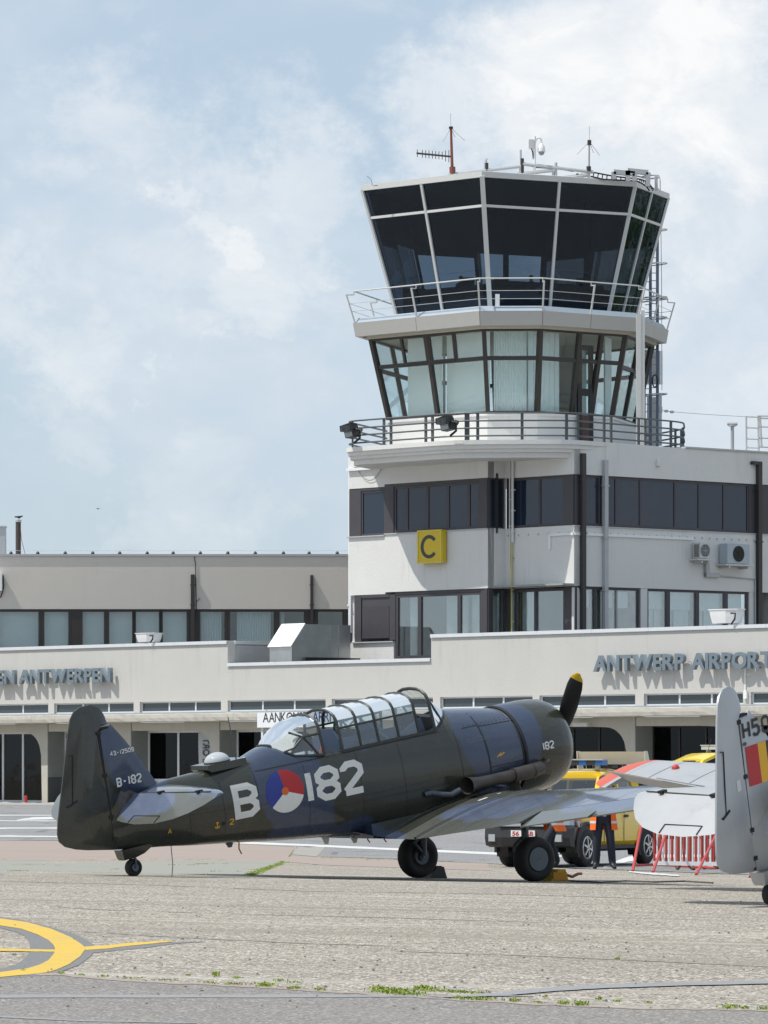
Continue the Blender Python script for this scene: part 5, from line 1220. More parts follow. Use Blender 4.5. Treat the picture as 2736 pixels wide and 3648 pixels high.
# wing shape
def w_le(y): return .55 if y < 1.45 else lerp(.55, -.32, (y-1.45)/4.55)
def w_te(y): return -1.94 if y < 1.45 else lerp(-1.94, -1.53, (y-1.45)/4.55)
def w_zte(y): return 1.0 if y < 1.45 else 1.0+.095*(y-1.45)
def foil(xf, t):
    yt = 5*t*(.2969*math.sqrt(xf)-.126*xf-.3516*xf**2+.2843*xf**3-.1036*xf**4); c = .02*(1-((xf-.3)/.7)**2) if xf > .3 else .02*(1-((xf-.3)/.3)**2)
    return c+yt, c-yt
def w_sec(y, s, cut=None, n=16):
    le, te, z = w_le(min(y, 6)), w_te(min(y, 6)), w_zte(y)
    if y > 6.0:
        k = math.sqrt(max(0.0, 1-((y-6.0)/.36)**2)); m = lerp(te, le, .55); le, te = m+(le-m)*k, m+(te-m)*k
    c = le-te; t = lerp(.150, .095, max(0, (y-1.45)/4.55)) if y < 6 else .095; xe = 1.0 if cut is None else (le-cut)/c
    xs = [xe*(1-math.cos(math.pi*i/n))/2 for i in range(n+1)]
    up, lo = [], []
    for xf in xs:
        a, b_ = foil(xf, t); zz = z+.035*c*(1-xf)
        up.append((le-c*xf, s*y, zz+a*c)); lo.append((le-c*xf, s*y, zz+b_*c))
    return up[::-1]+lo[1:]
def w_top(x, y):
    le, te = w_le(y), w_te(y); c = le-te; xf = min(.999, max(.001, (le-x)/c)); t = lerp(.150, .095, max(0, (y-1.45)/4.55))
    return w_zte(y)+.035*c*(1-xf)+foil(xf, t)[0]*c
# stroked block lettering
G = globals()['G']
OCT = {'1': [[(.30, 0), (.30, 1)]], '8': [[(.18, .5), (0, .66), (0, .84), (.18, 1), (.44, 1), (.62, .84), (.62, .66), (.44, .5), (.62, .34), (.62, .16), (.44, 0), (.18, 0), (0, .16), (0, .34), (.18, .5)], [(.18, .5), (.44, .5)]],
       '2': [[(0, .78), (0, .85), (.17, 1), (.45, 1), (.62, .85), (.62, .64), (0, .06)], [(0, .0), (.62, .0)]],
       'B': [[(0, 0), (0, 1), (.42, 1), (.6, .85), (.6, .65), (.44, .5), (.6, .35), (.6, .15), (.42, 0), (0, 0)], [(0, .5), (.44, .5)]],
       '4': [[(.45, 0), (.45, 1), (0, .32), (.62, .32)]], '3': [[(0, .84), (.18, 1), (.44, 1), (.6, .84), (.6, .66), (.44, .5), (.2, .5)], [(.44, .5), (.6, .34), (.6, .16), (.44, 0), (.18, 0), (0, .16)]],
       '5': [[(.58, 1), (.04, 1), (.04, .56), (.42, .6), (.6, .44), (.6, .16), (.42, 0), (.16, 0), (0, .14)]], '0': [[(.18, 0), (0, .16), (0, .84), (.18, 1), (.44, 1), (.62, .84), (.62, .16), (.44, 0), (.18, 0)]],
       '9': [[(.02, .1), (.18, 0), (.44, 0), (.62, .16), (.62, .84), (.44, 1), (.18, 1), (0, .84), (0, .62), (.18, .46), (.62, .46)]],
       'H': [[(0, 0), (0, 1)], [(.6, 0), (.6, 1)], [(0, .5), (.6, .5)]], '-': [[(.1, .5), (.45, .5)]], 'A': [[(0, 0), (.3, 1), (.6, 0)], [(.12, .35), (.48, .35)]],
       'Z': [[(.0, .35), (.55, .75), (.42, .40), (1.0, .75)]], 'I': [[(.3, .0), (.3, 1)], [(0, .28), (.1, .02), (.5, .02), (.6, .28)], [(.12, .82), (.48, .82)]]}
def glyph(mb, ch, fn, x0, z0, w, h, sw, step=.06):
    """strokes of one character; fn(x,z) -> point on the skin"""
    for path in OCT[ch]:
        P = [Vector((x0+px*w/.62, z0+sw/2+pz*(h-sw))) for px, pz in path]
        closed = (P[0]-P[-1]).length < 1e-6
        if closed: P = P[:-1]
        N = len(P); offs = []
        for i in range(N):
            a = P[i-1] if (i or closed) else None; c = P[(i+1) % N] if (i < N-1 or closed) else None
            d1 = (P[i]-a).normalized() if a is not None else None; d2 = (c-P[i]).normalized() if c is not None else None
            if d1 is None: n_ = Vector((-d2.y, d2.x)); k = 1
            elif d2 is None: n_ = Vector((-d1.y, d1.x)); k = 1
            else:
                n_ = (Vector((-d1.y, d1.x))+Vector((-d2.y, d2.x)))
                n_ = n_.normalized() if n_.length > 1e-6 else Vector((-d1.y, d1.x)); k = 1/max(.45, n_.dot(Vector((-d1.y, d1.x))))
            offs.append(n_*sw/2*k)
        segs = range(N if closed else N-1)
        for i in segs:
            j = (i+1) % N; L = (P[j]-P[i]).length; m = max(1, int(L/step)); rows = [[], [], []]
            for q_ in range(m+1):
                c = P[i].lerp(P[j], q_/m); o = offs[i].lerp(offs[j], q_/m)
                for r, s in enumerate((-1, 0, 1)): rows[r].append(fn(*(c+o*s)))
            mb.sheet(rows)
def decal_fus(x, z, off=.004): return (x, side_y(x, z)-off, z)
def wheel(mb, c, r, w, ax=(0, 1, 0), n=32):
    ax = Vector(ax); u = Vector((0, 0, 1)); v = ax.cross(u)
    prof = [(r*.50, -w*.36), (r*.62, -w*.48), (r*.80, -w*.5), (r*.93, -w*.40), (r*.985, -w*.22), (r, 0), (r*.985, w*.22), (r*.93, w*.40), (r*.80, w*.5), (r*.62, w*.48), (r*.50, w*.36)]
    mb.loft([[tuple(Vector(c)+u*rr*math.cos(2*math.pi*k/n)+v*rr*math.sin(2*math.pi*k/n)+ax*t) for k in range(n)] for rr, t in prof])
def disc(mb, c, r, t0, t1, ax=(0, 1, 0), n=24, r2=None):
    ax = Vector(ax); u = Vector((0, 0, 1)); v = ax.cross(u)
    mb.loft([[tuple(Vector(c)+u*rr*math.cos(2*math.pi*k/n)+v*rr*math.sin(2*math.pi*k/n)+ax*t) for k in range(n)] for rr, t in ((r, t0), (r2 or r, t1))])
def slab(outline, inner, t_out, t_in):
    """thin aerofoil-like body from an x-z outline: edge half thickness t_out, body half thickness t_in on the inner outline"""
    mb = MB(); ring = lambda P, y: [(x, y, z) for x, z in P]
    mb.loft([ring(inner, -t_in), ring(outline, -t_out), ring(outline, t_out), ring(inner, t_in)], cap=True); return mb

def harvard(label, loc, rot, paint, kind):
    root = thing('trainer_aircraft', label, 'aeroplane', loc, rot)
    P = lambda name, mb, m, par=None, smooth=True, ang=40: part(name, mb, m, par or root, smooth=smooth, ang=ang)
    dark = kind == 'camo'; paint_or_sunlit = M_camo_sunlit if dark else paint
    # fuselage
    b = MB(); xs = [-5.86+.1*i for i in range(27)]+[-3.2]+[-3.15, -3.1, -3.05, -3.0, -2.9, -2.8, -2.6, -2.3, -2.0, -1.7, -1.4, -1.1, -.8, -.62, -.5, -.35, -.25, -.15, -.12, 0, .13, .3, .5, .65, .78]
    xs = sorted(set(round(x, 3) for x in xs)); b.loft([f_ring(x) for x in xs]); fus = P('fuselage', b, paint, ang=30)
    # panel gaps and rivet lines on the skin
    def skin_line(pts, w=.012, nm='panel_line', m=M_line, off=.003):
        bb = MB(); rows = [[], []]
        for i in range(len(pts)):
            a = pts[max(0, i-1)]; c = pts[min(len(pts)-1, i+1)]; d = Vector((c[0]-a[0], c[1]-a[1])).normalized(); n_ = Vector((-d.y, d.x))*w/2
            for r, s in enumerate((-1, 1)): x, z = pts[i][0]+n_.x*s, pts[i][1]+n_.y*s; rows[r].append((x, side_y(x, z)-off, z))
        bb.sheet(rows); return P(nm, bb, m, fus)
    if dark:
        skin_line([(.13, lerp(1.45, 2.40, i/14)) for i in range(15)], .022); skin_line([(.13+.67*i/10, 2.21-.03*i/10) for i in range(11)], .010); skin_line([(-.15+.28*i/4, 2.23) for i in range(5)], .010)
        skin_line([(.13+.6*i/8, 1.62) for i in range(9)], .010); skin_line([(-.32, lerp(1.2, 2.2, i/10)) for i in range(11)], .006); skin_line([(-3.62+1.1*i/16, 2.26) for i in range(17)], .012)
        skin_line([(-3.66, lerp(1.9, 2.33, i/6)) for i in range(7)], .008); skin_line([(-2.5+1.95*i/20, 2.255) for i in range(21)], .016, m=M_frame); skin_line([(-2.0+1.5*i/10, 1.17+.02*i/10) for i in range(11)], .006)
        for xx in (-4.72, -4.20, -2.90, -2.02, -1.3): skin_line([(xx, lerp(f_bot(xx)+.12, min(f_top(xx), 2.28)-.06, i/12)) for i in range(13)], .005)
        skin_line([(lerp(-4.7, -2.2, i/20), lerp(1.86, 1.72, i/20)) for i in range(21)], .004); skin_line([(lerp(-2.0, -.4, i/14), 1.62) for i in range(15)], .004)
        bb = MB()
        for xx in (-4.66, -4.14, -2.84, -1.96): 
            for i in range(9): z0 = lerp(f_bot(xx)+.16, min(f_top(xx), 2.28)-.1, i/8); y0 = side_y(xx, z0)-.004; bb.add([(xx-.005, y0, z0-.005), (xx+.005, y0, z0-.005), (xx+.005, y0, z0+.005), (xx-.005, y0, z0+.005)], [(0, 1, 2, 3)])
        for x0, z0 in [(-.1+.085*i, 2.25) for i in range(9)]+[(.2+.075*i, 2.235-.003*i) for i in range(8)]+[(.16, 1.7+.075*i) for i in range(8)]:
            y0 = side_y(x0, z0)-.004; bb.add([(x0-.008, y0, z0-.008), (x0+.008, y0, z0-.008), (x0+.008, y0, z0+.008), (x0-.008, y0, z0+.008)], [(0, 1, 2, 3)])
        o = part('fastener', bb, M_oleo, fus); o['kind'] = 'stuff'
    # engine cowling
    ax = lambda x, y, t: (t, x, 1.715+y)
    b = MB(); b.lathe([(.655, .775), (.672, .80), (.672, 1.25), (.662, 1.42), (.63, 1.58), (.575, 1.69), (.50, 1.755), (.45, 1.77), (.41, 1.75), (.40, 1.62)], ax, 56, cap=False); cow = P('cowling', b, paint, ang=60)
    b = MB(); b.lathe([(.655, .74), (.62, .70), (.58, .70)], ax, 48, cap=False); b.lathe([(.0, .95), (.655, .95)], ax, 40, cap=False); b.lathe([(.0, 1.60), (.16, 1.60), (.2, 1.5), (.24, 1.2)], ax, 20, cap=False); P('engine', b, M_black)
    b = MB(); b.lathe([(.66, .765), (.676, .775), (.676, .80), (.668, .806)], ax, 56, cap=False); P('cowl_lip', b, M_line, cow)
    # propeller
    pr = MB(); pr.lathe([(.0, 2.10), (.05, 2.08), (.075, 2.0), (.085, 1.9), (.085, 1.72)], ax, 16); hub = P('propeller_hub', pr, M_prop)
    ang = R(35)
    for s in (1, -1):
        bl = MB(); tip = MB(); R_ = 1.15; rows = []
        def sec(f):
            r = f*R_; ch = interp([0, .1, .25, .5, .8, .93, 1.0], [.05, .06, .105, .125, .12, .095, .025], f); tw = R(lerp(62, 22, f)); th = lerp(.05, .012, f); out = []
            for k in range(12):
                a = 2*math.pi*k/12; u = ch*math.cos(a); v = th*math.sin(a); X = -u*math.sin(tw)*s+v*math.cos(tw); T = u*math.cos(tw)*s+v*math.sin(tw)
                # radial direction leans to starboard at the top
                rd = Vector((0, -math.sin(ang), math.cos(ang)))*s; td = Vector((0, math.cos(ang), math.sin(ang)))
                p = Vector((1.91+X, 0, 1.715))+rd*r+td*T*s; out.append(tuple(p))
            return out
        bl.loft([sec(f) for f in (.03, .1, .2, .3, .4, .5, .6, .7, .8, .86, .90)]); tip.loft([sec(f) for f in (.901, .94, .97, .99, 1.0)])
        B_ = P('propeller_blade', bl, M_prop); P('blade_tip', tip, M_ytip, B_)
    # wings
    for s in (-1, 1):
        b = MB(); b.loft([w_sec(y, s) for y in (.35, .7, 1.05, 1.447)]); P('wing_root', b, paint_or_sunlit, ang=50)
        b = MB(); ys = [1.455, 1.9, 2.5, 3.1, 3.555]; b.loft([w_sec(y, s) for y in ys]); wg = P('wing', b, paint_or_sunlit, ang=50)
        ys = [3.56, 4.2, 4.8, 5.4, 5.95]; b = MB(); b.loft([w_sec(y, s, cut=w_te(y)+.42) for y in ys]); P('wing_panel', b, paint_or_sunlit, wg, ang=50)
        b = MB(); b.loft([w_sec(y, s) for y in (5.955, 6.0, 6.1, 6.2, 6.28, 6.335, 6.355)]); P('wing_tip', b, paint_or_sunlit, wg, ang=50)
        for yy in (1.8, 2.35, 2.9, 3.5, 4.25, 4.95, 5.6):
            rr = [[], []]; xe = w_te(yy)+(.43 if yy > 3.56 else .02)
            for i in range(14):
                x = lerp(w_le(yy)-.10, xe, i/13); z = w_top(x, yy)+.003
                for r, dy in enumerate((-.004, .004)): rr[r].append((x, s*(yy+dy), z))
            b = MB(); b.sheet(rr); part('panel_line', b, M_line if not dark else M_oleo, wg, fix=False)
        # aileron, drooped
        dr = R(13) if dark and s == -1 else (R(-25) if s == 1 and not dark else R(-4))
        b = MB(); rows = []
        for y in (3.60, 4.2, 4.8, 5.4, 5.92):
            xh = w_te(y)+.405; zu = w_top(xh, y); up = []; c = .405
            lo = w_zte(y)+.035*(w_le(y)-w_te(y))*.19+foil(.81, .11)[1]*(w_le(y)-w_te(y)); zm_ = (zu+lo)/2
            prof = [(0, zu-zm_), (-c*.5, (zu-zm_)*.52), (-c, .008), (-c, -.008), (-c*.5, -(zu-zm_)*.45), (0, lo-zm_), (.03, 0)]
            rows.append([(xh+px*math.cos(dr)+pz*math.sin(dr)*0, s*y, zm_+px*math.sin(dr)+pz) for px, pz in prof])
        b.loft(rows); ail = P('aileron', b, paint_or_sunlit, ang=30)
        b = MB(); y0, y1 = (4.35, 5.0); xh = w_te(4.7)+.02
        pts = []
        for y in (y0, y1):
            x = w_te(y)+.405-.31*math.cos(dr); z = (w_top(w_te(y)+.405, y)-.045)+(-.31)*math.sin(dr)+.03
            pts += [Vector((x, s*y, z)), Vector((x-.16, s*y, z-.16*math.sin(dr)-.015))]
        b.hexa([pts[0], pts[2], pts[3], pts[1]]+[p+Vector((0, 0, .016)) for p in (pts[0], pts[2], pts[3], pts[1])]); P('trim_tab', b, paint_or_sunlit, ail)
        # joint cover strip between centre section and outer wing
        b = MB(); rows = [[], [], [], []]
        for i in range(25):
            x = lerp(.50, -1.93, i/24); z = w_top(x, 1.45)
            for r, (dy, dz) in enumerate(((-.035, .0), (-.02, .022), (.02, .022), (.035, .0))): rows[r].append((x, s*(1.45+dy), z+dz))
        b.sheet(rows); P('joint_strip', b, M_camo if dark else paint_or_sunlit, ang=60)
        # wing root fillet
        b = MB(); rows = []
        for i in range(26):
            x = lerp(.62, -2.16, i/25); f = i/25; zf = max(lerp(1.45, .98, f**.85), f_bot(x)+.05)
            yb = lerp(.72, 1.02, min(1, f*1.3)) if x > -1.94 else lerp(1.02, .48, (-1.94-x)/.22)
            wx = max(x, -1.935); zb = w_top(wx, 1.0)+.004 if x > -1.93 else lerp(w_top(-1.93, 1.0), f_bot(x)+.06, (-1.94-x)/.22)
            A = Vector((x, s*(-side_y(x, zf)-.01), zf)); B_ = Vector((x, s*yb, zb)); C_ = Vector((x, s*(-side_y(x, zf)+.10*(yb-.5)), zb+.03))
            rows.append([tuple(A*(1-t)**2+C_*2*t*(1-t)+B_*t*t) for t in [k/8 for k in range(9)]])
        b.sheet(rows); P('wing_fillet', b, paint, ang=70)
        # main gear
        c = Vector((.10, s*1.37, .322))
        b = MB(); wheel(b, c, .318, .235); wh = P('wheel', b, M_tyre, ang=50)
        b = MB(); disc(b, c+Vector((0, s*.09, 0)), .17, -.02, .025, ax=(0, s, 0), r2=.165); P('wheel_cover', b, M_hub, wh)
        b = MB(); disc(b, c+Vector((0, -s*.09, 0)), .155, -.03, .02, ax=(0, -s, 0), r2=.12); disc(b, c+Vector((0, -s*.09, 0)), .06, .02, .06, ax=(0, -s, 0)); P('brake_drum', b, M_oleo, wh)
        if dark and s == -1:
            b = MB(); u = .012
            for k in range(8): x0 = -.055+k*.014; b.add([(c.x+x0, c.y-.118, c.z-.005), (c.x+x0+.008, c.y-.118, c.z-.005), (c.x+x0+.008, c.y-.118, c.z+.008), (c.x+x0, c.y-.118, c.z+.008)], [(0, 1, 2, 3)])
            o = part('stencil', b, M_oleo, wh); o['kind'] = 'stuff'
        b = MB(); b.tube([(.20, s*1.18, 1.02), (.13, s*1.20, .62), (.10, s*1.22, .34)], [.06, .055, .045], 10); b.tube([(.10, s*1.20, .33), (.10, s*1.42, .32)], .035, 8); leg = P('gear_leg', b, M_oleo)
        b = MB(); b.tube([(.14, s*1.18, .66), (-.06, s*1.18, .55), (.06, s*1.2, .40)], .022, 6); P('torque_link', b, M_oleo, leg)
        b = MB(); b.tube([(.17, s*1.16, .85), (-.22, s*.95, 1.0)], .03, 6); b.tube([(.14, s*1.2, .7), (.0, s*1.45, .98)], .022, 6); P('drag_brace', b, M_oleo, leg)
    # fuselage belly between the wings
    b = MB(); b.loft([[(x, y, z) for y, z in ((-.5, zb), (.5, zb), (.5, 1.2), (-.5, 1.2))] for x, zb in ((.45, 1.0), (.2, .9), (-.5, .84), (-1.5, .93), (-1.95, 1.0))]); P('belly_panel', b, paint)
    # stabilisers and elevators
    for s in (-1, 1):
        pl = [(.10, -4.70, -5.51), (.5, -4.79, -5.48), (1.0, -4.92, -5.44), (1.4, -5.03, -5.40), (1.7, -5.13, -5.365), (1.85, -5.20, -5.35), (1.93, -5.27, -5.345)]
        b = MB(); b.loft([[(x1+.0, s*y, 2.27-.0), (lerp(x1, x0, .35), s*y, 2.27+.055*k), (lerp(x1, x0, .75), s*y, 2.27+.05*k), (x0, s*y, 2.27), (lerp(x1, x0, .75), s*y, 2.27-.045*k), (lerp(x1, x0, .35), s*y, 2.27-.055*k)] for (y, x0, x1), k in zip(pl, (1, 1, .95, .9, .8, .6, .3))]); P('tailplane', b, paint_or_sunlit, ang=35)
        dr = R(29); el = [(.17, -5.50, .30), (.30, -5.50, .50), (.45, -5.49, .545), (.8, -5.46, .60), (1.2, -5.42, .585), (1.5, -5.39, .50), (1.7, -5.37, .38), (1.85, -5.355, .22), (1.94, -5.35, .07)]
        b = MB(); b.loft([[(xh, s*y, 2.27+.045*k), (xh-c*.5*math.cos(dr)+.02*math.sin(dr), s*y, 2.27-c*.5*math.sin(dr)+.03*k), (xh-c*math.cos(dr), s*y, 2.27-c*math.sin(dr)), (xh-c*.5*math.cos(dr), s*y, 2.27-c*.5*math.sin(dr)-.03*k), (xh, s*y, 2.27-.045*k), (xh+.03, s*y, 2.27)] for (y, xh, c), k in zip(el, (1, 1, 1, 1, .95, .9, .8, .6, .3))]); ev = P('elevator', b, paint_or_sunlit, ang=35)
        b = MB()
        for (ya, yb, m0) in ((.62, 1.18, .80),):
            f = lambda y, k: (lambda e: (e[0]-e[1]*k*math.cos(dr)+.012*math.sin(dr), s*y, 2.27-e[1]*k*math.sin(dr)+.012+.035*(1-k)))((interp([e[0] for e in el], [e[1] for e in el], y), interp([e[0] for e in el], [e[2] for e in el], y)))
            for a, c in (((ya, .78), (yb, .78)), ((ya, .78), (ya, 1.0)), ((yb, .78), (yb, 1.0))): b.bar(f(*a), f(*c), .014, .006)
        P('tab_outline', b, M_line, ev)
        b = MB(); hk = [(.25, -5.505), (.9, -5.455), (1.5, -5.395), (1.8, -5.36)]; b.tube([(x, s*y, 2.312) for y, x in hk], .008, 4)
        for y in (.75, 1.55): b.box(interp([h[0] for h in hk], [h[1] for h in hk], y)-.04, interp([h[0] for h in hk], [h[1] for h in hk], y)+.05, s*y-.03, s*y+.03, 2.305, 2.335)
        P('hinge_line', b, M_line, ev)
    # fin and rudder
    fo = [(-5.01, 2.33), (-5.22, 2.71), (-5.43, 3.03), (-5.62, 3.28), (-5.665, 3.255), (-5.845, 3.235), (-5.845, 2.6), (-5.845, 2.0), (-5.5, 2.1), (-5.1, 2.2)]
    cen = (-5.62, 2.55); ins = lambda O, k: [(lerp(x, cen[0], k), lerp(z, cen[1], k)) for x, z in O]
    fi = [(-5.20, 2.36), (-5.33, 2.71), (-5.50, 3.0), (-5.66, 3.18), (-5.70, 3.20), (-5.83, 3.19), (-5.842, 2.6), (-5.842, 2.0), (-5.5, 2.1), (-5.26, 2.2)]
    P('fin', slab(fo, fi, .012, .052), paint, ang=60)
    ro = [(-5.865, 1.60), (-5.865, 2.4), (-5.865, 3.265), (-5.665, 3.285), (-5.69, 3.40), (-5.725, 3.48), (-5.79, 3.545), (-5.91, 3.59), (-6.06, 3.585), (-6.17, 3.53), (-6.235, 3.45), (-6.30, 3.28), (-6.52, 2.60), (-6.675, 2.13), (-6.71, 1.97), (-6.70, 1.87), (-6.62, 1.785), (-6.46, 1.72), (-6.28, 1.675)]
    ri = [(-5.87, 1.66), (-5.87, 2.4), (-5.88, 3.20), (-5.78, 3.30), (-5.79, 3.36), (-5.82, 3.42), (-5.87, 3.46), (-5.94, 3.48), (-6.02, 3.47), (-6.08, 3.42), (-6.10, 3.36), (-6.12, 3.22), (-6.22, 2.60), (-6.30, 2.13), (-6.32, 2.0), (-6.31, 1.92), (-6.26, 1.86), (-6.16, 1.80), (-6.05, 1.75)]
    dl = R(0 if dark else 17)
    def swing(mb):
        for i, (x, y, z) in enumerate(mb.v): d_ = x+5.86; mb.v[i] = (-5.86+d_*math.cos(dl)-y*math.sin(dl), y*math.cos(dl)+d_*math.sin(dl), z)
        return mb
    rd = P('rudder', swing(slab(ro, ri, .010, .050)), paint, ang=60)
    b = MB(); b.box(-5.868, -5.842, -.046, .046, 1.62, 3.23); b.box(-5.86, -5.67, -.03, .03, 3.238, 3.262); P('rudder_gap', b, M_line, rd, smooth=False)
    for z in (3.2, 2.62, 2.05, 1.75): b = MB(); b.box(-5.89, -5.82, -.062, .062, z-.025, z+.02); P('rudder_hinge', b, M_line, rd, smooth=False)
    b = MB()
    tab = [(-6.36, 2.98), (-6.30, 2.97), (-6.42, 2.32), (-6.52, 2.31)]
    for a, c in ((1, 2), (0, 1), (2, 3)): b.bar((tab[a][0], -.036, tab[a][1]), (tab[c][0], -.036 if c != 3 else -.02, tab[c][1]), .012, .01)
    b.bar((-6.34, -.045, 2.36), (-6.5, -.03, 2.30), .018, .02); P('trim_tab', swing(b), M_line, rd, smooth=False)
    # tail wheel
    b = MB(); wheel(b, (-5.60, 0, 1.305), .122, .105, n=24); tw = P('tail_wheel', b, M_tyre, ang=50)
    b = MB(); disc(b, (-5.60, 0, 1.305), .052, -.06, .06); P('wheel_hub', b, M_hub, tw)
    b = MB(); b.loft([[(x, y, z) for x, y in ((x0, -w_), (x1, -w_*.6), (x1, w_*.6), (x0, w_))] for z, x0, x1, w_ in ((1.58, -5.80, -5.20, .10), (1.47, -5.78, -5.42, .09), (1.435, -5.77, -5.56, .07))]); P('tail_fairing', b, paint if not dark else M_camo)
    b = MB(); b.tube([(-5.60, -.07, 1.30), (-5.585, -.07, 1.42), (-5.60, 0, 1.47), (-5.585, .07, 1.42), (-5.60, .07, 1.30)], .016, 6); P('tail_fork', b, M_oleo, tw)
    # exhaust stack on the starboard side
    b = MB(); b.tube([(1.0, -.64, 1.50), (.93, -.74, 1.47), (.80, -.765, 1.46), (.45, -.765, 1.455), (.40, -.765, 1.455)], [.05, .085, .10, .10, .085], 14); b.tube([(.42, -.765, 1.455), (.0, -.765, 1.455), (-.22, -.78, 1.46), (-.36, -.80, 1.465), (-.47, -.83, 1.47)], [.085, .085, .088, .105, .125], 16, cap=False); ex = P('exhaust_pipe', b, M_exh)
    b = MB(); b.tube([(-.30, -.79, 1.465), (-.31, -.79, 1.465)], .085, 14); P('exhaust_bore', b, M_black, ex)
    b = MB(); b.tube([(.43, -.765, 1.455), (.40, -.765, 1.455)], .107, 14); b.tube([(.78, -.765, 1.46), (.75, -.765, 1.46)], .107, 14); b.tube([(1.02, -.7, 1.5), (1.12, -.72, 1.53)], .03, 8); b.box(.86, .98, -.72, -.62, 1.44, 1.56); P('exhaust_clamp', b, M_exh, ex)
    b = MB(); b.tube([(-1.0, -.55, 1.44), (-.92, -.60, 1.45), (-.78, -.66, 1.40), (-.65, -.68, 1.37), (-.50, -.70, 1.41)], .045, 10); P('heater_pipe', b, M_oleo, ex)
    # canopy
    def prof(x, top=2.865, k=1.0, n=10):
        pts = [(-.445*k, 2.29), (-.425*k, 2.45), (-.40*k, 2.60)]
        for i in range(1, n): a = math.pi*(1-i/n); pts.append((.40*k*math.copysign(abs(math.cos(a))**.8, math.cos(a)), 2.60+(top-2.60)*math.sin(a)**.75))
        pts += [(.40*k, 2.60), (.425*k, 2.45), (.445*k, 2.29)]
        return [(x, y, z) for y, z in pts]
    bows = [-2.20, -1.88, -1.57, -1.22, -.87]
    cf = MB(); pr_ = [prof(x) for x in bows]; n_ = len(pr_[0])
    for p_ in pr_: cf.tube(p_, .021, 6, cap=True)
    can = P('canopy_frame', cf, M_frame if dark else M_silv)
    for idx in (2, n_-3): b = MB(); b.bar(pr_[0][idx], pr_[-1][idx], .05, .025, upv=(0, 0, 1)); P('canopy_rail', b, M_frame, can, smooth=False)
    for sy in (-1, 1): b = MB(); b.bar((-2.22, sy*.45, 2.285), (-.58, sy*.45, 2.285), .035, .04); P('canopy_sill', b, M_frame, can, smooth=False)
    for i in range(4):
        for (k0, k1, gm) in ((0, 2, G_can), (2, n_-3, G_roof), (n_-3, n_-1, G_can)):
            b = MB(); b.sheet([pr_[i][k0:k1+1], pr_[i+1][k0:k1+1]]); part('canopy_pane', b, gm, can, smooth=True, ang=70, fix=False)
    # rear fixed hood
    rear = [(-3.195, 2.545, .62), (-3.08, 2.63, .78), (-2.95, 2.735, .88), (-2.78, 2.81, .95), (-2.52, 2.85, 1.0)]
    def rp(x, top, k):
        zb = interp([-3.2, -3.1, -2.95, -2.6], [2.52, 2.44, 2.35, 2.285], x); k = min(1.0, -side_y(x, zb)/.445) if x < -2.6 else k; q_ = prof(x, 2.865, k); return [(X, Y, zb+(Z-2.29)*(top-zb)/(2.865-2.29)) for X, Y, Z in q_]
    rr_ = [rp(*r) for r in rear]; b = MB(); b.sheet(rr_); hood = part('rear_hood', b, G_can, root, smooth=True, ang=80, fix=False)
    b = MB(); b.tube(rr_[-1], .022, 6); b.tube(rr_[0], .016, 6); P('hood_frame', b, M_frame, hood)
    for s in (0, 1):
        I = (lambda k: k) if s == 0 else (lambda k: n_-1-k); b = MB()
        N_ = rr_[3][I(2)]; b.tube([rr_[2][I(4)], N_], .016, 5); b.tube([N_, rr_[2][I(1)], rr_[1][I(0)]], .016, 5); b.tube([N_, lerp_pt(rr_[3][I(1)], rr_[4][I(1)], .35), lerp_pt(rr_[3][I(0)], rr_[4][I(0)], .7)], .018, 5); b.tube([N_, rr_[4][I(2)]], .018, 5); b.tube([rr_[1][I(0)], rr_[2][I(0)], rr_[4][I(0)]], .02, 5); P('hood_frame', b, M_frame, hood)
    # windscreen
    ar = prof(-.60, 2.885, 1.03); base = []
    for (x, y, z) in ar:
        f = min(1, abs(y)/.46); base.append((-.15-.44*f**2.2, y*1.0, 2.50-.205*f**2.2))
    b = MB(); b.sheet([ar, [lerp_pt(p_, q_, .5) for p_, q_ in zip(ar, base)], base]); ws = part('windscreen', b, G_can, root, smooth=True, ang=80, fix=False)
    b = MB(); b.tube(ar, .024, 6); b.tube(base, .016, 5)
    for k in (4, n_-5): b.tube([ar[k], base[k]], .018, 5)
    P('windscreen_frame', b, M_frame, ws)
    # cockpit contents
    b = MB()
    for sy in (-1, 1): b.tube([(-1.80, sy*.36, 2.29), (-1.78, sy*.18, 2.78), (-1.78, 0, 2.80)], .02, 6); b.tube([(-1.78, sy*.2, 2.74), (-1.35, sy*.36, 2.30)], .016, 6); b.tube([(-1.80, sy*.36, 2.30), (-1.55, -sy*.1, 2.72)], .012, 6)
    P('crash_frame', b, M_green)
    for x0, h_ in ((-1.42, 2.56), (-2.16, 2.58)):
        b = MB(); b.prism([(-.30, 2.24), (.30, 2.24), (.30, h_-.14), (.17, h_), (-.17, h_), (-.30, h_-.14)], lambda y, z, d: (x0+d, y, z), 0, .05); b.box(x0, x0+.34, -.32, -.29, 2.24, 2.44); b.box(x0, x0+.34, .29, .32, 2.24, 2.44); P('seat', b, M_cblue, smooth=False)
    b = MB(); b.loft([[(x, y, z) for y, z in ((-.36, 2.24), (.36, 2.24), (.32, zt), (.16, zt+.05), (-.16, zt+.05), (-.32, zt))] for x, zt in ((-.72, 2.50), (-.45, 2.44), (-.3, 2.35))]); P('instrument_coaming', b, M_black, smooth=False)
    b = MB(); b.loft([[(x, y, z) for y, z in ((-.34, 2.24), (.34, 2.24), (.30, zt), (-.30, zt))] for x, zt in ((-1.92, 2.50), (-1.82, 2.46))]); P('instrument_panel', b, M_black, smooth=False)
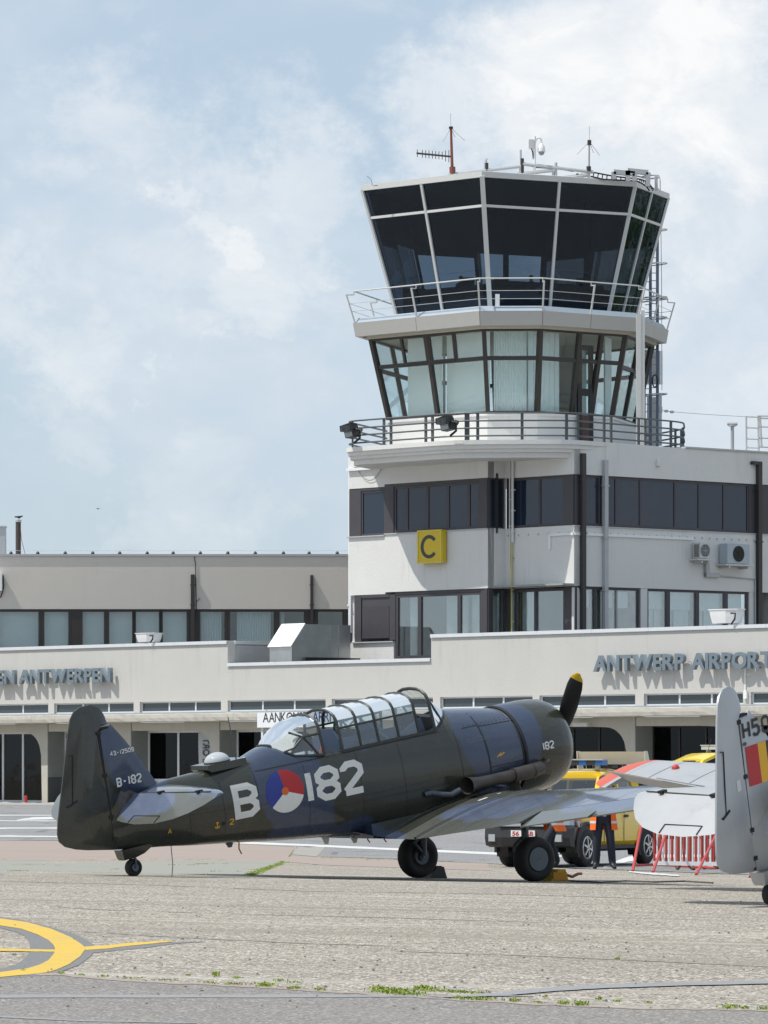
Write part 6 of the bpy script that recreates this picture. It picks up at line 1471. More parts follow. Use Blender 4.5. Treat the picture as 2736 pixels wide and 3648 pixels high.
    b = MB(); b.prism([(-1.20, 2.25), (-.70, 2.25), (-.76, 2.50), (-1.16, 2.33)], lambda x, z, d: (x, d, z), -.38, -.36); P('side_console', b, M_cblue, smooth=False)
    if dark:
        b = MB(); rn = random.Random(31); rows = []
        for i in range(15):
            row = []
            for j in range(11):
                x = lerp(-3.02, -2.52, i/14); y = lerp(-.34, .32, j/10); z = 2.30+.46*math.exp(-((x+2.80)/.19)**2)*(1-.35*abs(j/5-1))+.045*noise.noise(Vector((i*.55, j*.7, 2.2)))
                row.append((x, y, z))
            rows.append(row)
        b.sheet(rows); P('cover_cloth', b, M_cloth, ang=60)
        b = MB(); b.tube([(-2.49, -.30, 2.30), (-2.46, -.30, 2.36), (-2.44, -.30, 2.41), (-2.45, -.30, 2.44)], .014, 6); P('control_grip', b, M_red)
    # aerial mast, fairing box with dome, small stubs
    b = MB(); b.tube([(-3.68, 0, 2.42), (-3.71, 0, 3.04)], [.010, .006], 6); P('aerial_mast', b, M_oleo)
    if dark:
        b = MB(); b.loft([[(x, y, z) for y, z in ((-.21, zb), (-.21, 2.462), (.21, 2.462), (.21, zb))] for x, zb in ((-4.30, 2.40), (-4.25, 2.36), (-3.66, 2.36))]); bx = P('dome_fairing', b, paint, smooth=False)
        b = MB(); b.lathe([(.175*math.cos(a), .125*math.sin(a)) for a in [k*math.pi/20 for k in range(11)]], lambda x, y, t: (-4.0+x, y, 2.47+t), 28); P('dome', b, darkpane('dome_silver', (.42, .45, .47)) if 'dome_silver' not in bpy.data.materials else bpy.data.materials['dome_silver'], bx)
        b = MB(); b.lathe([(.185, 2.462), (.185, 2.475), (.17, 2.478)], lambda x, y, t: (-4.0+x, y, t), 28); P('dome_ring', b, M_frame, bx)
        b = MB(); b.lathe([(.035*math.cos(a), .04*math.sin(a)) for a in [k*math.pi/8 for k in range(5)]], lambda x, y, t: (-3.62+x, -.10+y, 2.42+t), 10); P('beacon', b, M_whitep)
        b = MB(); b.lathe([(.04*math.cos(a), .045*math.sin(a)) for a in [k*math.pi/8 for k in range(5)]], lambda x, y, t: (-4.95+x, .35+y, 2.33+t), 10); P('beacon', b, M_red)
    for x, h_, m_, k in ((-4.0, .06, M_oleo, 1), (-3.86, .16, M_red, 0), (-2.40, .10, M_lgrey, 2), (-1.92, .09, M_lgrey, 2), (-1.70, .09, M_red, 0), (-1.42, .09, M_red, 0)):
        b = MB(); z0_ = f_bot(x); 
        if k == 0: b.tube([(x, -.03, z0_+.02), (x-.02, -.03, z0_-h_*.5), (x+.01, -.03, z0_-h_)], .010, 5)
        else: b.loft([[(x-w1, -.01, z), (x+w1, -.01, z), (x+w1, .01, z), (x-w1, .01, z)] for z, w1 in ((z0_+.02, .07), (z0_-h_, .025))])
        P('drain_stub', b, m_, smooth=False)
    b = MB(); b.tube([(-4.95, 0, f_bot(-4.95)), (-4.98, -.02, 1.22), (-5.05, -.03, 1.0), (-5.20, -.05, .97)], .006, 5); P('earth_wire', b, M_oleo)
    # markings
    def dec(nm, m, par): return lambda bb: part(nm, bb, m, par, smooth=True, fix=False)
    if dark:
        for ch, x0, w_ in (('B', -4.01, .30), ('1', -3.015, .30), ('8', -2.72, .30), ('2', -2.30, .29)):
            bb = MB(); glyph(bb, ch, decal_fus, x0, 1.665, w_, .475, .092); dec('letter', M_dwht, fus)(bb)
        cx_, cz_, rr = -3.255, 1.915, .295
        for a0, a1, m_ in ((-20, 100, M_dred), (100, 220, M_dblu), (220, 340, M_dwht)):
            bb = MB(); bb.sheet([[decal_fus(cx_+rr*k/8*math.cos(R(lerp(a0, a1, j/16))), cz_+rr*k/8*math.sin(R(lerp(a0, a1, j/16)))) for j in range(17)] for k in range(1, 9)]); dec('roundel_sector', m_, fus)(bb)
        bb = MB(); bb.sheet([[decal_fus(cx_+.055*k/3*math.cos(a), cz_+.055*k/3*math.sin(a), .007) for a in [j*math.pi/12 for j in range(25)]] for k in range(0, 4)]); dec('roundel_centre', M_dora, fus)(bb)
        fin_fn = lambda x, z: (x, -.057, z)
        x = -5.68
        for ch in 'B-182': bb = MB(); glyph(bb, ch, fin_fn, x, 2.425, .062, .125, .023); dec('letter', M_dwht, fus)(bb); x += {'1': .058, '-': .07}.get(ch, .092) if ch != '1' else .07
        x = -5.72
        for ch in '43-12509': bb = MB(); glyph(bb, ch, fin_fn, x, 2.855, .036, .062, .012); dec('letter', M_dwht, fus)(bb); x += {'1': .040, '-': .042}.get(ch, .052)
        x = 1.05
        for ch in '182': bb = MB(); glyph(bb, ch, decal_fus, x, 1.69, .062, .115, .021); dec('letter', M_dwht, cow)(bb); x += .062 if ch == '1' else .088
        bb = MB(); glyph(bb, 'Z', decal_fus, .27, 1.70, .085, .12, .018); dec('lightning_mark', M_dyel, fus)(bb)
        bb = MB(); glyph(bb, 'I', decal_fus, -4.36, 1.60, .065, .10, .014); dec('anchor_mark', M_dyel, fus)(bb)
        bb = MB(); glyph(bb, '2', decal_fus, -4.14, 1.61, .055, .085, .013); dec('letter', M_dyel, fus)(bb)
        bb = MB(); glyph(bb, 'A', decal_fus, -5.06, 1.66, .05, .07, .013); dec('stencil_mark', M_dyel, fus)(bb)
        bb = MB(); bb.sheet([[decal_fus(-4.24+.028*k/2*math.cos(a), 1.65+.028*k/2*math.sin(a)) for a in [j*math.pi/8 for j in range(17)]] for k in range(3)]); dec('jack_hole', M_line, fus)(bb)
        bb = MB()
        for i in range(3):
            for k in range(9): bb.sheet([[decal_fus(-.17+.034*k+rnd.uniform(-.004, .004), 2.06-.022*i+dz) for dz in (0, .008)], [decal_fus(-.147+.034*k, 2.06-.022*i+dz) for dz in (0, .008)]])
        o = part('stencil', bb, M_hub, fus, fix=False); o['kind'] = 'stuff'
        bb = MB()
        for x0, y0, dx, dy, in ((-.55, -1.13, .16, .05), (-.18, -1.10, .07, .03)): bb.add([(x0, y0, w_top(x0, 1.1)+.005), (x0+dx, y0, w_top(x0+dx, 1.1)+.005), (x0+dx, y0-dy, w_top(x0+dx, 1.1)+.005), (x0, y0-dy, w_top(x0, 1.1)+.005)], [(0, 1, 2, 3)])
        o = part('stencil', bb, M_dwht, root, fix=False); o['kind'] = 'stuff'
    else:
        fin_fn = lambda x, z: (x, -.058, z)
        for x0, x1, m_ in ((-5.80, -5.60, M_dred), (-5.60, -5.47, M_dyel), (-5.47, -5.20, M_dblk)):
            bb = MB(); bb.add([fin_fn(x0, 2.50), fin_fn(x1, 2.50), fin_fn(x1, 2.92 if m_ != M_dblk else 2.92), fin_fn(x0, 2.92)], [(0, 1, 2, 3)]); dec('flag_band', m_, fus)(bb)
        x = -5.80
        for ch in 'H50': bb = MB(); glyph(bb, ch, fin_fn, x, 3.0, .10, .19, .034); dec('letter', M_dblk, fus)(bb); x += .155
        bb = MB(); bb.sheet([[(-5.80+.03*k/2*math.cos(a), -.06, 2.955+.02*k/2*math.sin(a)) for a in [j*math.pi/6 for j in range(13)]] for k in range(3)]); dec('fairlead', M_oleo, fus)(bb)
        bb = MB(); bb.add([(-6.1, -.053, 2.50), (-6.0, -.053, 2.50), (-6.0, -.053, 2.62), (-6.1, -.053, 2.62)], [(0, 1, 2, 3)]); dec('patch', M_lgrey, fus)(swing(bb))
        for rr, m_, dz in ((.42, M_dpnk, .006), (.28, M_dyel, .009), (.14, M_dblk, .012)):
            bb = MB(); bb.sheet([[(lambda X, Y: (X, Y, w_top(X, Y)+dz))(-.72+rr*k/4*math.cos(a), 3.55+rr*k/4*math.sin(a)) for a in [j*math.pi/16 for j in range(33)]] for k in range(5)]); dec('roundel_ring', m_, root)(bb)
        b = MB(); b.lathe([(.05*math.cos(a), .05*math.sin(a)) for a in [k*math.pi/8 for k in range(5)]], lambda x, y, t: (-.75+x, 5.5+y, w_top(-.75, 5.5)+t), 10); P('beacon', b, M_red)
    return root
def lerp_pt(a, c, t): return tuple(x+(y-x)*t for x, y in zip(a, c))
MAINS = Vector(((1684-CX)/FL*69.0, 69.0, 0.0))
A1_ = harvard('dark blue and olive camouflaged propeller trainer marked B 182 with red white blue roundel', MAINS, (0, R(-10.5), R(36)), M_camo, 'camo')
th2, p2r, rl = R(45), R(12.0), R(1.2)
from mathutils import Euler
Rm = Euler((rl, -p2r, th2)).to_matrix(); T2 = at(2754, 3224, 51.0)
A2_ = harvard('silver propeller trainer marked H50 with striped fin flash, cut off by the right edge', T2-Rm @ Vector((-5.60, 0, 1.185)), (rl, -p2r, th2), M_silv, 'silver')

# wheel chocks
def chock(px, py, Y, L, label, m, rot):
    p = at(px, py, Y); p.z = G(p.x, p.y); t = thing('wheel_chock', label, 'wheel chock', p, (0, 0, rot))
    b = MB(); b.prism([(-.16, 0), (.16, 0), (.10, .17), (-.02, .17)], lambda x, z, d: (x, d, z), -L/2, L/2); part('block', b, m, t)
    return t
c1 = chock(1540, 3127, 70.6, .30, 'black wheel chock behind the far main wheel', M_black, R(36))
b = MB(); b.prism([(-.10, .171), (.08, .171), (.07, .182), (-.08, .182)], lambda x, z, d: (x, d, z), -.13, .13); part('grip', b, M_tyre, c1)
c2 = chock(1968, 3139, 68.2, .34, 'yellow wooden wheel chock against the near main wheel', mat('chock_yellow', (.42, .26, .012), .7, var=.3, scale=9), R(36))
b = MB(); b.box(-.12, .12, -.178, -.172, .02, .13); part('end_plate', b, mat('chock_orange', (.45, .20, .01), .7), c2)
b = MB(); b.tube([(.16, -.05, .10), (.30, -.07, .06), (.42, -.05, .10), (.5, -.02, .10)], .022, 6); part('handle', b, M_rust, c2)
b = MB(); pts = [ghit(1985, 3136)]+[ghit(x, y) for x, y in ((2060, 3143), (2140, 3146), (2230, 3141), (2330, 3145), (2440, 3142), (2540, 3148))]
b.tube([Vector((p.x, p.y, p.z+.012)) for p in pts], .012, 5); solo('rope', b, mat('rope_grey', (.10, .095, .085), .9), 'thin grey rope lying on the concrete beyond the yellow chock', 'rope')

# ================================================================== airport vehicles
def carpaint():
    m, t, b = newmat('vehicle_yellow')
    o = t.new('ShaderNodeTexCoord').outputs['Object']; s = t.new('ShaderNodeSeparateXYZ'); t.l.new(o, s.inputs[0])
    X = t.math('ADD', s.outputs[0], t.math('MULTIPLY', s.outputs[2], .25))
    c = t.mix(t.smooth(X, 1.72, 1.90), (.82, .52, .008), (.56, .12, .012)); c = t.mix(t.smooth(X, 1.92, 2.14), c, (.02, .02, .024))
    n = t.noise(o, 5, 5, .6); c = t.mix(t.math('MULTIPLY', t.smooth(n, .55, .8), .15), c, (.40, .33, .2))
    t.set(b.inputs['Base Color'], c); b.inputs['Roughness'].default_value = .25; b.inputs['Coat Weight'].default_value = .6; b.inputs['Coat Roughness'].default_value = .06
    return m
M_car = carpaint(); M_car2 = mat('suv_yellow', (.82, .60, .01), .28, var=.04, coat=.6)
M_plast = mat('black_plastic', (.028, .028, .030), .6, var=.2); M_chrome = mat('alloy', (.62, .62, .62), .28, metal=.9, var=.1)
M_cream = mat('cream_panel', (.68, .64, .53), .5, var=.05); M_lens = darkpane('headlamp_lens', (.42, .45, .47)); M_bluel = mat('blue_beacon', (.02, .12, .42), .15, var=.3, scale=30)
G_carw = glass('car_glass', (.34, .40, .45), .09)
M_seat = mat('car_seat', (.04, .045, .06), .8)
def hull(st, m, root, name, sm=30):
    """body shell lofted along x from (x, half width bottom, half width top, z bottom, z top) stations with rounded shoulders"""
    b = MB(); rings = []
    for x, w0, w1, z0, z1 in st:
        h = z1-z0; r = min(.12, h*.3)
        half = [(w0*.93, z0), (w0, z0+h*.12), ((w0+w1)/2*1.01, z0+h*.5), (w1, z1-r), (w1-r*.35, z1-r*.3), (w1-r*1.3, z1)]
        rings.append([(x, y, z) for y, z in half]+[(x, -y, z) for y, z in half[::-1]])
    b.loft(rings); return part(name, b, m, root, smooth=True, ang=sm)
def vehicle(label, cat, loc, ang, paint, pickup):
    t = thing('airport_pickup' if pickup else 'airport_car', label, cat, loc, (0, 0, ang))
    P = lambda n, b, m, par=None, smooth=False: part(n, b, m, par or t, smooth=smooth)
    L0, L1, W, Hs, Hr = (-2.55, 2.35, .88, 1.12, 1.93) if pickup else (-2.15, 2.1, .90, 1.25, 2.25)
    gz = .42
    # lower shell with wheel arches left open by separate dark liners
    hull([(L1-.02, .78, .74, .58, .86), (L1-.25, .86, .80, .50, 1.04), (1.1, W, W-.02, gz, 1.13), (.75, W, W-.02, gz, 1.16), (-.2, W, W-.02, gz, 1.17), (-1.2, W, W-.02, gz, 1.17), (L0+.3, W, W-.02, gz+.08, 1.18), (L0, W-.05, W-.06, .60, 1.15)], paint, t, 'body')
    # cab
    if pickup: st = [(.95, .80, .78, 1.12, 1.16), (.35, .80, .66, 1.12, 1.82), (.05, .81, .66, 1.12, Hr-.03), (-.7, .81, .66, 1.12, Hr), (-1.15, .81, .66, 1.12, Hr-.03), (-1.35, .80, .72, 1.12, 1.30)]
    else: st = [(.95, .82, .78, 1.10, 1.14), (.30, .82, .68, 1.10, 2.08), (-.05, .82, .68, 1.10, Hr-.03), (-1.0, .82, .68, 1.10, Hr), (-1.75, .82, .68, 1.10, Hr-.05), (-2.05, .80, .74, 1.10, 1.2)]
    # roof and pillars as solid frame, windows as panes
    roof = st[1:5]
    b = MB(); b.loft([[(x, y*s, z) for (y, z, s) in ((w1+.02, z1-.10, 1), (w1+.01, z1-.02, 1), (w1*.6, z1+.02, 1), (w1*.6, z1+.02, -1), (w1+.01, z1-.02, -1), (w1+.02, z1-.10, -1))] for x, w0, w1, z0, z1 in roof]); P('roof', b, paint, smooth=True)
    xf0, xf1, zf = st[0][0], st[1][0], st[1][4]-.06; xb1, xb0, zb = st[4][0], st[5][0], st[4][4]-.06
    wt, wb = st[1][2], st[0][1]
    for s in (-1, 1):
        b = MB(); b.bar((xf0+.03, s*wb, 1.10), (xf1, s*wt, zf), .09, .10); b.bar((xb0, s*wb, 1.12), (xb1, s*wt, zb), .12, .16); b.bar((-.32, s*wb, 1.12), (-.30, s*(wt+.01), Hr-.1), .09, .07); P('pillar', b, paint)
        for x0, x1, x2, x3 in ((xf0-.12, -.27, -.26, xf1-.05), (-.37, xb0+.10, xb1+.10, -.35)):
            b = MB(); f = lambda x, z: (x, s*lerp(wb+.005, wt+.01, (z-1.14)/(zf-1.14)), z); b.add([f(x0, 1.15), f(x1, 1.15), f(x2, zf-.02), f(x3, zf-.02)], [(0, 1, 2, 3)]); part('side_window', b, G_carw, t, fix=False)
        b = MB(); b.box(.72, .95, s*.90-.03*(s > 0), s*.90+.17*s if s > 0 else s*.90+.03, 1.18, 1.36) if s > 0 else b.box(.72, .95, -1.07, -.90, 1.18, 1.36); P('mirror', b, M_plast)
        b = MB(); b.box(-.55, -.40, s*(W+.003)-.012, s*(W+.003)+.012, .98, 1.03); b.box(-1.45, -1.3, s*(W+.003)-.012, s*(W+.003)+.012, .98, 1.03); P('door_handle', b, M_plast)
        b = MB()
        for x in (.62, -.33, -1.3): b.box(x-.006, x+.006, s*(W+.012)-.005, s*(W+.012)+.001, .5, 1.12)
        P('door_gap', b, M_plast)
        b = MB(); b.box(-.75, .95, s*W-.05, s*W+.06, .36, .43); P('side_step', b, M_plast)
    b = MB(); b.add([(xf0-.01, -wb+.07, 1.16), (xf0-.01, wb-.07, 1.16), (xf1+.03, wt-.05, zf), (xf1+.03, -wt+.05, zf)], [(0, 1, 2, 3)]); part('windscreen', b, G_carw, t, fix=False)
    b = MB(); b.add([(xb0+.01, -wb+.07, 1.18), (xb0+.01, wb-.07, 1.18), (xb1-.03, wt-.05, zb), (xb1-.03, -wt+.05, zb)], [(0, 1, 2, 3)]); part('rear_window', b, G_carw, t, fix=False)
    b = MB()
    for x in (.05, -.85):
        for y in (-.38, .38): b.box(x-.12, x+.02, y-.24, y+.24, 1.0, 1.50); b.box(x-.10, x, y-.11, y+.11, 1.5, 1.68)
    b.box(.55, .9, -.7, .7, 1.1, 1.2); P('seat', b, M_seat)
    # bonnet bulge, bumper, grille, lamps, plate
    b = MB(); b.loft([[(x, y*w, z+dz) for y, dz in ((-1, -.05), (-.8, .0), (0, .03), (.8, 0), (1, -.05))] for x, w, z in ((L1-.2, .70, 1.03), (1.6, .76, 1.12), (1.0, .78, 1.165))], cap=False); P('bonnet', b, paint, smooth=True)
    b = MB(); b.loft([[(x, y, z) for x, z in ((L1-.25, .40), (L1+.12-abs(y)**3*.22, .44), (L1+.17-abs(y)**3*.22, .60), (L1+.15-abs(y)**3*.22, .78), (L1-.25, .80))] for y in (-.92, -.8, -.5, 0, .5, .8, .92)]); bp = P('bumper', b, M_plast)
    b = MB(); b.box(L1+.02, L1+.16, -.55, .55, .82, .88); b.box(L1+.0, L1+.13, -.58, .58, .98, 1.02); P('grille', b, M_chrome)
    b = MB(); b.box(L1-.1, L1+.03, -.60, .60, .80, 1.03); P('grille_opening', b, M_black)
    for s in (-1, 1):
        b = MB(); b.hexa([(L1-.30, s*.60, .84), (L1+.015, s*.60, .84), (L1-.16, s*.84, .84), (L1-.40, s*.85, .84), (L1-.30, s*.60, 1.02), (L1-.03, s*.60, 1.02), (L1-.20, s*.83, 1.02), (L1-.40, s*.84, 1.02)]); P('headlamp', b, M_lens)
        b = MB(); b.box(L1+.02, L1+.10, s*.72-.07, s*.72+.07, .52, .66); P('fog_lamp', b, M_lens, bp)
    pl = MB(); pl.box(L1+.165, L1+.185, -.26, .26, .62, .74); plate = P('number_plate', pl, M_board, bp)
    me = textmesh('56 1AB', .115, .001, .004); mi = min(v.co.x for v in me.vertices); mxx = max(v.co.x for v in me.vertices)
    for v in me.vertices: v.co = Vector((L1+.187+v.co.z, (v.co.x-mi)/(mxx-mi)*.46-.23, .638+v.co.y))
    me.materials.append(M_red); o = bpy.data.objects.new('plate_lettering', me); COL.objects.link(o); o.parent = plate
    # wheels
    for x, nm in ((1.45, 'f'), (-1.50, 'r')):
        for s in (-1, 1):
            c = (x, s*.79, .39); b = MB(); wheel(b, c, .39, .25, n=28); w_ = P('wheel', b, M_tyre, smooth=True)
            b = MB(); disc(b, Vector(c)+Vector((0, s*.07, 0)), .235, -.02, .02, ax=(0, s, 0)); P('rim_well', b, M_black, w_)
            b = MB(); cc = Vector(c)+Vector((0, s*.10, 0))
            b.tube([cc+Vector((.215*math.cos(a), 0, .215*math.sin(a))) for a in [k*math.pi/12 for k in range(24)]], .022, 6, closed=True); disc(b, cc, .07, -.02, .025, ax=(0, s, 0), n=12)
            for k in range(6): a = k*math.pi/3+.3; b.bar(cc, cc+Vector((.21*math.cos(a), 0, .21*math.sin(a))), .035, .075, upv=(0, 1, 0))
            P('rim', b, M_chrome, w_)
            b = MB(); b.tube([(x+.47*math.cos(a), s*(W-.005), .40+.47*math.sin(a)) for a in [k*math.pi/14 for k in range(-1, 16)]], .045, 6); P('wheel_arch', b, M_plast)
            b = MB(); b.prism([(x+.44*math.cos(a), .40+.44*math.sin(a)) for a in [k*math.pi/14 for k in range(-2, 17)]], lambda u, v, d: (u, d, v), s*(W-.25), s*(W+.008)); P('wheel_housing', b, M_black)
            if x < 0 or True:
                b = MB(); b.box(x-.55, x-.52, s*.79-.14, s*.79+.14, .22, .55); P('mud_flap', b, M_black)
    b = MB(); b.box(L0+.3, L1-.4, -.5, .5, .30, .45); P('chassis', b, M_black)
    # light bar
    xb_ = 0.0 if pickup else -.6; zr = Hr+.03
    b = MB(); b.box(xb_-.13, xb_+.13, -.62, .62, zr+.06, zr+.16); lb = P('light_bar', b, M_bluel if pickup else M_lens)
    b = MB(); b.box(xb_-.15, xb_+.15, -.64, .64, zr+.162, zr+.185); b.box(xb_-.05, xb_+.05, -.5, -.42, zr-.02, zr+.06); b.box(xb_-.05, xb_+.05, .42, .5, zr-.02, zr+.06); P('bar_mount', b, M_gpipe if pickup else M_lens, lb)
    if pickup:
        for y in (-.36, 0, .36): b = MB(); b.box(xb_-.135, xb_+.135, y-.10, y+.10, zr+.062, zr+.158); P('beacon_lens', b, M_plast, lb)
        b = MB(); b.box(-.62, -.35, .30, .62, zr+.0, zr+.06); b.lathe([(.09, zr), (.09, zr+.05), (.05, zr+.1)], lambda x, y, z: (-.35+x, .28+y, z), 10); P('roof_unit', b, M_black)
        # load bed sides and folded warning board
        b = MB(); b.loft([[(x, y, z) for x, z in ((-1.85, 2.04), (-1.72, 2.30), (-1.66, 2.30), (-1.74, 2.04))] for y in (-.74, .74)]); wb_ = P('warning_board', b, M_cream)
        for s in (-1, 1): b = MB(); b.prism([(-2.05, 1.75), (-1.70, 1.75), (-1.64, 2.31), (-1.78, 2.31)], lambda x, z, d: (x, d, z), s*.745, s*.765); P('board_bracket', b, M_cream, wb_)
        b = MB(); b.box(-2.1, -1.6, -.70, .70, 1.72, 1.78); b.box(-1.75, -1.69, -.7, -.64, 1.1, 1.75); b.box(-1.75, -1.69, .64, .7, 1.1, 1.75); P('bed_rack', b, M_plast)
        b = MB(); b.box(xf1+.25, xf1+.255, -.5, -.28, 1.46, 1.58); b = MB(); b.add([(.62, -.50, 1.42), (.62, -.30, 1.42), (.52, -.31, 1.54), (.52, -.49, 1.54)], [(0, 1, 2, 3)]); P('paper_pass', b, M_board)
        b = MB(); b.prism([(.04*k, .0) for k in (0, 1)]+[(.14, .12), (-.02, .12)], lambda x, z, d: (1.80+x, d, .80+z), W-.02, W+.012); P('side_repeater', b, M_lens)
    else:
        b = MB(); b.tube([(-.2, .1, Hr), (-.32, .1, Hr+.38)], .008, 5); P('radio_aerial', b, M_black)
        b = MB(); b.box(st[1][0]-.1, st[1][0]+.02, -.3, .3, zf-.01, zf+.03); P('top_lamp', b, M_black)
    return t
al = R(63); fw = Vector((-math.cos(al), -math.sin(al), 0)); lf = Vector((-fw.y, fw.x, 0))
p0 = Vector((3.92, 95.9, 0))-fw*1.45-lf*.79; p0.z = G(p0.x, p0.y)
pf_, pr2 = p0+fw*1.45, p0-fw*1.5
vehicle('yellow airport pickup with black front bumper, blue light bar and folded cream warning board', 'pickup truck', p0, math.atan2(fw.y, fw.x), M_car, True)
p1_ = at(2490, 2760, 128); p1_.z = G(p1_.x, p1_.y)-.01; a2_ = R(209)
vehicle('yellow airport car with white roof light bar parked beyond the silver wing', 'car', p1_, a2_, M_car2, False)

# ================================================================== crowd barriers
def barrier(label, pA, pB, feet, n):
    t = thing('crowd_barrier', label, 'barrier', (pA+pB)/2)
    up = Vector((0, 0, 1)); P = lambda nm, b, m: part(nm, b, m, t, world=True, smooth=True)
    hb, ht = .13, 1.08
    b = MB(); b.bar(pA+up*hb, pB+up*hb, .05, .075); P('bottom_rail', b, M_whitep); b = MB(); b.bar(pA+up*ht, pB+up*ht, .05, .05); P('top_rail', b, M_red)
    for i in range(n):
        p = pA.lerp(pB, (i+.3)/(n-.4)); b = MB(); r = .021 if i % 2 else .026; b.tube([p+up*(hb-.01), p+up*ht], r, 6); P('bar', b, M_red if i % 2 == 0 else M_whitep)
    for (f0, f1) in feet:
        b = MB(); b.tube([f0+up*.01, f1], .028, 6); P('leg', b, M_red)
    return t
upz = Vector((0, 0, 1))
bA = at(2328, 3090, 90.3); bA.z = G(bA.x, bA.y); bB = Vector((bA.x+1.28, bA.y-.30, 0)); bB.z = G(bB.x, bB.y)
T1 = barrier('red and white striped crowd barrier with slanting red legs below the silver tailplane', bA, bB, [(ghit(2254, 3106), Vector((bA.x-.20, bA.y-.05, 0))+upz*(bA.z+.98)), (ghit(2326, 3110), Vector((bA.x+.26, bA.y-.2, 0))+upz*(bA.z+.80)), (ghit(2480, 3118), Vector((bB.x-.06, bB.y-.2, 0))+upz*(bB.z+.85))], 24)
b = MB(); b.tube([ghit(2256, 3092)+upz*.05, ghit(2335, 3089)+upz*.05, ghit(2550, 3102)+upz*.05], .026, 6); part('base_bar', b, M_red, T1, world=True)
bC = bB+Vector((.05, -.02, 0)); bD = Vector((bC.x+2.0, bC.y-.5, 0)); bD.z = G(bD.x, bD.y)
barrier('second red and white crowd barrier mostly hidden behind the silver rudder', bC, bD, [(ghit(2672, 3127), Vector((bC.x+1.0, bC.y-.3, 0))+upz*(bC.z+.9))], 26)

